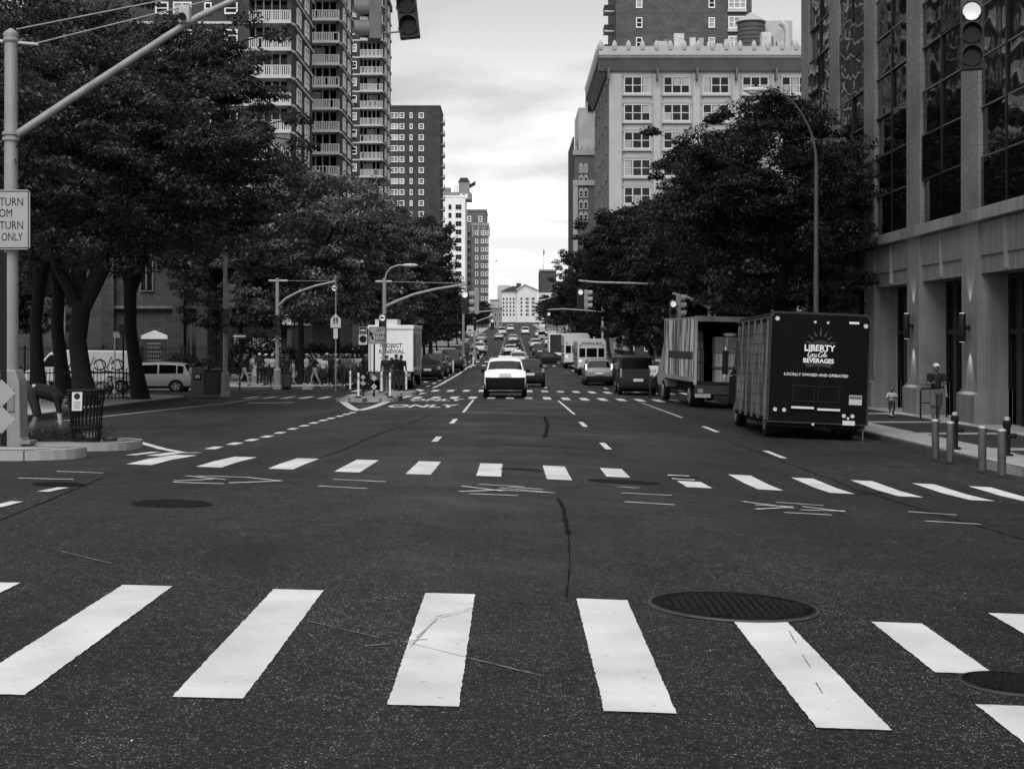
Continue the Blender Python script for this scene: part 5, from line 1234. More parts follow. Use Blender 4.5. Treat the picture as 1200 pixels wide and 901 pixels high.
# ------------- buses and far trucks on the right
def bus(label, x, y, v, w=2.25, h=2.9, txt=None, L_=8, name='school_bus'):
    t = thing(name, label, 'bus', (x, y, g(x, y)), 0); P = paintm(v)
    MB().prism(rrect(w, .5, h, .35, 6), 'y', 0, L_).build('body', P, t, 50, bevel=.02)
    for a, b in ((-.92, -.48), (-.38, .38), (.48, .92)): MB().box(a*w/2.1, b*w/2.1, -.012, -.001, 1.45, 2.15 if abs(a) > .4 or True else 2.2).build('rear_window', CARGLASS, t, bevel=.0)
    MB().box(-.4, .4, -.03, -.001, .62, 1.3).build('rear_door', mat(v*.8), t)
    for s in (-1, 1):
        wheel(t, s*(w/2-.22), 1.8, .44, .3); wheel(t, s*(w/2-.22), L_-1.2, .44, .27)
        for zz in (1.15, 2.38): MB().lathe([(.1,0),(.1,.03)], 10, (s*w*.4, -.03, zz), 'y').build('tail_lamp', TAIL_ON if zz < 2 else TAIL, t)
        for k in range(6): MB().box(*sorted((s*(w/2-.002), s*(w/2+.012))), .7+k*1.15, 1.7+k*1.15, 1.5, 2.15).build('side_window', CARGLASS, t)
        for zz in (.85, 1.25): MB().box(*sorted((s*(w/2), s*(w/2+.02))), .1, L_-.2, zz, zz+.06).build('rub_rail', BLACK, t)
    MB().box(-w/2+.05, w/2-.05, -.14, .1, .42, .62).build('bumper', BLACK, t); MB().box(-.25, .25, -.05, -.031, .9, 1.05).build('licence_plate', PLATE, t)
    if txt: text(txt, .26, mat(.03), t, (0, -.015, 2.52), RX, bold=.006, ext=.004)
    return t
bus('pale school bus seen from behind, right of the black turning car', PX(693.5, 118), 118, .48, txt='SCHOOL BUS')
bus('paler bus just left of and beyond the school bus', PX(676, 138), 138, .6, h=3.3, w=2.35)
fb = thing('far_box_truck', 'pale box truck with a dark open back beyond the black turning car', 'truck', (PX(656.5, 158), 158, g(5, 158)), 0)
for a in ((-1.2,-1.08,0,6,.9,3.2),(1.08,1.2,0,6,.9,3.2),(-1.08,1.08,0,6,3.08,3.2),(-1.08,1.08,0,6,.9,1.15),(-1.08,1.08,5.8,5.99,1.15,3.08)): MB().box(*a).build('box_panel', RW, fb)
for s in (-1, 1): wheel(fb, s*.95, 1.5, .44, .3); wheel(fb, s*.95, 6.6, .44, .27)
MB().box(-.9, .9, .2, 7.5, .5, .89).build('chassis', BLACK, fb); MB().prism([(6.1,.6),(6.1,2.4),(6.8,2.5),(7.4,1.8),(8,1.5),(8,.6)], 'x', -1, 1).build('cab', RW, fb)
random.seed(21)
# ------------------------------------------------------------------ signals, poles, signs
SIG = mat(.06, .5, .2, 5, name='signal_housing'); SIG_L = mat(.25, .5, .2, 4, name='pale_signal_housing'); LENS_OFF = mat(.008, .2, 0, spec=.4, name='dark_lens'); LENS_ON = mat(.8, .3, 0, emit=.3, name='bright_lens')
def signal(parent, loc, rz=0, lit=0, s=.355, hm=SIG, tilt=0, arrow=None, n=3):
    """vertical head, top of the housing at loc; faces -y when rz=0; s is the height of one section"""
    H = s*n
    h = MB().box(-s*.47, s*.47, -.09*s/.355, .12*s/.355, -H, 0).build('signal_head', hm, parent, bevel=.012, loc=loc); h.rotation_euler = (0, tilt, rz)
    for k in range(n):
        zc = -s*(k+.5); r = s*.40
        MB().lathe([(r*.96, 0), (r*.9, .02), (.01, .035)], 18, (0, -.10*s/.355-.02, zc), 'y').build('lens', LENS_ON if lit == k else LENS_OFF, h, 50)
        if arrow and lit == k: MB().prism([(-.3*s,0),(-.05*s,.25*s),(-.05*s,.09*s),(.28*s,.09*s),(.28*s,-.09*s),(-.05*s,-.09*s),(-.05*s,-.25*s)], 'y', -.13*s/.355-.03, -.13*s/.355-.02).build('arrow', BLACK, h).location = (0, 0, zc)
        v = MB(); ns = 14; dep = .26*s/.355; yb = -.088*s/.355           # tunnel visor, open below
        ring = []
        for i in range(ns+1):
            a = R(-50) + R(280)*i/ns; ring.append((math.cos(a), math.sin(a)))
        for i, (cx, cz) in enumerate(ring):
            full = dep*(1 if cz > -.2 else .75)
            for rr in (r*1.04, r*1.10): v.v += [(cx*rr, yb, zc+cz*rr), (cx*rr, yb-full, zc+cz*rr)]
        for i in range(ns):
            a, b = 4*i, 4*(i+1)
            for q in ((a, a+1, b+1, b), (a+2, b+2, b+3, a+3), (a+1, a+3, b+3, b+1)): v.f.append(q); v.m.append(0)
        v.build('visor', hm, h, 60)
        MB().box(-s*.52, -s*.47, -.03, .03, zc-.03, zc+.03).build('hinge', hm, h)
    return h
def pole(t, h, r0, r1=None, base=True, m=PALEMETAL, n=14):
    MB().tube([(0,0,0), (0,0,h)], [r0, r1 or r0*.85], n).build('pole', m, t, 40)
    if base: MB().lathe([(r0*2.3,-.12),(r0*2.3,.06),(r0*2.0,.1),(r0*1.75,.85),(r0*1.8,.9),(r0*1.15,1.02)], 8).build('pole_base', m, t, 30)
def sign_plate(parent, loc, w, h, m, rz=0, r=.03, name='sign_plate', border=None):
    p = []
    for sx, sy, a0 in ((1,-1,-90),(1,1,0),(-1,1,90),(-1,-1,180)):
        for k in range(4): a = R(a0+30*k); p.append((sx*(w/2-r)+r*math.cos(a), sy*(h/2-r)+r*math.sin(a)))
    o = MB().prism(p, 'y', -.012, .0).build(name, m, parent, loc=loc); o.rotation_euler = (0, 0, rz)
    if border:
        for (a, b, c, d) in ((-w/2+.02, w/2-.02, h/2-.035, h/2-.02), (-w/2+.02, w/2-.02, -h/2+.02, -h/2+.035), (-w/2+.02, -w/2+.035, -h/2+.035, h/2-.035), (w/2-.035, w/2-.02, -h/2+.035, h/2-.035)):
            MB().box(a, b, -.016, -.0125, c, d).build('border', border, o)
    return o
SIGNW = mat(.55, .5, .08, 3, name='sign_white'); SIGNG = mat(.33, .5, .1, 3, name='sign_face'); INK = mat(.015, .6, 0, name='sign_black'); SIGNY = mat(.4, .5, .1, 3, name='marker_face')
# big mast pole at the left
Zm = 26.0; xm = PX(13, Zm); gm_ = g(xm, Zm)+.15; tm = thing('traffic_mast', 'tall grey mast pole at the left edge with a long curved signal arm', 'traffic signal', (xm, Zm, gm_))
ht = PZ(46, Zm)-gm_
MB().tube([(0,0,.7),(0,0,ht)], [.125, .108], 20).build('pole', PALEMETAL, tm, 40)
bw_ = .235
MB().prism([(-bw_,-.25),(bw_*1.1,-.25),(bw_*1.1,.06),(bw_,.1),(bw_*.92,1.02),(bw_*.86,1.1),(bw_*.6,1.28),(-bw_*.6,1.28),(-bw_*.86,1.1),(-bw_*.92,1.02),(-bw_,.1)], 'y', -.22, .22).build('pole_base', PALEMETAL, tm, bevel=.03)
MB().box(-.13, .13, -.245, -.221, .55, .95).build('hand_hole_cover', mat(.2, .5, .2, 3), tm, bevel=.01)
MB().box(.25, .42, -.3, .1, -.0, .05).build('base_flange', PALEMETAL, tm)
MB().lathe([(.125,0),(.14,.02),(.14,.05),(.12,.07),(.13,.11),(.13,.16),(.085,.2),(.03,.24),(.0,.25)], 16, (0,0,ht-.06)).build('finial', PALEMETAL, tm, 40)
za = PZ(160, Zm)-gm_
for dz in (-.05, .05): MB().lathe([(.125,-.03),(.148,-.025),(.148,.025),(.125,.03)], 18, (0,0,za+dz)).build('collar', PALEMETAL, tm, 40)
arm = [(PX(px, Zm)-xm, 0, PZ(py, Zm)-gm_) for px, py in ((20,158),(80,118),(140,79),(200,40),(232,20),(275,0),(320,-17),(370,-31),(430,-40),(490,-46))]
MB().tube(arm, [.072,.07,.066,.062,.06,.057,.053,.05,.046,.042], 12).build('mast_arm', PALEMETAL, tm, 50)
zt2 = PZ(49, Zm)-gm_; MB().cyl((-.35,0,zt2+.02), (PX(45, Zm)-xm, 0, zt2-.05), .03, .025).build('guy_bracket', SLAB, tm)
for a, b in (((PX(18,Zm)-xm, .05, PZ(34,Zm)-gm_), (PX(200,Zm)-xm, .05, PZ(-2,Zm)-gm_)), ((PX(45,Zm)-xm, 0, PZ(50.5,Zm)-gm_), (PX(330,Zm)-xm, 0, PZ(-20,Zm)-gm_))): MB().cyl(a, b, .013, n=6).build('guy_rod', PALEMETAL, tm)
MB().tube([(.1,-.05,za-.2),(.22,-.08,za-.05),(.3,-.05,za-.3),(.15,-.1,za-.55),(.1,-.1,za-.4)], .012, 6).build('cable', BLACK, tm)
cxg = PX(222, Zm)-xm; cb_ = MB().box(cxg-.16, cxg+.02, -.12, .1, PZ(28,Zm)-gm_, PZ(8,Zm)-gm_).build('camera_box', mat(.4, .5, .2, 3), tm); MB().cyl((cxg-.08,-.1,PZ(22,Zm)-gm_), (cxg-.08,-.24,PZ(23,Zm)-gm_), .05, .07).build('camera_lens', BLACK, cb_)
signal(tm, (PX(473, Zm-1)-xm, -1.0, PZ(46, 25)-gm_+1.07), 0, lit=5, tilt=R(-6), hm=SIG)
signal(tm, (PX(438, Zm-.8)-xm, -.8, PZ(48, 25.2)-gm_+1.07), R(-78), lit=5, tilt=0, hm=mat(.14, .5, .2, 4))
MB().tube([(PX(458,Zm)-xm, -.6, PZ(-42,Zm)-gm_), (PX(456,Zm)-xm, -.62, PZ(-10,Zm)-gm_), (PX(456,Zm)-xm,-.6,PZ(52,Zm)-gm_)], .02, 8).build('hanger', PALEMETAL, tm)
MB().tube([(PX(440,Zm)-xm, -.7, PZ(50,Zm)-gm_), (PX(474,Zm)-xm, -.7, PZ(47,Zm)-gm_)], .016, 8).build('hanger', PALEMETAL, tm)
MB().tube([(PX(440,Zm)-xm, -.7, PZ(-30,Zm)-gm_), (PX(474,Zm)-xm, -.8, PZ(-33,Zm)-gm_), (PX(478,Zm)-xm, -.05, PZ(-44,Zm)-gm_)], .02, 8).build('hanger', PALEMETAL, tm)
# regulatory sign strapped on it
sg = thing('turn_sign', 'pale regulatory sign on the left mast reading LEFT TURN FROM LEFT TURN LANE ONLY', 'sign', (PX(1.5, Zm-.2), Zm-.2, PZ(257.5, Zm-.2)))
pl_ = sign_plate(sg, (0,0,0), 1.0, 1.03, SIGNG, r=.06, border=INK)
for ln, zz, ft in (('LEFT TURN', .30, .76), ('FROM', .105, .38), ('LEFT TURN', -.105, .76), ('LANE ONLY', -.305, .74)): text(ln, .2, INK, pl_, (0, -.0135, zz), RX, fit=ft, bold=.0, ext=.002)
MB().box(.1, .24, -.0, .09, -.4, -.32).build('strap', STEEL, sg); MB().box(.1, .24, 0, .09, .32, .4).build('strap', STEEL, sg)
b2 = thing('rear_sign_board', 'dull blank back of a sign below the turn sign on the left mast', 'sign', (PX(9, Zm+.2), Zm+.18, PZ(306, Zm))); sign_plate(b2, (0,0,0), .25, .45, mat(.12), rz=math.pi); MB().box(-.05, .05, -.07, -.0, -.02, .02).build('clamp', STEEL, b2)
# object markers on a post at the island nose
dm = thing('object_marker', 'dark post with two diamond markers at the left edge', 'marker post', (PX(4, 24.6), 24.6, g(-8.3, 24.6)))
MB().box(-.05, .05, -.02, .02, -.1, PZ(296, 24.6)-dm.location.z).build('post', IRON, dm)
DIA = mat(.3, .5, .12, 4, name='diamond_face')
for zz in (PZ(461, 24.6), PZ(492, 24.6)):
    MB().prism([(.23*math.cos(R(90*k)), .23*math.sin(R(90*k))) for k in range(4)], 'y', -.035, -.021).build('diamond', DIA, dm, bevel=.008).location = (-.02, 0, zz-dm.location.z)
# street signal hanging at the upper right, its mast out of frame
tr_ = thing('traffic_mast', 'signal with its top lens lit hanging from a mast at upper right', 'traffic signal', (10.3, 24.9, g(10.3, 24.9)+.15))
pole(tr_, 8.6, .125); zs = PZ(2, 23.6)-tr_.location.z; xs_ = PX(1138.5, 23.6)-10.3
MB().tube([(0,0,6.9),(-.8,-.35,7.9),(-1.8,-.75,8.35),(xs_+.2,-1.15,8.55),(xs_-.1,-1.25,8.6)], [.07,.065,.058,.05,.045], 10).build('mast_arm', PALEMETAL, tr_, 50)
signal(tr_, (xs_, -1.3, zs), R(-16), lit=0, s=.36, tilt=R(-.5), hm=mat(.05, .5, .2, 5)); MB().cyl((xs_,-1.27,zs-.02), (xs_,-1.27,8.58), .025).build('hanger', PALEMETAL, tr_)
MB().cyl((xs_-2.6,-1.27,zs-.05-1.3), (xs_-2.6,-1.27,zs-.05-1.3), .0, n=3) if False else None
# street lamp on the right pavement
sl = thing('street_lamp', 'street lamp with a long curved arm beside the beverage truck', 'street lamp', (PX(956, 48), 48.0, g(9.8, 48)+.15)); gl = sl.location.z
MB().tube([(0,0,0),(.02,0,PZ(190,48)-gl)], [.095,.065], 14).build('pole', mat(.08, .5, .15, 3, metal=.3), sl, 40); MB().lathe([(.24,0),(.24,.1),(.2,.9),(.14,1.0)], 8).build('pole_base', mat(.13, .5, .15, 3, metal=.3), sl)
armp = [(PX(px,48)-PX(956,48), 0, PZ(py,48)-gl) for px, py in ((956.5,196),(956,180),(953,163),(947,147),(938,131),(928,118),(917,110),(905,106),(897,105))]
MB().tube(armp, [.06,.05,.042,.038,.036,.034,.032,.03,.03], 10).build('lamp_arm', mat(.08, .5, .15, 3, metal=.3), sl, 60)
MB().ell((armp[-1][0]-.32, 0, armp[-1][2]-.02), (.42,.16,.10), 14, 8).build('lamp_head', mat(.5, .4, .1, 3), sl, 60); MB().ell((armp[-1][0]-.36, 0, armp[-1][2]-.08), (.28,.12,.09), 12, 6).build('lamp_lens', mat(.6, .2, 0), sl, 60)
MB().cyl((armp[-1][0]-.3,0,armp[-1][2]+.05), (armp[-1][0]-.3,0,armp[-1][2]+.15), .05, n=8).build('photocell', BLACK, sl)

def mast(label, px, Z, pyb, pyt, arm_px, heads, r=.11, crossbar=None, side=(), lamp=None, base=True):
    x = PX(px, Z); gz = g(x, Z)+.15; t = thing('traffic_mast', label, 'traffic signal', (x, Z, gz)); k = F_PX/Z
    pole(t, PZ(pyt, Z)-gz, r, base=base)
    if arm_px: MB().tube([(PX(a, Z)-x, 0, PZ(b, Z)-gz) for a, b in arm_px], [.07*(1-.08*i)+.01 for i in range(len(arm_px))], 8).build('mast_arm', PALEMETAL, t, 50)
    if crossbar:
        zc = PZ(crossbar[2], Z)-gz; MB().cyl((PX(crossbar[0],Z)-x,0,zc), (PX(crossbar[1],Z)-x,0,zc), .05, n=8).build('crossbar', SLAB, t)
        if arm_px: MB().cyl((0,0,zc), (PX(arm_px[-1][0],Z)-x, 0, PZ(arm_px[-1][1],Z)-gz+.03), .015, n=5).build('guy_rod', PALEMETAL, t)
    for (hx, hy, rz, lit, arrow) in heads:
        zz = PZ(hy, Z)-gz; signal(t, (PX(hx, Z)-x, -.25, zz), rz, lit, .36 if Z < 100 else .4, SIG if rz == 0 else SIG_L, arrow=arrow)
        MB().cyl((PX(hx, Z)-x, 0, zz+.02), (PX(hx, Z)-x, -.24, zz-.02), .03, n=6).build('signal_bracket', PALEMETAL, t)
    if lamp:
        MB().tube([(PX(a, Z)-x, 0, PZ(b, Z)-gz) for a, b in lamp], .045, 8).build('lamp_arm', PALEMETAL, t, 50); e = lamp[-1]
        MB().ell((PX(e[0], Z)-x+.3, 0, PZ(e[1], Z)-gz), (.4,.15,.09), 12, 6).build('lamp_head', SLAB, t, 60)
    return t
mast('slim pole with signals beside the newspaper box', 264, 65, 463, 230, None, ((265,362,0,6,None),(269,334,R(78),6,None)), r=.1)
mast('signal pole with a short left arm standing among the pedestrians', 325, 79, 452, 326, ((327,358),(335,350),(350,342),(370,335),(393,330)), ((325,369,0,6,None),(393,334,0,0,True)), crossbar=(315,337,329))
mast('signal pole with the long arm over the white relief truck', 450.5, 70, 452, 326, ((452,359),(465,353),(485,345),(510,339),(547,333)), ((449,368,0,0,True),(545,341,0,0,None),(558,341,R(-80),6,None)), crossbar=(440,459,330), lamp=((451,328),(453,320),(458,314),(466,311),(473,311)))
mast('far signal pole by the second refuge island on the left', 543, 144, 421, 366, ((543,368),(556,366),(580,364)), ((556,373,0,6,None),), r=.14)
mast('signal pole with a side arm behind the delivery trucks', 832, 70, 470, 318, ((830,360),(818,354),(804,348),(788,344)), ((788,352,0,0,None),(795,345,R(80),6,None)))
mast('mast pole in the right-hand trees, its arm reaching over the silver minivan', 806, 85, 445, 322, ((806,334),(780,334),(740,332),(700,331),(678,329)), ((680,339,0,0,None),(687,340,R(80),6,None)), r=.1)
mast('distant signal mast on the right before the street end', 706, 165, 420, 360, ((706,366),(690,364),(660,362),(642,363)), ((643,366,0,0,None),), r=.14)
mast('farthest signal mast with a curved arm on the right', 668, 252, 408, 368, ((668,380),(655,384),(640,388)), ((640,388,0,0,None),), r=.15)
mast('distant signal mast on the left below the stepped block', 556, 168, 412, 372, ((556,378),(566,374),(578,370)), ((577,374,0,0,None),), r=.13)
# signs on their own posts
def post_sign(name, label, px, Z, pyt, h_extra=0, r=.035, cat='sign', m=STEEL):
    x = PX(px, Z); gz = g(x, Z)+.15; t = thing(name, label, cat, (x, Z, gz)); MB().cyl((0,0,-.1), (0,0,PZ(pyt, Z)-gz), r, n=8).build('post', m, t); return t, gz
sc_, gz = post_sign('school_sign', 'pentagon school crossing sign on a pole in the crowd', 393.5, 74, 322)
zq = PZ(376, 74)-gz; k_ = 74/F_PX
p5 = MB().prism([(-6*k_, -8*k_), (6*k_, -8*k_), (6*k_, 2*k_), (0, 8.5*k_), (-6*k_, 2*k_)], 'y', -.06, -.045).build('pentagon', SIGNW, sc_); p5.location = (0, 0, zq)
for s in (-1, 1):
    MB().ell((s*.07, -.068, .16), (.035,.006,.035), 8, 5).build('figure_head', INK, p5); MB().prism([(s*.07-.05,.12),(s*.07+.05,.12),(s*.07+.035,-.05),(s*.07+.05,-.2),(s*.07,-.08),(s*.07-.05,-.2),(s*.07-.035,-.05)], 'y', -.068, -.062).build('figure_body', INK, p5)
sign_plate(sc_, (0, -.05, PZ(391, 74)-gz), .22, .5, SIGNW)
tl, gz = post_sign('turn_lane_sign', 'left turn lane sign with an arrow on the refuge island', 438.5, 61, 384, m=IRON)
pz_ = sign_plate(tl, (PX(442, 61)-PX(438.5, 61), -.06, PZ(393, 61)-gz), 19.5*61/F_PX, 20*61/F_PX, SIGNG, r=.04, border=INK)
for ln, zz in (('LEFT', .2), ('TURN', .0), ('LANE', -.2)): text(ln, .165, INK, pz_, (.12, -.0135, zz), RX, bold=.003, ext=.002)
ar = MB().prism([(-.02,-.24),(.06,-.19),(-.03,-.03),(.05,.0),(-.13,.14),(-.15,-.09),(-.09,-.06)], 'y', -.016, -.0125).build('arrow', INK, pz_); ar.location = (-.18, 0, .05)
for zz in (PZ(443, 61)-gz, PZ(453, 61)-gz): MB().prism([(.13*math.cos(R(90*k)), .13*math.sin(R(90*k))) for k in range(4)], 'y', -.06, -.045).build('diamond', SIGNY, tl).location = (0, 0, zz)
nt_, gz = post_sign('no_turn_sign', 'prohibition sign with a crossed-out circle left of the turn lane sign', 425.5, 62, 383, m=IRON)
q1 = sign_plate(nt_, (0, -.05, PZ(387, 62)-gz), 10*62/F_PX, 9*62/F_PX, mat(.03), r=.02, border=SIGNW); MB().box(-.1, .1, -.016, -.0125, -.04, .03).build('print', SIGNW, q1)
q2 = sign_plate(nt_, (0, -.05, PZ(398, 62)-gz), 10*62/F_PX, 12*62/F_PX, SIGNW, r=.02)
MB().lathe([(.115,-.018),(.15,-.018),(.15,-.013),(.115,-.013)], 20, (0,0,.02), 'y').build('ring', INK, q2); MB().obox((0,-.0155,.02), (.26,.005,.035), Matrix.Rotation(R(40), 3, 'Y')).build('slash', INK, q2); MB().prism([(-.09,0),(-.02,.05),(-.02,.018),(.08,.018),(.08,-.018),(-.02,-.018),(-.02,-.05)], 'y', -.0125-.0021, -.0125).build('arrow', INK, q2).location = (0, 0, .02)
for zz in (PZ(442, 62)-gz, PZ(449, 62)-gz): MB().prism([(.11*math.cos(R(90*k)), .11*math.sin(R(90*k))) for k in range(4)], 'y', -.06, -.045).build('diamond', SIGNY, nt_).location = (0, 0, zz)
ow, gz = post_sign('one_way_sign', 'dark one-way sign with a white arrow pointing left', 281, 76, 389, m=IRON)
o1 = sign_plate(ow, (0, -.05, PZ(394, 76)-gz), 18*76/F_PX, 6.5*76/F_PX, mat(.03), r=.02); MB().prism([(-.34,0),(-.2,.1),(-.2,.04),(.3,.04),(.3,-.04),(-.2,-.04),(-.2,-.1)], 'y', -.016, -.0125).build('arrow', SIGNW, o1)
bs, gz = post_sign('small_sign', 'small blank white sign on a thin post above the van', 134.5, 72, 389, m=SIGNW); sign_plate(bs, (.1, -.05, PZ(392.5, 72)-gz), 8*72/F_PX, 7*72/F_PX, SIGNW, r=.02)
ws, gz = post_sign('street_name_sign', 'small square sign hung by the far left refuge island', 551, 142, 380, m=STEEL); sign_plate(ws, (0, -.06, PZ(385.5, 142)-gz), 8*142/F_PX, 8*142/F_PX, SIGNW, r=.02); MB().prism([(-.2,0),(-.05,.12),(-.05,.04),(.15,.04),(.15,-.04),(-.05,-.04),(-.05,-.12)], 'y', -.08, -.073).build('arrow', INK, ws).location = (0, 0, PZ(387, 142)-gz)
dp, gz = post_sign('parking_sign_post', 'thin dark post beside the parked bicycle', 144.5, 58, 380, m=IRON); sign_plate(dp, (0, -.04, PZ(386, 58)-gz), .3, .4, mat(.05))
for i, (px, py) in enumerate(((833, 322), (803, 336))): pass
bn, gz = post_sign('banner_sign', 'small banner on the pole behind the trucks', 838, 71, 330, m=STEEL); sign_plate(bn, (.12, -.05, PZ(349, 71)-gz), .38, .62, mat(.12, .7, .5, 5)); sign_plate(bn, (0, -.06, PZ(324, 71)-gz), .55, .09, SIGNW)
# flexible delineator posts on the refuge islands
DEL = ['leftmost of the white flexible posts on the near refuge', 'second white flexible post, left of the diamond markers', 'white flexible post in front of the man on the refuge', 'white flexible post right of the diamond markers', 'white flexible post nearest the white truck wheel']
for lab, (px, py, Z, h) in zip(DEL, ((410.5, 453, 72, .95), (420, 462, 59.5, 1.0), (457, 462, 60, 1.0), (447, 462, 67.9, .95), (476, 452, 71, .95))):
    x = PX(px, Z); t = thing('flexible_post', lab, 'flexible post', (x, Z, g(x, Z)+.15), group='flexible posts on the refuge islands')
    MB().lathe([(.045,.03),(.042,h*.97),(.03,h)], 10).build('tube', WHITE, t, 40); MB().lathe([(.14,0),(.13,.04),(.05,.06)], 12).build('base', IRON, t); MB().lathe([(.046,h*.72),(.046,h*.86)], 10).build('reflector', mat(.5), t)
for lab, (px, Z) in zip(('white flexible post beside the dark parked SUV', 'white flexible post on the far left refuge'), ((531, 122), (554.5, 143))):
    x = PX(px, Z); t = thing('flexible_post', lab, 'flexible post', (x, Z, g(x, Z)), group='flexible posts on the refuge islands'); MB().lathe([(.06,.03),(.055,.95),(.03,1.0)], 10).build('tube', WHITE, t, 40); MB().lathe([(.14,0),(.13,.04),(.05,.06)], 12).build('base', IRON, t)
# ------------------------------------------------------------------ wire litter bin
xb_, zb2 = PX(101, 26.9), 26.9; lb = thing('litter_bin', 'black slatted wire litter bin with a white notice on the left island', 'litter bin', (xb_, zb2, g(xb_, zb2)+.15))
hb = .91; slat = MB().add([(-.012,-.004,0),(.012,-.004,0),(.012,.004,0),(-.012,.004,0),(-.015,-.074,hb),(.015,-.074,hb),(.015,-.066,hb),(-.015,-.066,hb)], [(0,3,2,1),(4,5,6,7),(0,1,5,4),(1,2,6,5),(2,3,7,6),(3,0,4,7)]).mesh('slat', IRON)
for i in range(26): a = 2*math.pi*i/26; link('slat', slat, lb, (.25*math.sin(a), -.25*math.cos(a), .02), (0, 0, a))
for z, r in ((.02,.256),(.25,.275),(hb*.94,.325)): MB().lathe([(r,0),(r+.012,0),(r+.012,.035),(r,.035)], 26, (0,0,z)).build('hoop', IRON, lb, 30)
MB().lathe([(.31,0),(.345,0),(.345,.03),(.31,.03)], 26, (0,0,hb)).build('rim', IRON, lb, 30); MB().lathe([(.25,0),(.25,.03)], 20).build('floor', IRON, lb)
nb = sign_plate(lb, (-.06, -.352, .74), .18, .33, SIGNW, r=.01, name='notice'); nb.rotation_euler = (R(-4), 0, 0)
MB().lathe([(.055,-.016),(.055,-.0125)], 16, (0,0,.09), 'y').build('roundel', INK, nb)
for k in range(4): MB().box(-.06, .06, -.016, -.0125, -.02-.035*k, -.005-.035*k).build('print_line', mat(.2), nb)
MB().ell((.04,.02,.14), (.17,.16,.11), 10, 6).build('rubbish', mat(.4, .7, .6, 6), lb, 60); MB().ell((-.08,-.08,.1), (.1,.1,.08), 8, 5).build('rubbish', mat(.05), lb, 60)
lt = thing('litter', 'crumpled litter bag lying right of the litter bin', 'litter', (PX(128, 27), 27.0, g(-7.3, 27)+.15)); MB().ell((0,0,.05), (.16,.1,.06), 10, 6).build('bag', mat(.03, .4, .2, 5), lt, 60); MB().ell((-.16,-.03,.03), (.07,.05,.035), 8, 5).build('paper', mat(.5), lt, 60)
# ornamental grass by the mast
rng_ = np.random.default_rng(9); gt = thing('grass_clump', 'feathery clump of grass at the foot of the left mast', 'plant', (PX(62, 27.2), 27.2, g(-8.3, 27.2)+.14)); nb_ = 900
b0 = np.stack([rng_.normal(size=nb_)*.3, rng_.normal(size=nb_)*.18, np.zeros(nb_)], 1); d_ = np.stack([rng_.normal(size=nb_)*.2+b0[:,0]*.4, rng_.normal(size=nb_)*.2, .12+.22*rng_.random(nb_)], 1)
sd = rng_.normal(size=(nb_, 3)); sd /= np.linalg.norm(sd, axis=1)[:, None]; sd *= .006
Vg = np.stack([b0-sd, b0+sd, b0+d_+sd*.3, b0+d_-sd*.3], 1).reshape(-1, 3); link('blades', mesh_quads('blades', Vg, LEAF), gt)
MB().ell((0,0,.0), (.5,.3,.06), 12, 5).build('soil', mat(.02, .9, .3, 6), gt, 60)
# ------------------------------------------------------------------ newspaper box, bins, bicycle, fence
nbx = thing('newspaper_box', 'grey newspaper box with a small window on the left corner', 'newspaper box', (PX(233, 65.5), 65.5, g(-13.7, 65.5)+.15))
MB().prism([(-.32,0),(.32,0),(.26,1.12),(.2,1.18),(-.2,1.18),(-.26,1.12)], 'y', -.25, .25).build('cabinet', mat(.12, .5, .2, 4), nbx, bevel=.02); MB().box(-.16, .16, -.262, -.251, .62, .92).build('window', GLASS, nbx); MB().box(-.1, .1, -.268, -.2625, .7, .86).build('paper', SIGNW, nbx)
for lab, px, Z, v, h in (('dark rubbish bin between newspaper box and signal pole', 249, 65.2, .05, 1.0), ('grey bin against the signal pole', 256.5, 65.8, .22, 1.05), ('dark bin at the foot of the pole among pedestrians', 335, 79.5, .04, .75)):
    t = thing('street_bin', lab, 'bin', (PX(px, Z), Z, g(PX(px, Z), Z)+.15)); MB().prism([(-.24,0),(.24,0),(.29,h),(-.29,h)], 'y', -.24, .24).build('bin_body', mat(v, .6, .2, 4), t, bevel=.03); MB().box(-.31, .31, -.28, .28, h+.001, h+.07).build('lid', mat(v*.7), t, bevel=.02)
bk_ = thing('bicycle', 'black bicycle leaning on the post under the left trees', 'bicycle', (PX(136, 57.3), 57.3, g(-14.5, 57.3)+.15))
def torus(c, Rr, r, n=26, k=6):
    m = MB(); vs = []
    for i in range(n):
        a = 2*math.pi*i/n
        for j in range(k): b = 2*math.pi*j/k; rr = Rr+r*math.cos(b); vs.append((c[0]+rr*math.cos(a), c[1]+r*math.sin(b), c[2]+rr*math.sin(a)))
    m.add(vs, [(i*k+j, i*k+(j+1) % k, ((i+1) % n)*k+(j+1) % k, ((i+1) % n)*k+j) for i in range(n) for j in range(k)]); return m
for s in (-.52, .52):
    w = torus((s,0,.34), .32, .022).build('wheel', RUBBER, bk_, 60); sp = MB()
    for i in range(10): a = math.pi*i/10; sp.cyl((s-.3*math.cos(a),0,.34-.3*math.sin(a)), (s+.3*math.cos(a),0,.34+.3*math.sin(a)), .003, n=4)
    sp.build('spokes', CHROME, w)
for a, b in (((-.52,0,.34),(-.05,0,.3)),((-.05,0,.3),(-.2,0,.82)),((-.2,0,.78),(.38,0,.82)),((-.05,0,.3),(.4,0,.72)),((-.52,0,.34),(-.19,0,.75)),((.36,0,.92),(.52,0,.34))): MB().cyl(a, b, .017, n=6).build('frame_tube', IRON, bk_)
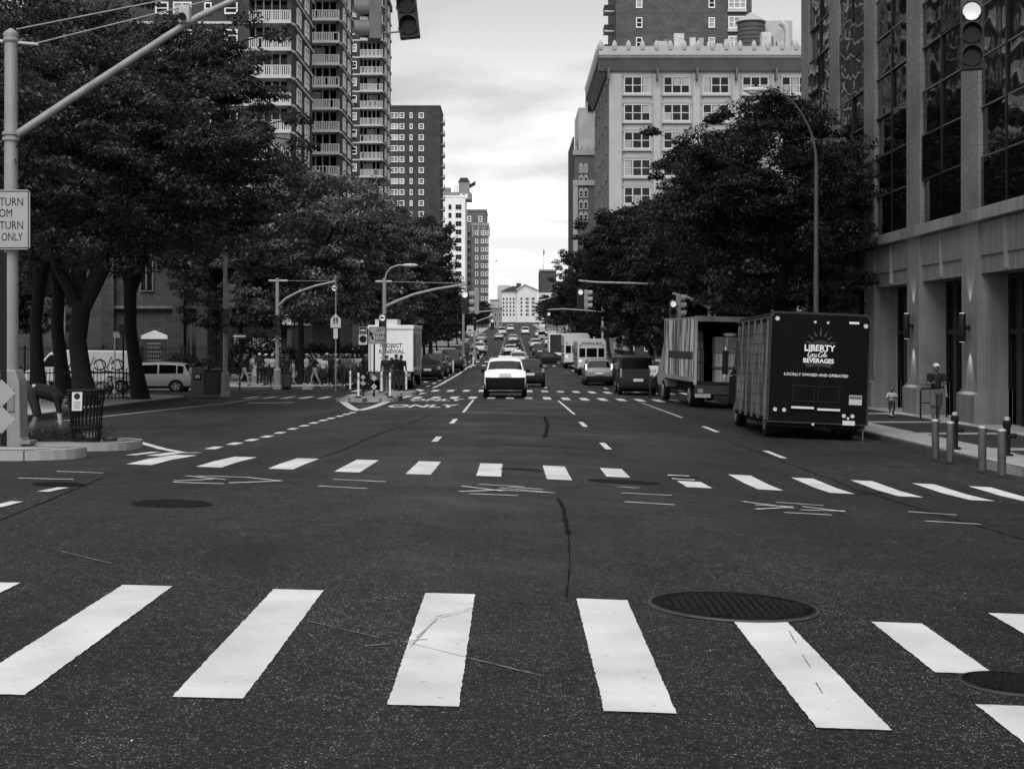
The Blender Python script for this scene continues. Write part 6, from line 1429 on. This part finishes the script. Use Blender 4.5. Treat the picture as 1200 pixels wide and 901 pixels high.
MB().tube([(.3,-.28,1.0),(.37,-.1,.98),(.37,.1,.98),(.3,.28,1.0)], .014, 6).build('handlebar', IRON, bk_); MB().ell((-.22,0,.86), (.14,.07,.035), 10, 5).build('saddle', BLACK, bk_, 60); MB().lathe([(.09,-.01),(.09,.01)], 14, (-.05,-.03,.3), 'y').build('chainring', CHROME, bk_)
def fence(label, x0, x1, Z, h, z1=None):
    t = thing('iron_fence', label, 'fence', (x0, Z, g(x0, Z)+.15)); m = MB(); L_ = x1-x0; n = int(L_/.13)
    for i in range(n+1): m.box(i*.13-.011, i*.13+.011, -.011, .011, .05, h); m.add([(i*.13-.02,-.012,h),(i*.13+.02,-.012,h),(i*.13,0,h+.1)], [(0,1,2)])
    tag(m.build('pickets', IRON, t), kind='stuff')
    for z in (.15, h-.12): MB().box(0, L_, -.02, .02, z, z+.04).build('rail', IRON, t)
    for i in range(int(L_/2.2)+1): MB().box(i*2.2-.04, i*2.2+.04, -.04, .04, -.1, h+.12).build('post', IRON, t)
fence('tall iron fence of the churchyard behind the vans', -34, -16.5, 84, 2.1); fence('low black fence round the tree pit behind the gardener', PX(22, 53), PX(150, 53), 53.2, 1.15)
nbd = thing('notice_board', 'church notice board with a white pediment behind the minivan', 'notice board', (PX(181, 86), 86, g(-20, 86)+.15))
MB().box(-.62, .62, -.06, .06, .6, 2.6).build('board', mat(.05), nbd); MB().prism([(-.75,2.6),(.75,2.6),(.75,2.8),(0,3.1),(-.75,2.8)], 'y', -.1, .1).build('pediment', WHITE, nbd)
for k in range(6): MB().box(-.4, .4-.1*(k % 2), -.07, -.061, 2.3-.24*k, 2.38-.24*k).build('print_line', mat(.2), nbd)
for s in (-1, 1): MB().box(s*.55-.05, s*.55+.05, -.04, .04, -.1, .6).build('leg', mat(.05), nbd)
# ------------------------------------------------------------------ bollards, standpipes, rack
BOL = mat(.2, .35, .2, 6, metal=.85, streak=.3, name='brushed_steel')
for lab, px, pyb, h in (('leftmost steel bollard at the right kerb', 1096.5, 531, .66), ('second steel bollard, in front of the left standpipe', 1113.5, 534.5, .66), ('third steel bollard, standing alone at the right kerb', 1151, 544.5, .68), ('rightmost steel bollard, in front of the right standpipe', 1174, 549.5, .68)):
    lo, hi = 20., 60.
    for _ in range(40):
        Z = (lo+hi)/2
        if PZ(pyb, Z) > g(PX(px, Z), Z)+.16: lo = Z
        else: hi = Z
    x = PX(px, lo); t = thing('bollard', lab, 'bollard', (x, lo, g(x, lo)+.155), group='steel bollards at the right kerb'); t.rotation_euler = (0, R(random.uniform(-1.5, 1.5)), 0)
    MB().lathe([(.075,-.1),(.075,h)], 20).build('tube', BOL, t, 40); MB().lathe([(.077,h),(.077,h+.02),(.06,h+.04),(.02,h+.05)], 20).build('cap', mat(.6, .3, .1, 5, metal=.6), t, 40)
for lab, px, Z in (('dark fire standpipe behind the second bollard', 1119, 32.4), ('dark fire standpipe behind the rightmost bollard', 1180, 30.6)):
    x = PX(px, Z); t = thing('fire_standpipe', lab, 'standpipe', (x, Z, g(x, Z)+.15), group='fire standpipes behind the bollards')
    MB().lathe([(.13,0),(.13,.05),(.07,.07),(.07,.6),(.085,.62),(.085,.72),(.05,.76)], 16).build('riser', IRON, t, 40); MB().lathe([(.06,.7),(.06,.8),(.03,.82)], 12).build('cap', mat(.5, .4, .1, 5, metal=.5), t, 40)
    for s in (-1, 1): MB().tube([(0,0,.42),(s*.1,-.06,.44),(s*.15,-.1,.42)], [.05,.05,.06], 10).build('outlet', IRON, t, 40)
rk = thing('bicycle_rack', 'black tubular railing behind the walking man', 'railing', (PX(1092, 46.5), 46.5, g(13, 46.5)+.15))
MB().tube([(-.35,0,0),(-.35,0,.9),(-.3,0,.95),(.1,0,.95),(.15,0,.9),(.15,0,0)], .028, 8).build('hoop', IRON, rk, 50); MB().cyl((-.35,0,.5), (.15,0,.5), .02, n=6).build('rail', IRON, rk); MB().tube([(.3,1,0),(.3,1,.9),(.36,1,.95),(.7,1,.95),(.75,1,.9),(.75,1,0)], .028, 8).build('hoop', IRON, rk, 50)
# gull gliding in the gap of sky
gb = thing('gull', 'bird gliding in the gap of sky left of centre', 'bird', (PX(581.5, 90), 90, PZ(306, 90)))
MB().ell((0,0,0), (.06,.17,.05), 10, 6).build('body', mat(.12), gb, 60)
for s in (-1, 1): MB().add([(s*.03,-.06,.02),(s*.03,.08,.02),(s*.2,.1,.07),(s*.2,-.05,.07),(s*.36,.06,.03),(s*.36,-.04,.03),(s*.44,0,-.06), (s*.2,.02,.085), (s*.03,.01,.035)], [(0,1,2,3),(3,2,4,5),(5,4,6),(0,8,7,3),(1,2,7,8)]).build('wing', mat(.1), gb)
# ------------------------------------------------------------------ people: capsules fused into one continuous skin by a voxel remesh
SKIN, SHIRT, PANTS, SHOE, HAIR, HAT = range(6)
def cap_mesh(m, a, b, r0, r1, n=10):
    a, b = Vector(a), Vector(b); d = (b-a); L_ = d.length
    if L_ < 1e-5: m.ell(a, (r0, r0, r0), n, 7); return
    d.normalize(); pts = []; rad = []
    for k in range(4): t = math.pi/2*k/4; pts.append(a - d*r0*math.cos(t)); rad.append(max(.001, r0*math.sin(t)))
    pts.append(a); rad.append(r0); pts.append(b); rad.append(r1)
    for k in range(1, 5): t = math.pi/2*k/4; pts.append(b + d*r1*math.sin(t)); rad.append(max(.001, r1*math.cos(t)))
    m.tube(pts, rad, n)
def fuse(prims, voxel, name):
    """prims: ('c', a, b, r0, r1, tag) capsules or ('e', centre, radii, tag, rotation) ellipsoids; returns a mesh with faces tagged by the nearest primitive"""
    m = MB()
    for p in prims:
        if p[0] == 'c': cap_mesh(m, p[1], p[2], p[3], p[4])
        else:
            s = MB(); s.ell((0,0,0), p[2], 14, 10); Mx = p[4] if len(p) > 4 else Matrix.Identity(3)
            m.add([Vector(p[1]) + Mx @ Vector(v) for v in s.v], s.f)
    me = m.mesh(name, [BLACK]); o = bpy.data.objects.new(name, me); COL.objects.link(o)
    rm = o.modifiers.new('r', 'REMESH'); rm.mode = 'VOXEL'; rm.voxel_size = voxel
    sm = o.modifiers.new('s', 'SMOOTH'); sm.factor = .5; sm.iterations = 3
    dg = bpy.context.evaluated_depsgraph_get(); out = bpy.data.meshes.new_from_object(o.evaluated_get(dg)); bpy.data.objects.remove(o); bpy.data.meshes.remove(me)
    nP = len(out.polygons); C = np.empty(nP*3, np.float32); out.polygons.foreach_get('center', C); C = C.reshape(-1, 3)
    best = np.full(nP, 1e9); tagv = np.zeros(nP, np.int32)
    for p in prims:
        if p[0] == 'c':
            a, b = np.array(p[1], float), np.array(p[2], float); d = b-a; L2 = max(d@d, 1e-9); t = np.clip(((C-a)@d)/L2, 0, 1); dist = np.linalg.norm(C-(a+t[:, None]*d), axis=1) - (p[3]+(p[4]-p[3])*t); tg = p[5]
        else:
            Mx = np.array(p[4] if len(p) > 4 else Matrix.Identity(3)); q = (C-np.array(p[1], float))@Mx; rr = np.array(p[2], float); dist = (np.linalg.norm(q/rr, axis=1)-1)*rr.min(); tg = p[3]
        u = dist < best; best[u] = dist[u]; tagv[u] = tg
    out.materials.clear()
    for k in range(6): out.materials.append(BLACK)
    out.polygons.foreach_set('material_index', tagv); out.polygons.foreach_set('use_smooth', [True]*nP); out.name = name; out.update()
    return out
def hand(P, w, d, detail, curl=.5, side=1, up=None):
    """a hand continuing from wrist w along d: palm, four fingers, thumb"""
    w, d = Vector(w), Vector(d).normalized(); up = Vector(up) if up else Vector((0, 1, 0)); sd = d.cross(up).normalized(); nr = sd.cross(d).normalized()
    palm = w + d*.075; P.append(('c', tuple(w), tuple(palm), .026, .034, SKIN))
    if not detail: P.append(('c', tuple(palm), tuple(palm+d*.07+nr*.02), .03, .022, SKIN)); return
    P.append(('c', tuple(palm-sd*.02), tuple(palm+sd*.02), .026, .026, SKIN))
    for i, L_ in enumerate((.062, .07, .066, .052)):
        o = palm + sd*(-.033+.022*i) + d*.012; k1 = o + d*L_*.55 + nr*curl*.02; k2 = k1 + (d*(1-curl)+nr*curl).normalized()*L_*.5
        P.append(('c', tuple(o), tuple(k1), .0105, .0095, SKIN)); P.append(('c', tuple(k1), tuple(k2), .0095, .008, SKIN))
    o = w + d*.04 - sd*.03*side; k1 = o - sd*.035*side + d*.03 + nr*.01; P.append(('c', tuple(o), tuple(k1), .014, .0115, SKIN)); P.append(('c', tuple(k1), tuple(k1+d*.03+nr*.012), .0115, .009, SKIN))
def head(P, c, yaw=0, hair='short', hat=None, pitch=0, s=1.0):
    M_ = Matrix.Rotation(yaw, 3, 'Z') @ Matrix.Rotation(pitch, 3, 'X'); c = Vector(c)
    def at(x, y, z): return tuple(c + M_ @ Vector((x*s, y*s, z*s)))
    P.append(('e', tuple(c), (.076*s,.094*s,.112*s), SKIN, M_)); P.append(('e', at(0,.02,-.055), (.058*s,.07*s,.06*s), SKIN, M_))
    P.append(('c', at(0,.09,.005), at(0,.108,-.022), .010*s, .014*s, SKIN))
    for q in (-1, 1): P.append(('e', at(q*.078,.0,-.01), (.012*s,.024*s,.032*s), SKIN, M_)); P.append(('e', at(q*.03,.086,.012), (.015*s,.01*s,.008*s), HAIR, M_))
    P.append(('e', at(0,.088,-.055), (.024*s,.012*s,.007*s), HAIR, M_))
    if hair == 'short': P.append(('e', at(0,-.018,.03), (.083*s,.092*s,.095*s), HAIR, M_))
    if hair == 'long': P.append(('e', at(0,-.018,.03), (.085*s,.094*s,.097*s), HAIR, M_)); P.append(('c', at(0,-.06,0), at(0,-.075,-.19), .075*s, .06*s, HAIR))
    if hat == 'cap': P.append(('e', at(0,-.004,.055), (.09*s,.104*s,.075*s), HAT, M_)); P.append(('e', at(0,.115,.045), (.07*s,.075*s,.012*s), HAT, M_))
    if hat == 'brim': P.append(('e', at(0,0,.06), (.088*s,.1*s,.075*s), HAT, M_)); P.append(('e', at(0,0,.045), (.14*s,.155*s,.014*s), HAT, M_))
def figure(stride=0.0, arms='hang', hair='short', hat=None, shorts=False, sleeves='short', detail=False, bag=None, skirt=False, lookyaw=0, lean=0.0):
    P = []; hipz = .93 - abs(stride)*.05
    P.append(('e', (0,0,hipz+.02), (.165,.115,.13), PANTS)); P.append(('e', (0,.0,1.12), (.148,.105,.17), SHIRT)); P.append(('e', (0,.0,1.30), (.182,.118,.19), SHIRT)); P.append(('c', (-.15,0,1.42), (.15,0,1.42), .062, .062, SHIRT))
    P.append(('c', (0,-.005,1.44), (0,.015,1.56), .058, .052, SKIN)); head(P, (0,.03,1.645), lookyaw, hair, hat)
    for s in (-1, 1):
        st = stride*s; hp = (s*.092, 0, hipz); kn = (s*.1, st*.26+.02, .5); an = (s*.1, st*.42-.02 if st > 0 else st*.55, .09 + (.06 if st < 0 else 0))
        P.append(('c', hp, kn, .088, .064, PANTS)); P.append(('c', kn, an, .058 if not shorts else .05, .044 if not shorts else .034, PANTS if not shorts else SKIN))
        if shorts: P.append(('c', hp, (kn[0], kn[1], kn[2]+.06), .098, .088, PANTS))
        if skirt: P.append(('c', (s*.06,0,.9), (s*.07,0,.55), .13, .15, PANTS))
        P.append(('c', (an[0], an[1]-.04, an[2]-.045), (an[0], an[1]+.14, an[2]-.055+(.0 if st >= 0 else -.02)), .046, .036, SHOE))
        sh = Vector((s*.205, 0, 1.425))
        if arms == 'hang' or (arms == 'one' and s < 0): el = Vector((s*.25, -st*.16-.02, 1.14)); wr = Vector((s*.255, -st*.34+.06, .90))
        elif arms == 'walk': el = Vector((s*.25, -st*.3-.03, 1.15)); wr = Vector((s*.22, -st*.5+.16, .98))
        elif arms == 'phone' or arms == 'one': el = Vector((s*.235, .02, 1.15)); wr = Vector((s*.12, .24, 1.2))
        else: el = Vector((s*.27, .05, 1.2)); wr = Vector((s*.1, .2, 1.02))
        P.append(('c', tuple(sh), tuple(el), .058, .045, SHIRT)); P.append(('c', tuple(el), tuple(wr), .043, .03, SHIRT if sleeves == 'long' else SKIN))
        if sleeves == 'short': P.append(('c', tuple(sh.lerp(el, .75)), tuple(el), .05, .043, SKIN))
        hand(P, wr, (wr-el), detail, side=s, up=(s*.3, .9, .1))
    if lean:
        pass
    return P
def fit_z(P, k): return P
TONES = {}
def tone(v, rough=.85): return mat(v, rough, .15, 6, spec=.2, name='cloth')
def person(mesh, label, x, y, rz, cols, s=1.0, h=.15, group=None, z=None):
    """cols: skin, shirt, trousers, shoes, hair, hat greys"""
    t = thing('person', label, 'person', (x, y, (g(x, y)+h) if z is None else z), rz, group); t.scale = (s, s, s)
    o = link('body', mesh, t)
    for i, v in enumerate(cols):
        o.material_slots[i].link = 'OBJECT'; o.material_slots[i].material = mat(v, .6 if i in (0,) else .85, .12, 7, spec=.3, name='skin' if i == 0 else 'cloth')
    return t, o
def bend_arm(P): return P
# ---- the walking man on the right
PM = figure(stride=.55, arms='one', hair='short', hat='cap', shorts=True, detail=True, lookyaw=R(25))
for s in (-1, 1): PM.append(('c', (s*.11,.1,1.42), (s*.1,.115,1.15), .022, .02, HAIR))     # pack straps
PM.append(('e', (0,-.17,1.25), (.15,.09,.22), HAIR))
mm_ = fuse(PM, .0105, 'man_body'); Zm_ = 43.4
person(mm_, 'man in a pale cap, dark T-shirt and shorts walking with a backpack', PX(1097, Zm_), Zm_, R(172), (.13,.018,.1,.03,.012,.6))
# ---- small child on a scooter
PC = []
PC += [('e',(0,0,.5),(.1,.08,.09),PANTS),('e',(0,0,.66),(.105,.08,.16),SHIRT),('c',(-.085,0,.77),(.085,0,.77),.042,.042,SHIRT),('c',(0,0,.78),(0,.01,.87),.036,.034,SKIN)]
head(PC, (0,.015,.95), 0, 'short', None, 0, .88)
for s in (-1, 1):
    kn = (s*.07,.06 if s > 0 else .0,.3); an = (s*.06,.04 if s > 0 else -.12,.13 if s > 0 else .07)
    PC += [('c',(s*.055,0,.48),kn,.058,.046,PANTS),('c',kn,an,.04,.03,SKIN if s > 0 else PANTS),('c',(an[0],an[1]-.02,an[2]-.02),(an[0],an[1]+.1,an[2]-.03),.034,.028,SHOE),('c',(s*.12,0,.77),(s*.17,.08,.62),.036,.03,SHIRT),('c',(s*.17,.08,.62),(s*.12,.2,.66),.027,.02,SKIN)]
    hand(PC, Vector((s*.12,.2,.66)), (0,.8,.1), False)
mc_ = fuse(PC, .0105, 'child_body'); Zc_ = 47.5
person(mc_, 'small child in a patterned pale shirt riding a scooter', PX(1045, Zc_), Zc_, R(176), (.12,.38,.03,.5,.012,.02), s=.98)
sct = thing('scooter', 'small kick scooter under the child on the right pavement', 'scooter', (PX(1045, Zc_), Zc_-.02, g(12, 47.5)+.155), R(176))
MB().box(-.055, .055, -.28, .25, .055, .08).build('deck', mat(.3), sct, bevel=.01); MB().tube([(0,.25,.07),(0,.3,.2),(0,.24,.64)], .015, 8).build('stem', CHROME, sct); MB().cyl((-.17,.235,.64), (.17,.235,.64), .016, n=8).build('handlebar', BLACK, sct)
for y in (-.3, .3): MB().lathe([(.02,-.014),(.05,-.014),(.05,.014),(.02,.014)], 14, (0,y,.05), 'x').build('wheel', RUBBER, sct, 40)
# ---- gardener bending over on the left island
PG = []; 
PG += [('e',(0,0,.86),(.15,.14,.14),PANTS),('c',(0,.08,.9),(0,.34,.84),.135,.15,SHIRT),('c',(0,.34,.84),(0,.46,.76),.15,.12,SHIRT),('c',(-.15,.44,.78),(.15,.44,.78),.06,.06,SHIRT),('c',(0,.5,.74),(0,.58,.68),.055,.05,SKIN),('c',(-.12,.05,.98),(.12,.05,.98),.03,.03,HAT)]
head(PG, (0,.63,.6), 0, 'short', None, R(-70))
for s in (-1, 1):
    kn = (s*.12,.1,.46); an = (s*.13,-.03+.05*s,.09); PG += [('c',(s*.09,0,.84),kn,.092,.068,PANTS),('c',kn,an,.052,.036,SKIN),('c',(an[0],an[1]-.04,.04),(an[0],an[1]+.15,.035),.046,.036,SHOE)]
    el = (s*.2,.5,.5); wr = (s*.15,.52,.28); PG += [('c',(s*.19,.44,.78),el,.056,.044,SHIRT),('c',el,wr,.042,.031,HAT if s > 0 else SKIN)]; hand(PG, wr, (0,.12,-1), True, side=s)
mg_ = fuse(PG, .0115, 'gardener_body'); Zg = 28.0
person(mg_, 'gardener in dark clothes bending over the grass by the left mast', PX(37, Zg), Zg, R(-78), (.14,.012,.02,.03,.015,.55), s=1.02)
# ---- pedestrians and the crowd at the next corner
BASE = [fuse(figure(stride=.0), .017, 'standing_body'), fuse(figure(stride=.6, arms='walk', sleeves='long'), .017, 'walking_body'), fuse(figure(stride=.1, arms='phone', hair='long', sleeves='long'), .017, 'phone_body'),
        fuse(figure(stride=.05, arms='fold', hat='brim', sleeves='long'), .017, 'hat_body'), fuse(figure(stride=.1, arms='hang', hair='long', skirt=True), .017, 'skirt_body'), fuse(figure(stride=.15, arms='one', hat='cap'), .017, 'cap_body')]
GC = 'crowd at the next corner'
CROWD = [ # px, Z, pose, heading, scale, shirt, trousers, hat, label
 (298, 88, 0, 170, .98, .55, .45, .05, 'person in pale clothes standing alone right of the slim signal pole'),
 (286.5, 82, 1, -80, 1.0, .02, .35, .02, 'person in a dark jacket and pale trousers walking left'),
 (304, 82.5, 3, 200, 1.02, .02, .02, .6, 'person in a long dark coat and pale hat, back turned'),
 (300, 84, 4, 160, .95, .5, .5, .1, 'person in a white skirt half behind the dark coat'),
 (312, 83, 3, 150, 1.0, .55, .04, .65, 'person in white top and white hat beside the dark coat'),
 (319.5, 81.5, 5, 185, 1.0, .6, .015, .6, 'person in a white jacket and black trousers left of the mast base'),
 (331, 84, 0, 175, 1.0, .02, .02, .02, 'person in black just right of the mast among pedestrians'),
 (338, 86, 2, 200, .97, .03, .03, .02, 'dark-dressed person looking down behind the small bin'),
 (344, 85, 4, 90, .8, .6, .5, .3, 'short person in white by the crooked trunk'),
 (359, 82, 5, -60, 1.0, .5, .05, .4, 'person in a pale vest right of the crooked trunk'),
 (364, 85, 0, 140, 1.0, .04, .03, .02, 'person in dark clothes behind the pale vest'),
 (369, 81, 1, 90, 1.0, .03, .4, .02, 'person in dark top and pale trousers at the crowd left'),
 (374, 83, 2, 180, 1.0, .5, .04, .02, 'person in a white top looking at a phone in the crowd'),
 (379, 80, 4, 170, .95, .6, .02, .02, 'person in white top and black skirt in the crowd middle'),
 (384, 84, 5, 120, 1.02, .05, .05, .5, 'tall person in a pale cap in the crowd middle'),
 (388, 80.5, 0, 170, 1.0, .015, .015, .02, 'person all in black at the crowd front'),
 (394, 84, 3, 150, 1.0, .45, .1, .5, 'person in a pale brimmed hat under the school sign'),
 (398, 82, 1, -90, 1.0, .1, .02, .02, 'person walking left beneath the school sign'),
 (402, 86, 2, 190, 1.0, .2, .03, .02, 'person in grey behind the school sign pole'),
 (406, 81, 5, 180, 1.0, .12, .04, .3, 'person in a grey shirt left of the first flexible post'),
 (411, 84, 0, 160, 1.0, .25, .05, .02, 'person in mid grey right of the first flexible post'),
 (416, 86, 4, 180, 1.0, .05, .05, .02, 'person in dark dress behind the prohibition sign'),
 (421, 85, 2, 170, 1.0, .45, .03, .02, 'person in white reading behind the prohibition sign'),
 (430, 84, 0, 180, 1.0, .03, .03, .02, 'dark figure between the two refuge signs'),
 (434, 86, 1, 90, 1.0, .5, .2, .02, 'person in white walking behind the turn lane sign'),
 (336, 83, 5, 170, 1.0, .02, .03, .03, 'dark figure in a cap directly right of the mast foot'),
 (348, 88, 0, 190, 1.0, .03, .02, .02, 'dark figure standing behind the short person in white'),
 (366, 88, 3, 170, 1.0, .05, .03, .4, 'dark figure in a brimmed hat at the back of the crowd'),
 (371, 86, 0, 185, 1.03, .02, .02, .02, 'tall dark figure behind the phone reader'),
 (377, 88, 5, 160, 1.0, .2, .03, .1, 'grey figure in a cap at the back of the crowd middle'),
 (381, 86, 2, 190, 1.0, .03, .05, .02, 'dark long-haired figure at the back of the crowd middle'),
 (391, 87, 0, 175, 1.02, .04, .02, .02, 'dark figure left of the school sign pole, at the back'),
 (400, 89, 5, 180, 1.0, .5, .04, .5, 'pale figure in a cap far behind the school sign'),
 (409, 88, 3, 180, 1.0, .02, .02, .3, 'dark figure in a hat behind the grey shirt'),
 (426, 83, 1, -90, 1.0, .04, .02, .02, 'dark figure striding left behind the sign posts'),
 (441, 85, 0, 180, 1.0, .02, .03, .02, 'dark figure between turn lane sign and white truck'),
 (453, 69, 5, 10, 1.0, .03, .06, .7, 'person in a white cap and dark shirt on the refuge, back turned'),
 (464.5, 70.5, 3, 20, 1.02, .015, .04, .6, 'person in black with a pale hat on the refuge'),
 (470, 71, 0, -10, .98, .02, .05, .02, 'bareheaded person in black nearest the white truck'),
 (459, 76, 2, 0, .98, .2, .1, .02, 'grey-clad person stepping behind the refuge group'),
]
random.seed(3)
for (px, Z, pose, hd, s, sh_, tr_g, ht_g, lab) in CROWD:
    x = PX(px, Z); person(BASE[pose], lab, x, Z, R(hd), (random.choice((.08, .14, .2, .06)), sh_*.62, tr_g*.62, random.choice((.02, .05, .5)), random.choice((.012, .02, .05)), ht_g*.7), s=s, group=GC, h=.15 if Z > 79.4 or Z < 72 else 0)
person(BASE[1], 'man in a white shirt standing beside the dark parked van', PX(766, 71), 71, R(150), (.1,.6,.02,.02,.015,.02), h=0)
for i, (px, Z, lab) in enumerate(((655, 190, 'tiny dark pedestrian far off on the right'), (548, 148, 'dark pedestrian standing by the far left refuge'), (736, 84, 'dark pedestrian on the kerb left of the dark parked van'), (723, 88, 'pedestrian in grey on the right kerb by the banners'))):
    x = PX(px, Z); person(BASE[i % 4], lab, x, Z, R(40*i), (.1, .03+.12*(i == 3), .03, .02, .015, .02), h=.15 if x > 9.2 else 0)
